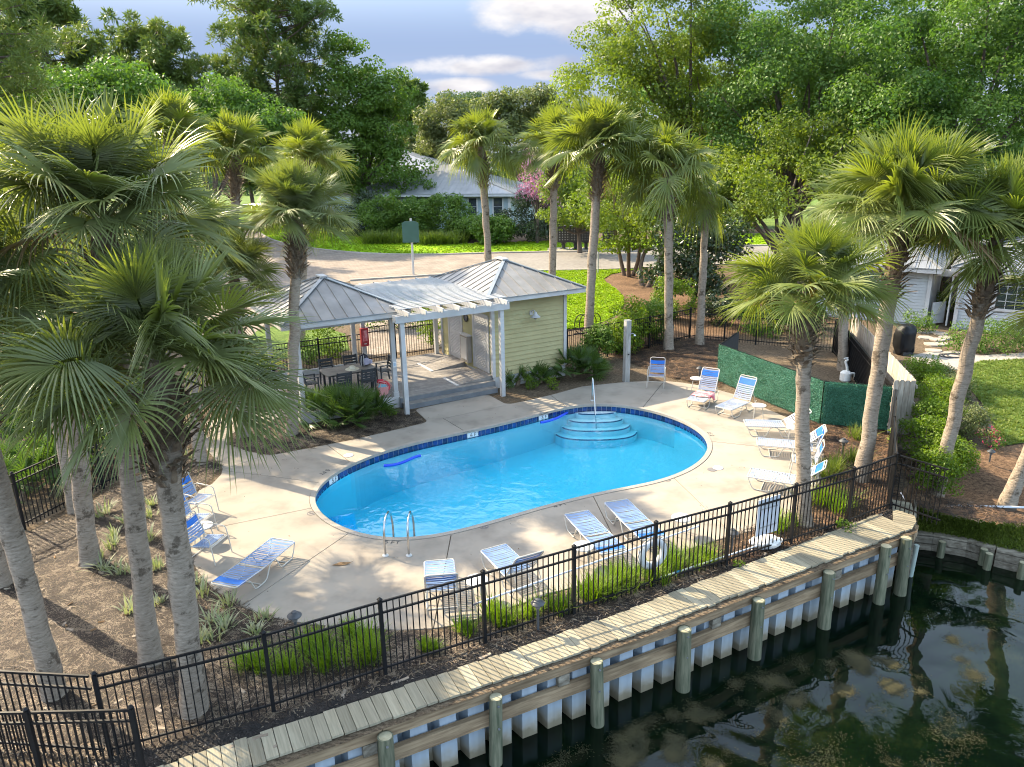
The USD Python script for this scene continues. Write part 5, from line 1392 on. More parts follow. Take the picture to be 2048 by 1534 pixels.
# dining set in the pavilion
mat('table_grey', (0.19, 0.165, 0.135), (0.26, 0.23, 0.19), scale=4, rough=0.65)
mat('chair_dark', (0.028, 0.032, 0.036), (0.045, 0.05, 0.055), scale=4, rough=0.6)
TH = FLZ + 0.74
dt = thing('dining_table', 'rectangular grey slatted dining table under the pavilion', 'table', loc=B(-1.1, 2.75, FLZ))
tp = Polygon([B(-2.0, 2.25)[:2], B(-0.15, 2.25)[:2], B(-0.15, 3.25)[:2], B(-2.0, 3.25)[:2]]).buffer(-.1).buffer(.1)
for i in range(7):
    v0 = 2.25 + i / 7
    st_ = Polygon([B(-2.2, v0 + .004)[:2], B(0, v0 + .004)[:2], B(0, v0 + 1 / 7 - .004)[:2], B(-2.2, v0 + 1 / 7 - .004)[:2]]).intersection(tp)
    part(dt, 'table_slat', MB().prism(st_, TH - .03, TH), 'table_grey', world=True)
part(dt, 'apron', MB().box(B(-1.07, 2.75, TH - .07), (1.6, .78, .06), rz=BA), 'chair_dark', world=True)
for u in (-1.85, -.30):
    for v in (2.4, 3.1):
        part(dt, 'leg', MB().box(B(u, v, (FLZ + TH - .1) / 2), (0.07, 0.07, TH - .1 - FLZ), rz=BA), 'chair_dark', world=True)


def dchair(u, v, face, label):
    """Slatted dining chair; face: angle it looks at, in the building's frame."""
    o = B(u, v, FLZ); rz = BA + face
    t = thing('dining_chair', label, 'chair', 'dark slatted dining chairs at the grey table', loc=o, rz=rz)
    for i in range(4):
        part(t, 'seat_slat', MB().box((-.16 + i * .11, 0, .45), (0.10, 0.48, 0.022)), 'chair_dark')
    for s in (-1, 1):
        part(t, 'leg', MB().beam([.22, s * .24, 0], [.22, s * .24, .66], .045, .05), 'chair_dark')
        part(t, 'leg', MB().beam([-.27, s * .24, 0], [-.20, s * .24, .44], .045, .05).beam([-.20, s * .24, .44], [-.30, s * .24, .95], .045, .05), 'chair_dark')
        part(t, 'arm', MB().beam([.26, s * .24, .675], [-.26, s * .24, .675], .06, .025), 'chair_dark')
    for z in (.56, .66, .76, .88):
        x = -.20 - (z - .44) * .196
        part(t, 'back_slat', MB().box((x, 0, z), (.02, .44, .07 if z < .8 else .11)), 'chair_dark')
    return t


dchair(-2.45, 2.75, 0, 'dark dining chair at the left end of the grey table')
dchair(0.33, 2.85, math.pi, 'dark dining chair at the right end of the grey table')
dchair(-1.55, 1.92, math.pi / 2, 'left of the two dark chairs on the near side of the table')
dchair(-0.68, 1.92, math.pi / 2, 'right of the two dark chairs on the near side of the table')
dchair(-1.55, 3.6, -math.pi / 2, 'left of the two dark chairs on the far side of the table')
dchair(-0.62, 3.6, -math.pi / 2, 'right of the two dark chairs on the far side of the table')


def blob(c, s, seed, amp=.25, fr=2.0, sub=3, rz=0):
    m = trimesh.creation.icosphere(sub, 1.0); v = np.array(m.vertices)
    sq = np.sign(v) * np.abs(v) ** 0.7
    v = sq * (1 + amp * (meshkit.fbm(v * fr + seed, 3, seed) - .5)[:, None]) * np.asarray(s)
    return frame_pts(v, c, rz), m.faces


mat('bag_navy', (0.015, 0.016, 0.03), (0.04, 0.04, 0.06), scale=6, rough=0.7)
mat('bag_lilac', (0.42, 0.40, 0.55), (0.55, 0.53, 0.66), scale=9, rough=0.8)
mat('cloth_cream', (0.70, 0.64, 0.48), (0.80, 0.75, 0.60), scale=9, rough=0.9)
mat('bag_pink', (0.75, 0.32, 0.30), (0.82, 0.40, 0.37), scale=9, rough=0.7)
mat('bag_red', (0.55, 0.03, 0.05), (0.7, 0.06, 0.09), scale=9, rough=0.7)
mat('bag_teal', (0.15, 0.45, 0.55), (0.3, 0.6, 0.7), scale=9, rough=0.7)
bp = thing('backpack', 'navy and white backpack standing on the dining table', 'backpack', loc=B(-.42, 2.85, TH))
part(bp, 'pack', MB().add(*blob(B(-.42, 2.85, TH + .20), (.17, .11, .22), 2, rz=BA)), 'bag_navy', world=True, smooth=True)
part(bp, 'front_pocket', MB().add(*blob(B(-.38, 2.74, TH + .17), (.12, .05, .13), 3, rz=BA)), 'bag_lilac', world=True, smooth=True)
part(bp, 'strap', MB().tube([B(-.55, 2.75, TH + .02), B(-.58, 2.70, TH + .2), B(-.52, 2.78, TH + .38)], .018, 6), 'white_paint', world=True)
part(bp, 'strap', MB().tube([B(-.47, 2.72, TH + .02), B(-.5, 2.68, TH + .2), B(-.45, 2.76, TH + .40)], .018, 6), 'white_paint', world=True)
part(bp, 'handle', MB().tube([B(-.46, 2.85, TH + .40), B(-.42, 2.85, TH + .47), B(-.38, 2.85, TH + .40)], .014, 6), 'bag_navy', world=True)
single('folded_clothes', MB().add(*blob(B(-.20, 3.05, TH + .07), (.15, .12, .08), 5, amp=.6)), 'bag_lilac', 'lilac cloth bundle beside the backpack on the table', 'clothes', smooth=True)
hat = MB().lathe([(0.25, 0.0), (0.245, .012), (0.13, .02), (0.115, .09), (0.07, .12), (0.01, .125)], 26, loc=B(-.95, 2.62, TH + .003))
single('sun_hat', hat, 'cloth_cream', 'cream sun hat lying flat on the dining table', 'hat', smooth=40)
tb = thing('tote_bag', 'pink open tote bag on the pavilion floor beside the table', 'bag', loc=B(-.28, 1.45, FLZ))
pr = MB(); k = 16
for (z, a, b) in ((0.0, .17, .12), (0.30, .20, .15)):
    pr.v.append(np.array([B(-.28 + a * np.sign(math.cos(q)) * abs(math.cos(q)) ** .5, 1.45 + b * np.sign(math.sin(q)) * abs(math.sin(q)) ** .5, FLZ + z + .002) for q in np.linspace(0, 2 * np.pi, k, endpoint=False)]))
j = np.arange(k); pr.n = 2 * k
q4 = np.stack([j, (j + 1) % k, (j + 1) % k + k, j + k], 1); pr.f.append(np.vstack([q4[:, [0, 1, 2]], q4[:, [0, 2, 3]], np.stack([np.zeros(k - 2, int), j[2:], j[1:-1]], 1)]))
part(tb, 'bag_side', pr, 'bag_pink', world=True)
part(tb, 'contents', MB().add(*blob(B(-.28, 1.45, FLZ + .26), (.15, .11, .09), 7, amp=.7)), 'bag_teal', world=True, smooth=True)
for s in (-.1, .1):
    part(tb, 'handle', MB().tube([B(-.40, 1.45 + s, FLZ + .30), B(-.38, 1.45 + s, FLZ + .44), B(-.18, 1.45 + s, FLZ + .44), B(-.16, 1.45 + s, FLZ + .30)], .012, 6), 'bag_pink', world=True)
bg2 = thing('swim_bag', 'red swim bag behind the pink tote on the pavilion floor', 'bag', loc=B(-.08, 1.75, FLZ))
part(bg2, 'sack', MB().add(*blob(B(-.06, 1.78, FLZ + .17), (.15, .13, .18), 9, amp=.5)), 'bag_red', world=True, smooth=True)
part(bg2, 'rolled_towel', MB().add(*blob(B(-.20, 1.86, FLZ + .36), (.12, .09, .07), 11, amp=.5)), 'bag_red', world=True, smooth=True)
part(bg2, 'strap', MB().tube([B(.05, 1.7, FLZ + .05), B(.12, 1.64, FLZ + .2), B(.04, 1.7, FLZ + .32)], .014, 6), 'bag_pink', world=True)

# things beyond the pool
o = G(1806, 708)
gr = thing('covered_grill', 'barbecue grill under a black cover by the wooden fence and white house', 'grill', loc=o)
v, f = blob((0, 0, .62), (.40, .34, .66), 21, amp=.5, fr=1.6, rz=.4)
part(gr, 'cover', MB().add(v, f), 'black_metal', smooth=True)
part(gr, 'cart_base', MB().box((0, 0, .08), (.6, .5, .14), rz=.4), 'dark_metal')
o = G(1690, 762)
pv = thing('pipe_valve', 'white pool pipe valve standing on straw behind the green mesh', 'pipe valve', loc=o)
part(pv, 'body', MB().lathe([(0.16, 0), (0.2, .05), (0.2, .32), (0.12, .40)], 16), 'shell_white', smooth=35)
part(pv, 'pipe', MB().tube([[.05, 0, .36], [.02, .02, .55], [-.05, .03, .75], [.02, 0, .85]], 0.05, 10), 'shell_white', smooth=True)
part(pv, 'pipe', MB().tube([[.15, 0, .3], [.34, .05, .28], [.40, .06, 0]], 0.05, 10), 'shell_white', smooth=True)
part(pv, 'handle', MB().box((-.05, .02, .88), (.22, .04, .04), rz=.5), 'shell_white')
o = G(1176, 668)
br = thing('bike_rack', 'black metal ring bike rack on the lawn edge behind a palm trunk', 'bike rack', loc=o)
for i in range(4):
    cx = -.36 + .24 * i
    part(br, 'hoop', MB().tube([[cx + .30 * math.cos(q), .10 * i + .12 * math.cos(q), .50 + .46 * math.sin(q)] for q in np.linspace(0, 2 * np.pi, 30, endpoint=False)], 0.022, 8, closed=True), 'black_metal', smooth=True)
part(br, 'foot_bar', MB().tube([[-.7, -.05, .03], [.75, .35, .03]], 0.025, 8), 'black_metal')
a = G(1900, 712, .03)
hs = MB()
for rr, dx in ((0.42, 0), (.45, .35), (.38, .1)):
    hs.tube([a + [dx + rr * math.cos(q), rr * .8 * math.sin(q), .02 + .01 * math.sin(3 * q)] for q in np.linspace(0, 2 * np.pi, 30, endpoint=False)], 0.02, 7, closed=True)
single('garden_hose', hs, 'dark_metal', 'coiled dark garden hose on the concrete path by the white house', 'hose')
a, b = G(1888, 1011, -.28), G(2110, 1016, -.28)
single('plastic_pipe', MB().tube([a, a * .5 + b * .5, b], 0.03, 10), 'pole_white', 'long white plastic pipe lying on straw at the right shore', 'pipe', smooth=50)
STW = ['back row left of centre', 'back row right of centre', 'second row, far left', 'second row middle', 'second row, far right', 'third row left', 'third row right', 'back row, touching the left hedge', 'frontmost by the concrete path']
r = RNG(8)
for i, (x, y) in enumerate([(1862, 664), (1880, 668), (1850, 676), (1874, 680), (1893, 677), (1864, 690), (1886, 690), (1846, 664), (1868, 703)]):
    o = G(x, y); k = 9; a = np.sort(np.linspace(0, 2 * np.pi, k, endpoint=False) + r.uniform(-.2, .2, k)); rad = r.uniform(.8, 1.1, k)
    p = Polygon(np.stack([o[0] + np.cos(a) * rad * .33, o[1] + np.sin(a) * rad * .30], 1)).buffer(.03)
    q = single('stepping_stone', MB().prism(p, -0.03, 0.045 + .003 * i), 'kerb_look', f'flat irregular stepping stone at the white house gateway, {STW[i]}', 'stepping stone', 'stepping stones at the white house gateway')

# street furniture
mat('sign_green', (0.03, 0.085, 0.06), (0.04, 0.10, 0.075), scale=2, rough=0.5)
o = G(827, 549)
ss = thing('street_sign', 'dark green street sign seen from behind on a grey pole', 'sign', loc=o)
Hs = 4.05
part(ss, 'pole', MB().tube([[0, 0, 0], [0.03, 0, Hs]], 0.085, 10), 'galv')
part(ss, 'sign_panel', MB().add(*(lambda m: (np.array([[x - .2, -.14 - z, y] for x, y, z in np.array(m.vertices)]), m.faces))(trimesh.creation.extrude_polygon(Polygon([(-.42, 2.35), (.78, 2.35), (.78, 3.75), (.5, 3.88), (-.2, 3.88), (-.42, 3.75)]), 0.04, engine='earcut'))), 'sign_green')
part(ss, 'clamp', MB().box((0.02, -.08, 2.7), (.2, .12, .1)).box((0.02, -.08, 3.5), (.2, .12, .1)), 'galv')
o = G(1196, 546)
single('thin_post', MB().tube([o, o + [0, 0, 2.2]], 0.05, 8), 'galv', 'thin grey post on the street edge behind a palm trunk', 'post')
for i, x in enumerate((1127, 1151, 1172, 1217)):
    o = G(x, 500)
    t = thing('street_cabinet', 'dark perforated cabinet on a pedestal across the street, ' + ['first from the left', 'second from the left', 'third from the left', 'set apart at the right'][i], 'cabinet', 'dark perforated cabinets in a row across the street', loc=o, rz=0)
    bx = MB().box((0, 0, 1.45), (1.1, .6, 1.45))
    part(t, 'box', bx, 'dark_metal')
    hl = MB()
    for a in range(4):
        for b in range(5):
            hl.box((-.36 + a * .24, -.305, .95 + b * .22), (.07, .012, .07))
    part(t, 'perforation', hl, 'galv', kind='stuff')
    part(t, 'pedestal', MB().lathe([(0.42, 0), (0.40, .1), (0.16, .2), (0.16, .55), (0.34, .74)], 14), 'dark_metal')
struct('cabinet_pad', MB().prism(poly_px([(1095, 497), (1260, 495), (1265, 503), (1095, 505)]), 0.0, 0.10), 'kerb_look')
# leaf litter on the deck
o = G(684, 1129, DECK_Z + .01)
single('dead_palm_leaf', MB().add([o + [-.22, -.02, .0], o + [-.05, .05, .03], o + [.20, .06, .02], o + [.24, .10, .035], o + [.08, -.03, .0], o + [-.1, -.05, .01]], [[0, 1, 5], [1, 2, 4], [1, 4, 5], [2, 3, 4]]), 'leaf_dead', 'curled brown dead leaf lying on the deck', 'dead leaf')

# ================================================================== PALMS, TREES, SHRUBS, GRASS
leaf_mat('frond_a', (0.150, 0.205, 0.070), (0.215, 0.270, 0.090), trans=0.36, rough=0.38, scale=0.8, isl=0.22, spec=0.5, tcol=(1.35, 1.45, 0.40))
leaf_mat('frond_b', (0.145, 0.215, 0.055), (0.225, 0.30, 0.075), trans=0.40, rough=0.4, scale=0.9, isl=0.22, spec=0.5, tcol=(1.45, 1.45, 0.35))
leaf_mat('frond_old', (0.220, 0.160, 0.070), (0.340, 0.270, 0.120), trans=0.25, isl=0.2)
leaf_mat('palmetto_leaf', (0.063, 0.147, 0.028), (0.119, 0.231, 0.042), trans=0.35, rough=0.4, isl=0.3, spec=0.45)
leaf_mat('oak_leaf', (0.121, 0.231, 0.030), (0.231, 0.363, 0.048), trans=0.42, scale=0.35, isl=0.4, tcol=(1.5, 1.5, 0.4))
leaf_mat('oak_leaf_dark', (0.078, 0.209, 0.043), (0.157, 0.328, 0.058), trans=0.38, scale=0.35, isl=0.4)
leaf_mat('bright_leaf', (0.079, 0.220, 0.035), (0.158, 0.334, 0.053), trans=0.42, scale=0.3, isl=0.4)
leaf_mat('pine_needle', (0.086, 0.184, 0.047), (0.184, 0.301, 0.064), trans=0.25, scale=0.3, isl=0.35, tcol=(1.5, 1.4, .5))
leaf_mat('hedge_leaf', (0.085, 0.215, 0.026), (0.155, 0.320, 0.038), trans=0.3, scale=0.7, isl=0.4)
leaf_mat('shrub_leaf', (0.094, 0.213, 0.015), (0.175, 0.325, 0.022), trans=0.38, scale=1.2, isl=0.35, tcol=(1.5, 1.5, .3))
leaf_mat('magnolia_leaf', (0.026, 0.060, 0.022), (0.054, 0.096, 0.031), trans=0.15, rough=0.3, isl=0.35, spec=0.5)
leaf_mat('olive_leaf', (0.134, 0.183, 0.072), (0.198, 0.245, 0.095), trans=0.35, scale=0.3, isl=0.3)
leaf_mat('far_leaf', (0.072, 0.138, 0.066), (0.108, 0.180, 0.084), trans=0.3, scale=0.15, isl=0.3)
leaf_mat('liriope', (0.110, 0.250, 0.016), (0.200, 0.370, 0.030), trans=0.4, scale=2, isl=0.3, tcol=(1.4, 1.4, .3))
leaf_mat('lily_leaf', (0.240, 0.330, 0.150), (0.500, 0.500, 0.360), trans=0.3, scale=5, isl=0.25)
leaf_mat('pink_flower', (0.500, 0.160, 0.280), (0.500, 0.330, 0.420), trans=0.3, scale=2, isl=0.2, tcol=(1, .8, .8))
leaf_mat('red_flower', (0.500, 0.020, 0.050), (0.500, 0.060, 0.120), trans=0.2, scale=2, isl=0.2, tcol=(1, .8, .8))
leaf_mat('flower_yellow', (0.340, 0.280, 0.040), (0.450, 0.360, 0.070), trans=0.35, scale=3, isl=0.2)
leaf_mat('grass_blade', (0.13, 0.22, 0.03), (0.22, 0.32, 0.06), trans=0.35, scale=1.0, isl=0.35)
leaf_mat('lawn_blade', (0.200, 0.380, 0.008), (0.310, 0.500, 0.013), trans=0.4, scale=1.0, isl=0.3)
mat('bark', (0.075, 0.055, 0.04), (0.17, 0.13, 0.10), scale=4, stretch=(3, 3, .7), rough=0.9, bump=.8, bscale=10, bdist=.03)
mat('myrtle_bark', (0.10, 0.065, 0.045), (0.19, 0.135, 0.095), scale=3, stretch=(3, 3, .6), rough=0.8, bump=.4)
mat('boot', (0.17, 0.115, 0.07), (0.38, 0.29, 0.195), scale=7, stretch=(2, 2, 1), rough=0.9, bump=.5, isl=.35, bdist=.01)
mat('petiole', (0.16, 0.21, 0.05), (0.22, 0.27, 0.08), scale=4, rough=.5)


def trunk_mat():
    """Grey-brown palm trunk: uneven ring scars, pale and dark lichen patches."""
    n = {'g': ('geometry', {}), 'mp': ('mapping', dict(scale=(3.0, 3.0, 11.0))), 'w': ('noise_texture', dict(scale=2.6, detail=8.0, roughness=0.6, distortion=.3)), 'nz': ('noise_texture', dict(scale=3.6, detail=9.0, roughness=0.7)), 'fine': ('noise_texture', dict(scale=26.0, detail=4.0)),
         'r': ('rgb_ramp', {'ramp': [(0.30, (0.13, 0.105, 0.08)), (0.42, (0.225, 0.185, 0.142)), (0.66, (0.30, 0.25, 0.195))]}), 'pr': ('rgb_ramp', {'ramp': [(0.37, (0.30, 0.28, 0.26)), (0.44, (1, 1, 1)), (0.60, (1, 1, 1)), (0.68, (1.25, 1.25, 1.25))]}), 'm': ('mix_color', dict(blend_type='multiply', fac=0.85, use_clamp=False)),
         'a': ('math', dict(math_type='multiply_add', value2=0.35)), 'b': ('bump', dict(strength=0.9, distance=0.03)), 'p': ('principled_bsdf', dict(roughness=0.9, specular_ior_level=.15))}
    l = [('g.position', 'mp.vector'), ('mp.vector', 'w.vector'), ('w.fac', 'r.fac'), ('g.position', 'nz.vector'), ('nz.fac', 'pr.fac'), ('r.color', 'm.a'), ('pr.color', 'm.b'), ('m.result', 'p.base_color'), ('g.position', 'fine.vector'), ('fine.fac', 'a.value1'), ('w.fac', 'a.value3'), ('a.value', 'b.height'), ('b.normal', 'p.normal')]
    LOOK['palm_trunk'] = usdkit.material(stage, '/World/Looks/palm_trunk', n, l, surface='p.BSDF')


trunk_mat()


def fan(origin, d0, pet, blade, r, nseg=38, spread=2.25, droop=0.35, bend=0.15, w=0.022, cup=0.35, costa=0.35, pw=0.014):
    """A palm fan: petiole and folded pointed segments. Returns (vertices, faces)."""
    d0 = unit(d0); t = np.linspace(0, 1, 5)[:, None]
    pp = origin + d0 * pet * t - Z3 * bend * pet * t ** 2
    d = unit(d0 * pet - Z3 * 2 * bend * pet)
    s = np.cross(d, Z3)
    s = unit(s) if np.linalg.norm(s) > 1e-3 else np.array([1.0, 0, 0])
    roll = r.normal(0, 0.55); n = np.cross(s, d); s, n = s * math.cos(roll) + n * math.sin(roll), n * math.cos(roll) - s * math.sin(roll)
    a = np.linspace(-spread, spread, nseg) + r.normal(0, .015, nseg)
    cu = 1 - np.abs(a) / spread
    hub = pp[-1]
    base = hub + d * (costa * blade * cu)[:, None] - Z3 * (0.22 * costa * blade * cu ** 2)[:, None]
    dr = np.cos(a)[:, None] * d + np.sin(a)[:, None] * s + n * (cup * np.abs(np.sin(a)))[:, None] - Z3 * (0.18 * cu)[:, None] * (costa > .2)
    dr /= np.linalg.norm(dr, axis=1, keepdims=True)
    ln = blade * (0.66 + 0.34 * np.cos(a * 0.55)) * r.uniform(.88, 1.06, nseg) * (1 - .25 * cu * (costa > .2))
    wd = np.cross(dr, n); wd /= np.maximum(np.linalg.norm(wd, axis=1, keepdims=True), 1e-6)
    st = np.array([0.03, 0.30, 0.55, 0.78, 1.0]); wk = np.array([0.35, 1.0, 0.85, 0.5, 0.02]) * w
    dk = droop * r.uniform(.5, 1.5, nseg) * (0.6 + 0.8 * np.abs(np.sin(a)))
    V = []
    for x, hw in zip(st, wk):
        c = base + dr * (ln * x)[:, None] - Z3 * (dk * ln * x ** 2.6)[:, None]
        V += [c - wd * hw - n * hw * .5, c + n * hw * .5, c + wd * hw - n * hw * .5]
    V = np.stack(V, 1)   # seg, 15, 3
    k = np.arange(nseg)[:, None] * 15
    f = []
    for i in range(4):
        for q in (0, 1):
            x0 = 3 * i + q
            f += [np.concatenate([k + x0, k + x0 + 1, k + x0 + 4], 1), np.concatenate([k + x0, k + x0 + 4, k + x0 + 3], 1)]
    mb = MB(); mb.add(V.reshape(-1, 3), np.vstack(f))
    y = s * pw
    pv = np.vstack([np.stack([p - y * (1.6 - .8 * tt), p + y * (1.6 - .8 * tt), p - n * pw * .9]) for p, tt in zip(pp, t[:, 0])])
    pf = []
    for i in range(4):
        for q in range(3):
            pf.append([3 * i + q, 3 * i + (q + 1) % 3, 3 * i + 3 + (q + 1) % 3, 3 * i + 3 + q])
    mb.add(pv, pf)
    return mb


def palm(label, base, crown, rad=0.17, nf=32, size=1.0, seed=0, look='frond_b', flower=False, boots=True, low=4, droop=.27, trunk_top=0.12, nseg=36, curve=0.5, group=None, shag=1.0, bz=1.0):
    r = RNG(seed); base, crown = np.array(base, float), np.array(crown, float)
    t = thing('sabal_palm', label, 'palm tree', group, loc=base)
    c = crown - base; top = c - Z3 * trunk_top * size
    ts = np.linspace(0, 1, 16)
    ctrl = np.array([top[0] * curve * (1 + .0), top[1] * curve, top[2] * .5]); ctrl[:2] = top[:2] * (0.5 + (curve - .5))
    path = np.stack([(1 - x) ** 2 * np.array([0, 0, -0.1]) + 2 * x * (1 - x) * ctrl + x * x * top for x in ts])
    path[1:-1, :2] += r.normal(0, .012, (14, 2))
    rr = rad * (1.0 + 0.28 * np.exp(-ts * 14) - 0.06 * ts) * (1 + .035 * np.sin(np.cumsum(r.uniform(.4, 1.6, 16))))
    pd = smooth_open(path, 46); rd = np.interp(np.linspace(0, 1, 46), ts, rr)
    tv, tf = MB().tube(pd, rd, 22).data(); ax_ = np.repeat(pd, 22, 0); k_ = len(ax_); dv_ = tv[:k_] - ax_
    nse = meshkit.fbm(tv[:k_] * [7, 7, 11] + seed, 3, seed) - .5; nse2 = meshkit.fbm(tv[:k_] * [1.5, 1.5, 18] + seed * 2, 2, seed) - .5
    tv[:k_] += dv_ * (nse * .16 + nse2 * .12)[:, None]
    part(t, 'trunk', (tv, tf), 'palm_trunk', smooth=True)
    up = unit(top - path[-3])
    if boots:
        mb = MB()
        n_b = 96
        for i in range(n_b):
            f = i / n_b; a = i * 2.39996 + r.normal(0, .15); zz = -(1.62 - f * 1.35) * size * bz
            ax = np.array([math.cos(a), math.sin(a), 0]); pr = rad * (.98 + .55 * f)
            o = top + up * zz + ax * pr; sd = np.cross(Z3, ax); L_ = size * r.uniform(.24, .46); out = r.uniform(.5, 1.6) * shag; hw = r.uniform(.028, .052)
            d1 = unit(Z3 * 1.0 + ax * out); d2 = unit(Z3 * (.6 if out < .8 else .1) + ax * (out + .5))
            p0, p1, p2 = o, o + d1 * L_ * .55, o + d1 * L_ * .55 + d2 * L_ * .6
            v = []
            for p, h, th in ((p0, hw * 1.5, .02), (p1, hw, .018), (p2, hw * .8, .010)):
                v += [p - sd * h, p + sd * h, p + ax * th + sd * h * .6, p + ax * th - sd * h * .6]
            fc = []
            for q in range(2):
                for e in range(4):
                    fc.append([4 * q + e, 4 * q + (e + 1) % 4, 4 * q + 4 + (e + 1) % 4, 4 * q + 4 + e])
            fc.append([8, 9, 10, 11]); mb.add(v, fc)
        mb.tube(np.stack([top - up * 1.4 * size, top - up * .8 * size, top - up * .25 * size, top + up * .22 * size]), [rad * .95, rad * 1.15, rad * 1.3, rad * .8], 14)
        part(t, 'leaf_bases', mb, 'boot')
    for i in range(nf):
        f = (i + .5) / nf
        el = math.radians(84 - (84 - low) * f ** 1.05 + r.normal(0, 9)); az = i * 2.39996 + r.normal(0, .3)
        d = np.array([math.cos(az) * math.cos(el), math.sin(az) * math.cos(el), math.sin(el)])
        pet = size * r.uniform(.60, 1.0) * (.70 + .38 * min(1, f * 2)); bl = size * r.uniform(1.05, 1.28)
        fr = fan(top + up * size * (.30 - .26 * f) + d * .06, d, pet, bl, r, nseg=nseg, spread=2.15 + .2 * r.random(), droop=droop * (.6 + .8 * f), bend=.04 + .12 * f * (el < 1), w=.0245 * size * 36 / nseg, cup=.45 - .25 * f, costa=.38)
        part(t, 'frond', fr, look if (f < .96 or r.random() < .75) else 'frond_old')
    if flower:
        for i in range(3):
            az = r.uniform(0, 6.28) if i else -1.9
            ax = np.array([math.cos(az), math.sin(az), 0]); mb = MB()
            st_ = top + up * .15; pts = [st_, st_ + ax * .35 + Z3 * .30, st_ + ax * .75 + Z3 * .22, st_ + ax * 1.05 - Z3 * .15]
            P_ = smooth_open(pts, 10); mb.tube(P_, .012, 5)
            for k in range(70):
                q = P_[r.integers(3, 10)]; dd = unit(r.normal(0, 1, 3) + [0, 0, -.6]) * r.uniform(.12, .32) * size; s2 = unit(np.cross(dd, r.normal(0, 1, 3))) * .010
                mb.add([q - s2, q + s2, q + dd], [[0, 1, 2]])
            part(t, 'flower_stalk', mb, 'flower_yellow')
    return t


# (label, base px, crown px, depth offset of the crown, trunk radius, fronds, size, look, extra)
PALMS = [
    ('leaning sabal palm trunk at far left edge, base behind bottom left fence', (112, 1392), (-90, 640), 0.0, .165, 26, .95, 'frond_a', dict(curve=.62)),
    ('sabal palm trunk stub at the left edge above the leaning trunk', (8, 1168), (-130, 560), 0, .17, 24, .95, 'frond_a', {}),
    ('stout left sabal palm with dark wet patch low on its trunk', (178, 1128), (132, 668), 0.0, .185, 42, 1.0, 'frond_a', dict(low=-4)),
    ('sabal palm trunk half hidden behind the stout left palm', (152, 1022), (60, 520), 0.3, .17, 32, 1.05, 'frond_a', {}),
    ('slim straight left sabal palm between the two front trunks and the fence', (300, 1325), (205, 450), 0.3, .165, 52, 1.0, 'frond_a', dict(low=0)),
    ('nearest sabal palm, mottled trunk rooted by the lower left fence', (388, 1424), (318, 735), 0.2, .185, 50, 1.0, 'frond_a', dict(shag=.7, low=-8)),
    ('sabal palm leaning left at the bend of the concrete path', (400, 928), (352, 480), 0.6, .17, 40, 1.0, 'frond_a', dict(curve=.62, low=-5)),
    ('sabal palm at the left tip of the straw island', (488, 873), (468, 560), 0.0, .17, 30, .9, 'frond_a', {}),
    ('sabal palm in the straw island in front of the pavilion corner', (581, 870), (594, 445), 0, .165, 50, .95, 'frond_a', dict(shag=.8)),
    ('sabal palm behind the pavilion with a tall rounded crown', (600, 690), (614, 325), 0, .18, 34, 1.0, 'frond_b', {}),
    ('tall sabal palm behind the left palm cluster, right crown', (468, 730), (470, 315), 0.0, .18, 32, 1.0, 'frond_b', {}),
    ('tall sabal palm behind the left palm cluster, left crown', (330, 760), (335, 285), 0, .18, 32, 1.05, 'frond_b', {}),
    ('sabal palm among the left cluster near the street lawn', (60, 800), (70, 350), 0, .18, 28, 1.0, 'frond_b', {}),
    ('sabal palm with sparse drooping crown behind the restroom roof', (985, 636), (963, 298), 0, .19, 38, 1.12, 'frond_b', dict(flower=True, droop=.55, low=-12)),
    ('sabal palm left of the tallest middle palm, trunk behind restroom roof', (1103, 640), (1109, 300), 0, .19, 42, 1.14, 'frond_b', dict(low=-4)),
    ('tall full sabal palm right of the restroom building', (1176, 690), (1199, 300), 0, .20, 54, 1.23, 'frond_b', dict(low=0, curve=.35)),
    ('sabal palm with yellow flower stalks beside the back fence', (1338, 700), (1336, 345), 0, .19, 38, 1.14, 'frond_b', dict(flower=True, droop=.55, low=-12)),
    ('small crowned sabal palm at the back fence corner', (1399, 690), (1414, 385), 0, .17, 9, .7, 'frond_b', dict(droop=.8, low=-70, shag=.5)),
    ('sabal palm behind the green mesh fence', (1686, 740), (1690, 430), 0, .18, 30, 1.0, 'frond_b', {}),
    ('leaning palm with shaggy boots in front of the loungers at the right', (1612, 1052), (1617, 592), 0, .16, 44, .90, 'frond_b', dict(flower=True, curve=.9)),
    ('big right sabal palm with huge crown above the wooden fence', (1722, 962), (1806, 432), 0, .185, 58, 1.14, 'frond_b', dict(curve=.42)),
    ('sabal palm leaning right by the clipped shrubs outside the fence', (1870, 992), (1991, 485), 0, .165, 48, 1.05, 'frond_b', dict(curve=.45)),
    ('palm trunk base at the far right edge beside the white pipe', (2014, 1006), (2190, 600), 0, .17, 24, 1.0, 'frond_b', {}),
]
for i, (lab, bpx, cpx, dy, rad, nf, size, look, kw) in enumerate(PALMS):
    b = G(*bpx, -.30 if bpx[0] > 1850 and bpx[1] > 950 else 0.0); c = D(*cpx, b[1] + dy)
    far = b[1] > 24
    palm(lab, b, c, rad, nf, size * 1.0, 100 + i, look, nseg=(30 if far else 48), **kw)


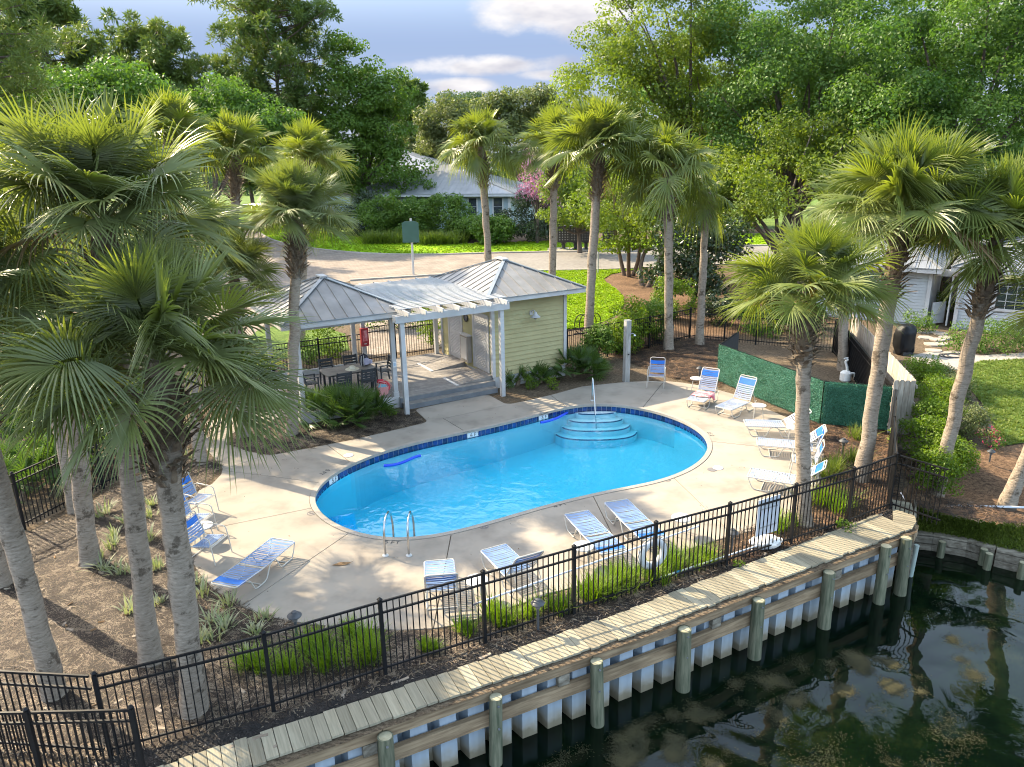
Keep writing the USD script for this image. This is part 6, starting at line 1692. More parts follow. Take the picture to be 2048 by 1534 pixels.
# ------------------------------------------------------------------ broadleaf crowns
def leaves(r, clumps, dens, size, up=0.35, flat=1.0, inner=0.5):
    """Leaf-sized folded diamonds through the shells of ellipsoid clumps [(centre, radii)]."""
    P_, N_ = [], []
    for c, rad in clumps:
        rad = np.broadcast_to(np.asarray(rad, float), (3,))
        area = 4 * np.pi * ((rad[0] * rad[1]) ** 1.6 / 3 + (rad[0] * rad[2]) ** 1.6 / 3 + (rad[1] * rad[2]) ** 1.6 / 3) ** (1 / 1.6)
        n = max(6, int(area * dens))
        d = r.normal(0, 1, (n, 3)); d /= np.linalg.norm(d, axis=1, keepdims=True)
        k = inner + (1.08 - inner) * r.random(n) ** .6
        P_.append(np.asarray(c) + d * rad * k[:, None]); N_.append(d)
    p, n = np.vstack(P_), np.vstack(N_)
    m = len(p)
    n = n + Z3 * up + r.normal(0, .55, (m, 3)); n /= np.linalg.norm(n, axis=1, keepdims=True)
    a = np.cross(n, r.normal(0, 1, (m, 3))); a /= np.linalg.norm(a, axis=1, keepdims=True); b = np.cross(n, a)
    s = (size * r.uniform(.6, 1.35, m))[:, None]
    v = np.stack([p - a * s * .5, p + b * s * .30 + n * s * .08, p + a * s * .5 - n * s * .06, p - b * s * .30 + n * s * .08], 1).reshape(-1, 3)
    k = np.arange(m)[:, None] * 4
    return v, np.vstack([np.concatenate([k, k + 1, k + 2], 1), np.concatenate([k, k + 2, k + 3], 1)])


def clump_fill(r, bigs, n, rc, flat=.62):
    out = []
    vol = np.array([np.prod(np.broadcast_to(b[1], (3,))) ** .66 for b in bigs]); cnt = np.maximum(1, (n * vol / vol.sum()).astype(int))
    for (c, rad), m in zip(bigs, cnt):
        d = r.normal(0, 1, (m, 3)); d /= np.linalg.norm(d, axis=1, keepdims=True)
        k = .45 + .6 * r.random(m) ** .5
        for x in np.asarray(c) + d * np.broadcast_to(rad, (3,)) * k[:, None]:
            s = rc * r.uniform(.6, 1.3); out.append((x, (s, s, s * flat)))
    return out


def tree(label, base, bigs, look, nclump=60, rc=1.1, dens=9, size=.26, trunk_r=.3, seed=0, bark='bark', stems=1, name='broadleaf_tree', cat='tree', limbs=9, fork=.35, group=None):
    r = RNG(seed); base = np.array(base, float)
    t = thing(name, label, cat, group, loc=base)
    cl = clump_fill(r, bigs, nclump, rc)
    part(t, 'crown', leaves(r, cl, dens, size), look, world=True)
    mean = np.mean([b[0] for b in bigs], 0)
    mb = MB()
    for s in range(stems):
        off = np.array([math.cos(s * 2.4), math.sin(s * 2.4), 0]) * (.28 * (stems > 1))
        fk = base + (mean - base) * fork + off * 3
        mb.tube(smooth_open([base + off - Z3 * .1, base + off * 1.8 + (fk - base - off) * .5 + r.normal(0, .1, 3), fk], 8), np.linspace(trunk_r * 1.15, trunk_r * .75, 8), 10)
        tgt = [cl[i][0] for i in r.choice(len(cl), max(2, limbs // stems), replace=False)]
        for q in tgt:
            mid = fk * .5 + q * .5 + [0, 0, .12 * np.linalg.norm(q - fk)] + r.normal(0, .25, 3)
            mb.tube(smooth_open([fk - (fk - base) * .08, mid, q], 7), np.linspace(trunk_r * .5, trunk_r * .08, 7), 7)
    part(t, 'trunk', mb, bark, world=True, smooth=True)
    return t


def px_ell(px, py, depth, rx, rz_, ry=None):
    """An ellipsoid of foliage seen at (px, py) at a depth; rx, rz in photo pixels."""
    c = D(px, py, depth); k = depth * 1.06 / F
    return (c, (rx * k, (ry or rx * .8) * k, rz_ * k))


def at_base(px, depth):
    return np.array([*D(px, 500, depth)[:2], 0.0])


# the oaks filling the upper right
tree('big oak with sunlit left edge against the sky, right of the middle palms', at_base(1415, 56), [px_ell(1240, 175, 55, 105, 75), px_ell(1330, 60, 56, 130, 95), px_ell(1430, 170, 56, 120, 100), px_ell(1300, 260, 54, 90, 55), px_ell(1250, -60, 56, 60, 50)], 'oak_leaf', 190, 1.2, 21, .21, .42, 1, limbs=22, name='oak_tree')
tree('tall oak in the upper middle right with sky gaps in its crown', at_base(1600, 52), [px_ell(1560, 40, 52, 150, 110), px_ell(1700, 90, 52, 150, 120), px_ell(1620, 210, 50, 170, 90), px_ell(1480, 280, 52, 90, 70)], 'oak_leaf_dark', 200, 1.2, 20, .21, .45, 2, limbs=24, name='oak_tree')
tree('dense dark green oak filling the upper right corner', at_base(1930, 46), [px_ell(1880, 90, 46, 170, 130), px_ell(2050, 60, 46, 150, 150), px_ell(1960, 230, 45, 150, 90), px_ell(1780, 250, 45, 110, 80)], 'bright_leaf', 220, 1.15, 19, .21, .45, 3, limbs=18, name='oak_tree')
tree('lower leafy oak in front of the tall oaks, bright clumps on top', at_base(1530, 46), [px_ell(1560, 330, 45, 120, 80), px_ell(1450, 390, 47, 90, 70), px_ell(1680, 300, 45, 100, 60), px_ell(1800, 360, 46, 100, 70)], 'oak_leaf', 150, 1.0, 20, .19, .3, 4, limbs=10, name='oak_tree')
tree('shaded undergrowth tree behind the big right palm', at_base(1900, 42), [px_ell(1930, 400, 42, 150, 70), px_ell(1760, 430, 42, 90, 60), px_ell(2060, 370, 42, 80, 90)], 'oak_leaf_dark', 110, 1.0, 15, .24, .25, 5, limbs=8)
tree('multi stemmed tree left of its twin on the straw bed by the street', G(1256, 552), [px_ell(1225, 400, 52, 75, 60), px_ell(1290, 370, 53, 70, 60), px_ell(1235, 455, 51, 55, 35)], 'oak_leaf', 75, .95, 15, .22, .14, 6, bark='myrtle_bark', stems=3, limbs=12, fork=.55, name='crape_myrtle')
tree('multi stemmed tree right of its twin, nearer the magnolia', G(1292, 572), [px_ell(1330, 400, 49, 60, 50), px_ell(1300, 460, 49, 45, 30), px_ell(1390, 420, 50, 60, 45)], 'oak_leaf', 65, .9, 15, .22, .14, 7, bark='myrtle_bark', stems=3, limbs=10, fork=.55, name='crape_myrtle')
tree('dark glossy magnolia behind the back fence palms', G(1372, 612), [px_ell(1375, 480, 41, 55, 60), px_ell(1365, 560, 41, 62, 50), px_ell(1420, 530, 42, 50, 60), px_ell(1450, 470, 43, 40, 40)], 'magnolia_leaf', 80, .75, 16, .24, .15, 8, limbs=8, name='magnolia_tree')
tree('crape myrtle with pink blossom beside the blue house', at_base(1075, 74), [px_ell(1065, 345, 74, 40, 45), px_ell(1090, 390, 74, 35, 45)], 'pink_flower', 34, .9, 8, .25, .15, 9, limbs=8, name='crape_myrtle')
tree('yellow green street tree behind the middle palms', at_base(1160, 66), [px_ell(1140, 390, 66, 55, 60), px_ell(1190, 400, 65, 50, 45), px_ell(1125, 360, 66, 35, 40)], 'oak_leaf', 75, 1.0, 13, .26, .2, 10, limbs=8)
# left and far trees
tree('tall dark green tree right of the tallest pine', at_base(725, 96), [px_ell(720, 240, 96, 80, 110), px_ell(690, 170, 96, 60, 70), px_ell(770, 210, 96, 55, 75), px_ell(750, 340, 95, 85, 60), px_ell(690, 300, 95, 70, 80)], 'hedge_leaf', 220, 1.5, 8.5, .38, .5, 11, limbs=16)
tree('bushy green tree behind the left palms', at_base(420, 76), [px_ell(440, 230, 76, 60, 70), px_ell(380, 250, 76, 60, 60), px_ell(520, 250, 75, 60, 50)], 'bright_leaf', 130, 1.2, 10, .32, .3, 12, limbs=8)
tree('rounded green tree at the left behind the palm crowns', at_base(160, 58), [px_ell(140, 220, 58, 80, 70), px_ell(250, 200, 59, 70, 60), px_ell(60, 260, 57, 80, 60)], 'bright_leaf', 170, 1.2, 11, .3, .35, 13, limbs=10)
tree('olive toned tree beyond the blue house, right of the far gap', at_base(1040, 118), [px_ell(1040, 230, 118, 60, 45), px_ell(980, 245, 117, 50, 40), px_ell(1085, 215, 118, 35, 35)], 'olive_leaf', 110, 1.6, 6, .45, .35, 14, limbs=8)
tree('greyish rounded tree left of the middle palms, above the blue house', at_base(890, 102), [px_ell(895, 250, 102, 45, 45), px_ell(930, 275, 102, 40, 35), px_ell(870, 285, 102, 30, 25)], 'olive_leaf', 90, 1.4, 7, .4, .3, 15, limbs=8)
for i, (x, y, d, rx, rz_, look, lab) in enumerate([(838, 225, 150, 26, 30, 'pine', ''), (905, 205, 210, 30, 16, 'far_leaf', 'hazy far tree low on the skyline, left'), (965, 205, 220, 34, 14, 'far_leaf', 'hazy far tree low on the skyline, middle'), (1100, 225, 190, 30, 20, 'far_leaf', 'hazy far tree low on the skyline, right'), (845, 300, 135, 40, 35, 'olive_leaf', 'pale tree below the far pine left of the house')]):
    if look != 'pine':
        tree(lab, at_base(x, d), [px_ell(x, y, d, rx, rz_), px_ell(x + rx, y + 14, d, rx, rz_), px_ell(x - rx, y + 18, d, rx, rz_)], look, 60, 2.0, 3, .7, .4, 20 + i, limbs=4)


# a far-off wood closes the skyline
rf = RNG(77)
fw = []
for i in range(150):
    x = -190 + 380 * (i + rf.random()) / 150; y = 205 + rf.uniform(0, 60) - abs(x) * .25; hh = rf.uniform(3.5, 6.5)
    for q in range(3):
        fw.append((np.array([x + rf.normal(0, 1.5), y + rf.normal(0, 2), hh * (.35 + .5 * q)]), (rf.uniform(2.5, 4.5), 3.0, hh * .42)))
p_ = part(None, 'far_wood', leaves(rf, fw, .75, 1.4), 'far_leaf')
tag(p_, 'low far-off wood closing the skyline behind the houses', 'trees', None, 'stuff')


# ------------------------------------------------------------------ pines
def pine(label, base, h, crown_w, seed, lo=.35, look='pine_needle', tuft=.55, nl=40, lean=(0, 0), ntuft=16, per=11, nw=.035):
    r = RNG(seed); base = np.array(base, float)
    t = thing('pine_tree', label, 'pine tree', loc=base)
    top = np.array([lean[0], lean[1], h])
    tr = MB(); path = smooth_open([[0, 0, -.2], top * [.3, .3, .5] + [r.normal(0, .3), 0, 0], top], 12)
    tr.tube(path, np.linspace(h * .013 + .05, .04, 12), 9)
    C_, D_ = [], []
    for i in range(nl):
        f = lo + (1 - lo) * (i + .5) / nl; z = h * f
        prof = math.sin(math.pi * min(1, (1 - (f - lo) / (1 - lo)) * .82 + .10)) ** .7
        L_ = crown_w * prof * r.uniform(.55, 1.15); az = i * 2.4 + r.normal(0, .4)
        p0 = np.array([np.interp(z, path[:, 2], path[:, 0]), np.interp(z, path[:, 2], path[:, 1]), z])
        d = np.array([math.cos(az), math.sin(az), r.uniform(-.05, .55)])
        p2 = p0 + d * L_; p1 = p0 + d * L_ * .5 + Z3 * r.uniform(-.3, .2)
        pts = smooth_open([p0, p1, p2], 7)
        tr.tube(pts, np.linspace(.09, .02, 7) * h / 22, 5)
        npf = max(3, ntuft // 7)
        for j in range(npf):
            q = pts[min(6, int(7 * (.38 + .62 * (j + r.random()) / npf)))] + r.normal(0, 1, 3) * [1, 1, .5] * crown_w * .10
            R_ = crown_w * r.uniform(.13, .20)
            for _ in range(17):
                k = unit(r.normal(0, 1, 3) + [0, 0, .35]); C_.append(q + k * R_ * [1, 1, .62] * r.uniform(.4, 1.0)); D_.append(unit(k + Z3 * .5))
    C_, D_ = np.array(C_), np.array(D_); m = len(C_)
    dd = D_[:, None] * .6 + r.normal(0, .75, (m, per, 3)); dd /= np.linalg.norm(dd, axis=2, keepdims=True)
    L_ = tuft * r.uniform(.6, 1.2, (m, per, 1)); s = np.cross(dd, r.normal(0, 1, (m, per, 3))); s /= np.linalg.norm(s, axis=2, keepdims=True)
    o = C_[:, None] + r.normal(0, .06, (m, per, 3))
    tip = o + dd * L_ - np.array([0, 0, .12]) * L_
    v = np.stack([o, o * .45 + tip * .55 + s * nw, tip, o * .45 + tip * .55 - s * nw], 2).reshape(-1, 3)
    k = np.arange(m * per)[:, None] * 4
    f = np.vstack([np.concatenate([k, k + 1, k + 2], 1), np.concatenate([k, k + 2, k + 3], 1)])
    part(t, 'crown', (v, f), look)
    part(t, 'trunk', tr, 'bark', smooth=True)
    return t


pine('tallest pine reaching above the top edge, left of the sky', at_base(590, 94), 28.5, 7.3, 31, lo=.30, nl=80, ntuft=34, tuft=.66, nw=.06)
pine('rounded open crowned pine in the left middle distance', at_base(355, 88), 21.2, 5.6, 32, lo=.36, nl=72, ntuft=32, tuft=.66, nw=.06)
pine('tall pine at the left rising above the top edge', at_base(165, 72), 23.0, 4.6, 33, lo=.32, nl=74, ntuft=32, tuft=.64, nw=.06)
pine('large pine at the left edge with big near tufts', at_base(15, 40), 18.5, 4.6, 34, lo=.42, nl=64, ntuft=34, tuft=.42, nw=.026)
pine('small far pine above the house gap', at_base(832, 140), 20.5, 3.6, 35, lo=.4, nl=40, ntuft=20, tuft=.9, nw=.09)
pine('low pine between tall pine and dark tree', at_base(520, 90), 17.5, 5.0, 36, lo=.3, nl=60, ntuft=26, tuft=.64, nw=.06)
tree('backdrop tree mass behind the oaks, left', at_base(1500, 88), [px_ell(1330, 230, 88, 110, 90), px_ell(1500, 150, 88, 130, 120), px_ell(1420, 330, 86, 120, 70)], 'oak_leaf_dark', 110, 2.0, 5, .5, .4, 41, limbs=6)
tree('backdrop tree mass behind the oaks, right', at_base(1850, 84), [px_ell(1700, 160, 84, 140, 130), px_ell(1880, 130, 84, 150, 150), px_ell(2060, 180, 84, 120, 150), px_ell(1800, 330, 82, 170, 70)], 'oak_leaf_dark', 150, 2.0, 5, .5, .4, 42, limbs=6)
tree('backdrop tree mass behind the left pines', at_base(300, 105), [px_ell(330, 260, 105, 140, 50), px_ell(120, 240, 105, 140, 60), px_ell(560, 290, 104, 120, 50), px_ell(-100, 200, 105, 160, 80)], 'bright_leaf', 130, 2.2, 4.5, .55, .4, 43, limbs=6)


# ------------------------------------------------------------------ shrubs and hedges
def shrub(label, base, bigs, look, n=14, rc=.4, dens=60, size=.09, seed=0, name='shrub', cat='shrub', group=None, flower=None, up=.35):
    r = RNG(seed); t = thing(name, label, cat, group, loc=base)
    cl = clump_fill(r, bigs, n, rc, flat=.8)
    part(t, 'foliage', leaves(r, cl, dens, size, up=up, inner=.35), look, world=True)
    mb = MB(); b = np.array(base, float)
    for q in [cl[i][0] for i in r.choice(len(cl), min(6, len(cl)), replace=False)]:
        mb.tube([b - Z3 * .05 + r.normal(0, .04, 3) * [1, 1, 0], b * .5 + q * .5 + r.normal(0, .04, 3), q], [.02, .014, .006], 5)
    part(t, 'stem', mb, 'bark', world=True)
    if flower:
        part(t, 'flowers', leaves(r, [(c + Z3 * s[2] * .35, np.array(s) * .95) for c, s in cl], flower[1], flower[2], inner=.9), flower[0], world=True)
    return t


def gshrub(label, px, w, h, look, seed, d=None, **kw):
    """Shrub standing on the ground at px; w, h in metres."""
    b = G(*px); d = d or w
    return shrub(label, b, [(b + Z3 * h * .52, (w / 2 * .86, d / 2 * .86, h * .46))], look, seed=seed, **kw)


# across the street
FARG = [(775, 462, 6.5, 5.0, 'dark clipped hedge mound at the left of the blue house'), (830, 462, 7, 4.2, 'rounded hedge mound behind the green street sign'), (835, 440, 7, 6.4, 'tall leafy hedge left of the blue house window'),
        (885, 462, 6.6, 4.6, 'tall bright hedge under the blue house eave'), (940, 466, 5, 2.2, 'hedge mound at the foot of the blue house wall, left of the palm trunk'), (985, 474, 3.6, 2.6, 'bright pointed shrub right of the palm trunk by the blue house'), (1065, 468, 7, 4.6, 'large dark shrub below the pink blossom'), (740, 455, 6, 4.4, 'shaded hedge at the street corner')]
for i, (x, y, w, h, lab) in enumerate(FARG):
    b = G(x, y + 14)
    shrub(lab, b, [(b + Z3 * h * .5, (w / 2, w / 2 * .8, h * .5))], 'hedge_leaf' if i not in (6, 7) else 'magnolia_leaf', n=40, rc=.85, dens=26, size=.24, seed=50 + i)


def grass_clump(b, h, n, spread, r, w=.012, arch=.8, stations=4):
    """Arching blades from one base. b: base; h: blade length."""
    az = r.uniform(0, 6.283, n); lean = r.uniform(.1, 1.0, n) * spread; L_ = h * r.uniform(.6, 1.15, n)
    ax = np.stack([np.cos(az), np.sin(az), np.zeros(n)], 1); sd = np.stack([-np.sin(az), np.cos(az), np.zeros(n)], 1)
    o = np.asarray(b) + ax * (r.random(n) * .35 * spread * h)[:, None]
    V = []; st = np.linspace(0, 1, stations)
    for t in st:
        up = L_ * (t - .35 * arch * lean * t ** 2.2); out = L_ * lean * (.35 * t + arch * .75 * t ** 2)
        c = o + ax * out[:, None] + Z3 * np.maximum(up * (1 - .25 * lean), 0)[:, None]
        ww = w * (1 - t ** 2 * .95) * (.7 + .6 * min(1, t * 3)); V += [c - sd * ww, c + sd * ww]
    V = np.stack(V, 1); k = np.arange(n)[:, None] * (2 * stations); f = []
    for i in range(stations - 1):
        x = 2 * i; f += [np.concatenate([k + x, k + x + 1, k + x + 3], 1), np.concatenate([k + x, k + x + 3, k + x + 2], 1)]
    return V.reshape(-1, 3), np.vstack(f)


r = RNG(60)
for (x, y, w, lab) in ((783, 486, 2.9, 'ornamental grass mound left of the green sign'), (880, 488, 2.6, 'ornamental grass mound right of the green sign')):
    b = G(x, y); mb = MB()
    for k in range(26):
        mb.add(*grass_clump(b + np.array([r.uniform(-w, w), r.uniform(-1, 1), 0]), 1.5, 60, .9, r, w=.03))
    single('grass_mound', mb, 'grass_blade', lab, 'ornamental grass')

# shrubs near the pavilion and along the back fence
gshrub('bright yellow green shrub behind the dining table fence', (662, 716), 1.9, 2.2, 'shrub_leaf', 70, n=26, rc=.42, dens=55, size=.10)
gshrub('low shrub at the left of the fence behind the pavilion', (618, 730), 1.6, 1.2, 'hedge_leaf', 71, n=16, rc=.35, dens=55, size=.10)
gshrub('leafy hedge seen above the gate', (800, 655), 5.0, 2.0, 'hedge_leaf', 72, n=36, rc=.5, dens=40, size=.12, d=1.5)
gshrub('yellow green shrub behind the gate right post', (862, 690), 1.2, 1.6, 'shrub_leaf', 73, n=14, rc=.35, dens=55, size=.10)
for i, (x, y, w, h, lk, lab) in enumerate([(1262, 690, 2.3, 2.1, 'shrub_leaf', 'sunlit shrub behind the back fence near the lawn edge'), (1240, 705, 1.6, 1.6, 'shrub_leaf', 'lower sunlit shrub against the back fence'), (1305, 680, 2.0, 1.8, 'hedge_leaf', 'dark shrub behind the shower post fence bay'),
                                      (1345, 640, 2.4, 2.2, 'shrub_leaf', 'bright shrub between the back fence palms'), (1195, 720, 1.3, 1.3, 'hedge_leaf', 'small shrub by the fence next to the restroom corner'), (1440, 650, 2.2, 1.6, 'magnolia_leaf', 'dark shrub behind the fence corner'), (1520, 668, 3.0, 1.4, 'hedge_leaf', 'shaded hedge behind the enclosure fence'), (1600, 660, 2.6, 1.3, 'hedge_leaf', 'shaded hedge beside the wooden fence')]):
    gshrub(lab, (x, y), w, h, lk, 74 + i, n=30, rc=.40, dens=75, size=.11)
# clipped yellow green shrubs beside the wooden fence and small plants there
for i, (x, y, w, h, lk, lab) in enumerate([(1848, 920, 1.5, 1.25, 'shrub_leaf', 'bright clipped shrub nearest the corner fence post'), (1875, 980, 1.2, 1.0, 'shrub_leaf', 'bright shrub at the foot of the right leaning palm'), (1858, 872, 1.5, 1.2, 'shrub_leaf', 'bright shrub at the end of the wooden fence'), (1868, 820, 1.7, 1.2, 'shrub_leaf', 'bright shrub halfway along the wooden fence'), (1845, 775, 1.5, 1.2, 'shrub_leaf', 'bright shrub on the house side of the wooden fence'),
                                      (1900, 800, 1.3, .8, 'olive_leaf', 'greyish shrub beside the concrete path'), (1925, 870, 1.5, .9, 'olive_leaf', 'greyish fine leaved shrub in the right bed'), (1905, 935, 1.0, .8, 'shrub_leaf', 'small bright shrub right of the leaning palm trunk'), (1880, 765, 1.0, .6, 'olive_leaf', 'low greyish plant at the path edge')]):
    gshrub(lab, (x, y), w, h, lk, 90 + i, n=32, rc=.28, dens=150, size=.07)
gshrub('low plant with red flowers at the yard lawn edge', (1978, 895), .7, .45, 'hedge_leaf', 110, n=14, rc=.15, dens=150, size=.05, flower=('red_flower', 60, .05))
gshrub('small red flowering plant by the white house hedge', (1955, 850), .5, .3, 'hedge_leaf', 111, n=10, rc=.13, dens=150, size=.05, flower=('red_flower', 40, .05))
gshrub('dark green hedge under the arched window', (1975, 702), 4.2, 1.25, 'hedge_leaf', 112, n=40, rc=.45, dens=55, size=.09, d=1.4)
gshrub('hedge left of the white house gateway', (1838, 665), 1.6, 1.0, 'hedge_leaf', 113, n=16, rc=.35, dens=60, size=.09)
gshrub('clipped shrub seen through the gateway', (1882, 622), 1.6, 1.5, 'shrub_leaf', 114, n=16, rc=.4, dens=50, size=.1)
gshrub('small bright green plant beside the pergola post', (786, 832), .35, .4, 'shrub_leaf', 115, n=8, rc=.12, dens=200, size=.06)
gshrub('small bright shrub left in the restroom bed', (1064, 778), .5, .5, 'shrub_leaf', 116, n=10, rc=.15, dens=170, size=.06)
gshrub('small bright shrub right in the restroom bed', (1104, 779), .45, .6, 'shrub_leaf', 117, n=10, rc=.15, dens=170, size=.06)
gshrub('weedy green plant on the dark mulch near the bulkhead end', (1690, 1062), .45, .25, 'shrub_leaf', 118, n=10, rc=.1, dens=200, size=.06)
gshrub('small weed on the dark mulch by the fence right of the life ring', (1483, 1135), .3, .15, 'shrub_leaf', 119, n=7, rc=.08, dens=200, size=.05)
gshrub('vine climbing the black cloth fence at the corner', (1788, 905), .35, 1.1, 'shrub_leaf', 120, n=12, rc=.12, dens=120, size=.07)


# ------------------------------------------------------------------ saw palmettos
def palmetto(label, b, n, spread, h, seed, blade=.5, look='palmetto_leaf', nseg=20):
    r = RNG(seed); t = thing('saw_palmetto', label, 'palmetto', loc=b); b = np.array(b, float)
    part(t, 'stem', MB().tube([[0, 0, -.05], [.05, .02, .18], [.02, .05, .3]], [.09, .08, .05], 8), 'boot')
    for i in range(n):
        f = (i + .5) / n; az = i * 2.4 + r.normal(0, .3); el = math.radians(85 - 75 * f + r.normal(0, 6))
        d = np.array([math.cos(az) * math.cos(el), math.sin(az) * math.cos(el), math.sin(el)])
        o = np.array([math.cos(az), math.sin(az), 0]) * r.random() * spread * .4 + Z3 * .12
        part(t, 'frond', fan(o, d, h * r.uniform(.55, 1.0), blade * r.uniform(.8, 1.15), r, nseg=nseg, spread=2.0, droop=.12, bend=.05, w=.020, cup=.25, costa=.05, pw=.007), look)
    return t


for i, (x, y, n, sp, h, lab) in enumerate([(640, 842, 30, .7, .85, 'dense saw palmetto at the left below the pavilion floor'), (700, 845, 32, .7, .85, 'dense saw palmetto with yellowing fans below the pavilion floor'), (742, 838, 18, .5, .6, 'smaller saw palmetto at the right end of the pavilion skirt'),
                                   (1148, 752, 34, .6, .9, 'rounded saw palmetto at the restroom building corner'), (1180, 752, 20, .5, .6, 'low saw palmetto right of the restroom corner one'), (1035, 770, 9, .3, .35, 'young palmetto at the restroom wall base'), (1080, 765, 8, .3, .3, 'tuft of young palmetto between the small restroom shrubs'),
                                   (40, 905, 30, .9, 1.1, 'saw palmetto behind the left fence, at the picture edge'), (110, 868, 30, .9, 1.1, 'saw palmetto behind the left fence, second from the edge'), (60, 820, 26, .9, 1.1, 'saw palmetto further back left'), (150, 820, 28, .9, 1.1, 'saw palmetto behind the stout left palm'), (225, 845, 28, .9, 1.0, 'saw palmetto right of the stout left palm'), (285, 805, 26, .8, 1.0, 'saw palmetto at the right end of the left thicket'), (200, 780, 24, .8, 1.0, 'saw palmetto at the back of the left thicket'), (-20, 850, 24, .9, 1.1, 'saw palmetto cut by the left picture edge'), (20, 955, 18, .7, .8, 'saw palmetto low at the left fence'), (45, 1000, 26, .9, 1.0, 'saw palmetto at the fence foot, far left'), (112, 962, 26, .9, 1.0, 'saw palmetto at the fence foot left of the stout palm'), (182, 925, 26, .9, 1.0, 'saw palmetto at the fence foot behind the stout palm'), (245, 895, 26, .9, 1.0, 'saw palmetto at the fence foot between the trunks'), (300, 868, 24, .8, .9, 'saw palmetto at the fence foot behind the nearest trunk'), (80, 850, 26, .9, 1.1, 'saw palmetto in the middle of the left thicket'), (10, 790, 24, .9, 1.1, 'saw palmetto at the back edge of the left thicket')]):
    palmetto(lab, G(x, y), n, sp, h, 130 + i, blade=.55 if y > 700 else .5)

# ------------------------------------------------------------------ liriope clumps along the front fence, and variegated lilies
r = RNG(200)
LIR = [(515, 1335, .8), (560, 1345, .7), (625, 1310, .9), (660, 1335, .9), (640, 1300, .6), (722, 1300, .9), (745, 1318, .8), (700, 1275, .6), (985, 1240, .8), (1010, 1250, .7), (1060, 1232, .6), (1110, 1222, .8), (1165, 1195, .9), (1195, 1190, .9), (1225, 1178, .9), (1255, 1168, .9), (1285, 1160, .9), (1340, 1140, .9), (1370, 1132, .8), (1405, 1122, .8), (1560, 1062, .8), (1580, 1050, .7), (1640, 1012, 1.0), (1662, 1005, 1.0), (1675, 1022, .8), (930, 1262, .5), (860, 1300, .35)]
wh_ = ['below the left bend of the deck', 'at the lower left fence post', 'behind the path light, lower left', 'left of the second fence post', 'at the deck edge, lower left', 'beside the second fence post', 'right of the second fence post', 'small and close to the deck edge lower left', 'right of the third fence post', 'behind the third fence bay', 'left of the middle path light', 'right of the middle path light', 'at the fourth fence post', 'in the fence bay left of the life ring, first', 'in the fence bay left of the life ring, second', 'just left of the life ring', 'behind the life ring', 'right of the life ring', 'in the bay right of the life ring', 'left of the fifth bay path light', 'under the notice board right side', 'at the palm foot near the notice board', 'tall, right of the leaning palm foot', 'tallest, two steps right of the leaning palm', 'low, near the fence corner bay', 'tiny, by the third fence post', 'tiny and dry in orange straw']
for i, ((x, y, s), w_) in enumerate(zip(LIR, wh_)):
    b = G(x, y); mb = MB()
    for k in range(5):
        mb.add(*grass_clump(b + np.array([r.normal(0, .16), r.normal(0, .12), 0]) * s, .52 * s + .10, 44, .85, r, w=.0065))
    single('liriope_clump', mb, 'liriope', f'grassy green liriope clump {w_}', 'grass clump')
for i, (x, y, lab) in enumerate([(1665, 945, 'sunlit arching grass clump under the right path light'), (1700, 925, 'arching grass clump right of the right path light'), (1640, 955, 'arching grass clump beside the leaning palm trunk'), (1712, 875, 'thin grass tuft at the green mesh corner')]):
    b = G(x, y); mb = MB()
    for k in range(4):
        mb.add(*grass_clump(b + np.array([r.normal(0, .15), r.normal(0, .12), 0]), .55, 36, .9, r, w=.008))
    single('grass_clump', mb, 'grass_blade', lab, 'grass clump')
LIL = [(215, 1030, 1.1), (240, 1072, .8), (225, 1098, .9), (215, 1140, 1.1), (245, 1150, 1.0), (195, 1125, .8), (290, 1040, .9), (300, 1080, .9), (312, 1140, .8), (268, 1225, .9), (318, 1205, .7), (400, 1190, 1.0), (385, 1172, .7), (455, 1215, 1.0), (420, 1250, .9), (440, 1275, 1.1), (405, 1285, .8), (515, 1245, .9), (460, 1255, .7), (510, 1270, .7), (500, 1265, .5), (300, 1015, .8), (378, 918, .8), (360, 980, .6), (495, 1310, .5), (640, 1330, .4), (255, 1045, .7)]
lw_ = ['largest, at the top of the left group', 'below the largest', 'right of the stout palm base, upper', 'right of the stout palm base, fullest', 'between the stout and slim palms, fullest', 'touching the stout palm base', 'between the slim and nearest trunks, top', 'between the slim and nearest trunks, middle', 'between the slim and nearest trunks, lower', 'left of the slim trunk low down', 'between the trunks, lowest', 'right of the nearest trunk, upper pair right', 'right of the nearest trunk, upper pair left', 'at the deck curve below the flat lounger', 'mid group right of the nearest trunk', 'fullest low one right of the nearest trunk', 'low left one right of the nearest trunk', 'by the lower left path light', 'small one in the mid group', 'near the fence, small', 'tiny one near the deck curve', 'behind the nearest trunk at armchair height', 'at the foot of the path bend palm', 'beside the rear armchair', 'pale tuft at the fence line lower left', 'tiny pale tuft among liriope', 'small, beside the largest at the top']
for (x, y, s), w_ in zip(LIL, lw_):
    b = G(x, y); mb = MB()
    for k in range(2):
        mb.add(*grass_clump(b + np.array([r.normal(0, .07), r.normal(0, .07), 0]) * s, .42 * s, 15, 1.0, r, w=.016, stations=5))
    single('variegated_lily', mb, 'lily_leaf', f'pale variegated lily plant {w_}', 'lily plant')

# ------------------------------------------------------------------ litter, chips, grass blades, algae
def scatter(poly, n, r):
    x0, y0, x1, y1 = poly.bounds; out = []
    from shapely import contains_xy
    while len(out) < n:
        q = np.stack([r.uniform(x0, x1, n), r.uniform(y0, y1, n)], 1); out += list(q[contains_xy(poly, q[:, 0], q[:, 1])])
    return np.array(out[:n])


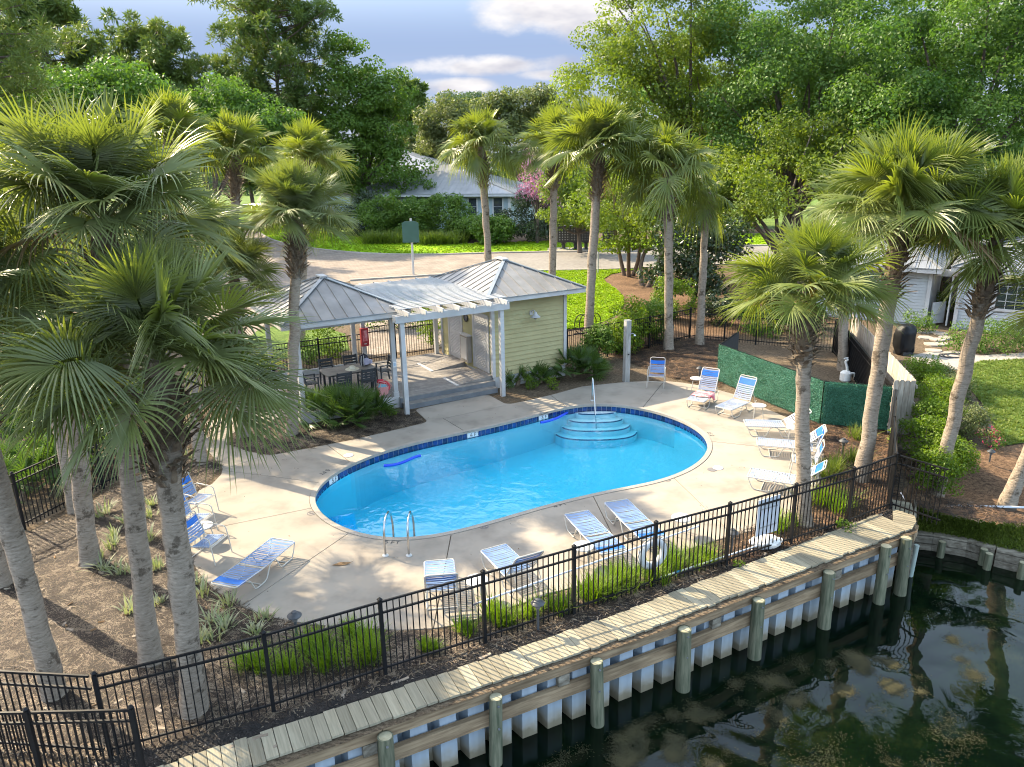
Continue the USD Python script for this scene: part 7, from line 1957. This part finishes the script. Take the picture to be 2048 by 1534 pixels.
def needles(r, n, L_, w, hgt):
    mb = MB()
    for _ in range(n):
        a = r.uniform(0, 6.28); d = np.array([math.cos(a), math.sin(a), 0]); s = np.array([-d[1], d[0], 0]) * w; o = np.array([r.normal(0, L_ * .6), r.normal(0, L_ * .6), r.uniform(.004, hgt)])
        k = L_ * r.uniform(.5, 1.0); z1 = Z3 * r.uniform(-.3, .5) * hgt
        mb.add([o - d * k - s, o - d * k + s, o + d * k + s * .6 + z1, o + d * k - s * .6 + z1], [[0, 1, 2, 3]])
    return mb


mat('needle_brown', (0.12, 0.075, 0.04), (0.40, 0.27, 0.16), scale=2, rough=.8, isl=.5)
mat('needle_pale', (0.26, 0.19, 0.12), (0.46, 0.36, 0.25), scale=2, rough=.8, isl=.35)
mat('needle_dark', (0.035, 0.022, 0.014), (0.085, 0.052, 0.03), scale=2, rough=.8, isl=.4)
mat('needle_orange', (0.18, 0.09, 0.045), (0.42, 0.25, 0.13), scale=2, rough=.8, isl=.4)
mat('chip_dark', (0.014, 0.011, 0.009), (0.075, 0.055, 0.042), scale=5, rough=.8, isl=.6)
mat('chip_pale', (0.30, 0.22, 0.15), (0.50, 0.42, 0.32), scale=5, rough=.8, isl=.3)
r = RNG(300)
bed = poly_px([(-80, 1090), (40, 1075), (130, 1040), (330, 920), (450, 920), (372, 1010), (366, 1090), (400, 1165), (500, 1230), (640, 1262), (860, 1270), (960, 1250), (1150, 1185), (1440, 1090), (1450, 1140), (972, 1302), (548, 1434), (222, 1516), (-80, 1500)]).difference(deck_poly)
isl_ = poly_px([(459, 888), (500, 903), (541, 910), (616, 896), (705, 879), (801, 857), (850, 845), (826, 822), (760, 830), (600, 838), (515, 850), (475, 864)])
ps = np.vstack([scatter(bed, 12000, r), scatter(isl_, 2200, r)])
instancer('pine_straw', [(needles(RNG(1), 10, .09, .006, .03), 'needle_pale'), (needles(RNG(2), 10, .10, .006, .04), 'needle_dark')], np.append(ps, np.zeros((len(ps), 1)), 1), r.integers(0, 2, len(ps)), r.uniform(0, 6.28, len(ps)), r.uniform(.7, 1.4, len(ps)), 'brown pine straw needles lying over the planting beds', 'pine straw')
fr_near = fresh_poly.intersection(sbox(-20, 14, 30, 34))
ps = scatter(fr_near.difference(slope_poly), 6500, r)
instancer('pine_straw', [(needles(RNG(3), 10, .10, .007, .04), 'needle_orange'), (needles(RNG(4), 10, .11, .007, .05), 'needle_dark')], np.append(ps, np.full((len(ps), 1), .004), 1), r.integers(0, 2, len(ps)), r.uniform(0, 6.28, len(ps)), r.uniform(.7, 1.4, len(ps)), 'fresh orange pine straw needles over the beds at the right', 'pine straw')


def chips(r, n, s):
    mb = MB()
    for _ in range(n):
        mb.box((r.normal(0, .07), r.normal(0, .07), r.uniform(.004, .03)), (s * r.uniform(.6, 1.6), s * r.uniform(.25, .5), s * .2), R=trimesh.transformations.euler_matrix(*r.uniform(-.5, .5, 2), r.uniform(0, 6.28))[:3, :3])
    return mb


mvis = mulch.intersection(sbox(-8, 3, 12, 20)).difference(pond_poly)
mvis = mvis.difference(LineString(BULK).buffer(.62))
ps = scatter(mvis, 5200, r)
instancer('mulch_chips', [(chips(RNG(5), 8, .035), 'chip_dark'), (chips(RNG(6), 8, .04), 'chip_dark'), (chips(RNG(7), 2, .04), 'chip_pale')], np.append(ps, np.full((len(ps), 1), .006), 1), r.choice(3, len(ps), p=[.48, .47, .05]), r.uniform(0, 6.28, len(ps)), r.uniform(.7, 1.3, len(ps)), 'dark shredded bark chips between the fence and the plank walk', 'bark mulch')
dl = scatter(deck_poly.buffer(-.15).difference(pool_poly.buffer(.25)), 130, r)
instancer('deck_litter', [(chips(RNG(21), 1, .03), 'leaf_dead'), (chips(RNG(22), 1, .022), 'needle_dark')], np.append(dl, np.full((len(dl), 1), DECK_Z + .004), 1) - np.array([0, 0, .012]), r.integers(0, 2, len(dl)), r.uniform(0, 6.28, len(dl)), r.uniform(.5, 1.4, len(dl)), 'tiny leaf scraps and twigs on the pool deck', 'leaf litter')
# pale bark litter and dry leaf pieces on the left bed
ps = scatter(bed, 150, r)
instancer('leaf_litter', [(chips(RNG(8), 1, .07), 'chip_pale'), (chips(RNG(9), 1, .05), 'leaf_dead')], np.append(ps, np.full((len(ps), 1), .02), 1), r.integers(0, 2, len(ps)), r.uniform(0, 6.28, len(ps)), r.uniform(.6, 1.6, len(ps)), 'pale scraps of bark and dry leaf strewn on the straw', 'leaf litter')
for i, (x, y, L_, lab) in enumerate([(492, 1487, .5, 'split pale board scrap beside the plank walk at lower left'), (505, 1478, .45, 'second split board scrap beside the plank walk'), (452, 1500, .22, 'short pink toned wood scrap on dark mulch'), (1240 - 700, 1498, .2, 'small pale wood scrap by the planks'), (800, 1362, .3, 'pinkish bark slab at the fence foot'), (970, 1313, .22, 'curled bark scrap on dark mulch in the middle'), (1750, 1042, .8, 'long curved pale palm boot on the mulch at the right end'), (1527, 1112, .2, 'pale scrap at the plank edge near the notice board')]):
    o = G(x, y, .03); a = r.uniform(.2, .9); d = np.array([math.cos(a), math.sin(a), 0]) * L_ / 2
    single('wood_scrap', MB().beam(o - d, o, .06, .012).beam(o + Z3 * .004, o + d + Z3 * .03, .05, .012), 'chip_pale', lab, 'wood scrap')

tuft = lambda s, h, n: MB().add(*grass_clump((0, 0, 0), h, n, .9, RNG(s), w=.006, stations=3))
yp = yard_poly.intersection(sbox(8, 12, 24, 34))
ps = scatter(yp, 6500, r)
_gs = RNG(9).integers(0, 59, 3800); _gt = RNG(10).random((3800, 2)); _gr = (_gt[:, 1] * (rows - 1)).astype(int)
_sh = np.array([gp[i, j] * (1 - a) + gp[i + 1, j] * a for i, j, a in zip(_gs, _gr, _gt[:, 0])]); _sh = _sh[(_sh[:, 0] < 18)] + RNG(11).normal(0, .04, (int((_sh[:, 0] < 18).sum()), 3)) * [1, 1, 0]
ps = np.vstack([np.append(ps, np.full((len(ps), 1), .02), 1), _sh])
instancer('lawn_grass', [(tuft(11, .07, 12), 'grass_blade'), (tuft(12, .09, 12), 'grass_blade')], ps, r.integers(0, 2, len(ps)), r.uniform(0, 6.28, len(ps)), r.uniform(.7, 1.4, len(ps)), 'mown grass of the right yard and shore strip', 'grass')
ps = scatter(near_lawn.intersection(sbox(0, 28, 20, 62)), 9000, r)
tuft2 = lambda s, h, n: MB().add(*grass_clump((0, 0, 0), h, n, .9, RNG(s), w=.02, stations=3))
instancer('lawn_grass', [(tuft2(13, .06, 14), 'lawn_blade'), (tuft2(14, .07, 14), 'lawn_blade')], np.append(ps, np.full((len(ps), 1), .03), 1), r.integers(0, 2, len(ps)), r.uniform(0, 6.28, len(ps)), r.uniform(.8, 1.5, len(ps)), 'bright mown grass beside the restroom building', 'grass')
ps = scatter(far_lawn.intersection(sbox(-60, 60, 60, 110)), 9000, r)
instancer('lawn_grass', [(tuft2(15, .09, 14), 'lawn_blade'), (tuft2(16, .11, 14), 'lawn_blade')], np.append(ps, np.full((len(ps), 1), .05), 1), r.integers(0, 2, len(ps)), r.uniform(0, 6.28, len(ps)), r.uniform(.8, 1.6, len(ps)), 'bright grass strip across the street', 'grass')

# floating pond weed
leaf_mat('pond_weed', (0.045, 0.050, 0.016), (0.13, 0.125, 0.048), trans=.15, scale=3, isl=.5, rough=.6)
rr_ = RNG(7)


def weed(s):
    q = RNG(s); m = MB()
    for _ in range(12):
        a = q.uniform(0, 6.28); o = np.array([q.normal(0, .085), q.normal(0, .085), q.uniform(.001, .006)]); d = np.array([math.cos(a), math.sin(a), q.uniform(-.05, .25)]) * q.uniform(.006, .018); e = np.array([-d[1], d[0], 0]) * .5
        m.add([o - d, o + e, o + d, o - e], [[0, 1, 2, 3]])
    return m


W_ = []
for (x, y, a, b, n) in [(1460, 1345, 100, 60, 900), (1400, 1385, 70, 45, 300), (1620, 1390, 95, 22, 650), (1730, 1335, 65, 38, 600), (1815, 1370, 35, 20, 200), (1895, 1275, 26, 10, 120), (1540, 1400, 60, 40, 200), (1130, 1430, 110, 70, 700), (1330, 1460, 90, 50, 500), (1100, 1500, 140, 60, 350), (1250, 1400, 60, 40, 200), (1600, 1310, 40, 60, 120), (1900, 1345, 60, 25, 150), (1350, 1530, 120, 40, 300), (1700, 1450, 250, 90, 160), (1950, 1240, 90, 60, 60)]:
    n = n * 3; t = rr_.uniform(0, 6.28, n * 3); q = np.sqrt(rr_.random(n * 3)); X_, Y_ = x + a * q * np.cos(t) * 1.15, y + b * q * np.sin(t) * 1.15
    g = np.array([G(u, v, W_LEVEL) for u, v in zip(X_, Y_)])
    k = meshkit.fbm(g * 3.4, 6, 3) > .57
    W_.append(g[k][:int(n * 1.0)])
W_ = np.vstack(W_)
from shapely import contains_xy
W_ = W_[contains_xy(pond_poly.buffer(-.45), W_[:, 0], W_[:, 1])]
instancer('pond_weed', [(weed(1), 'pond_weed'), (weed(2), 'pond_weed')], W_ + Z3 * .004, rr_.integers(0, 2, len(W_)), rr_.uniform(0, 6.28, len(W_)), rr_.uniform(.4, 1.0, len(W_)), 'floating mats of olive pond weed on the dark water', 'pond weed')
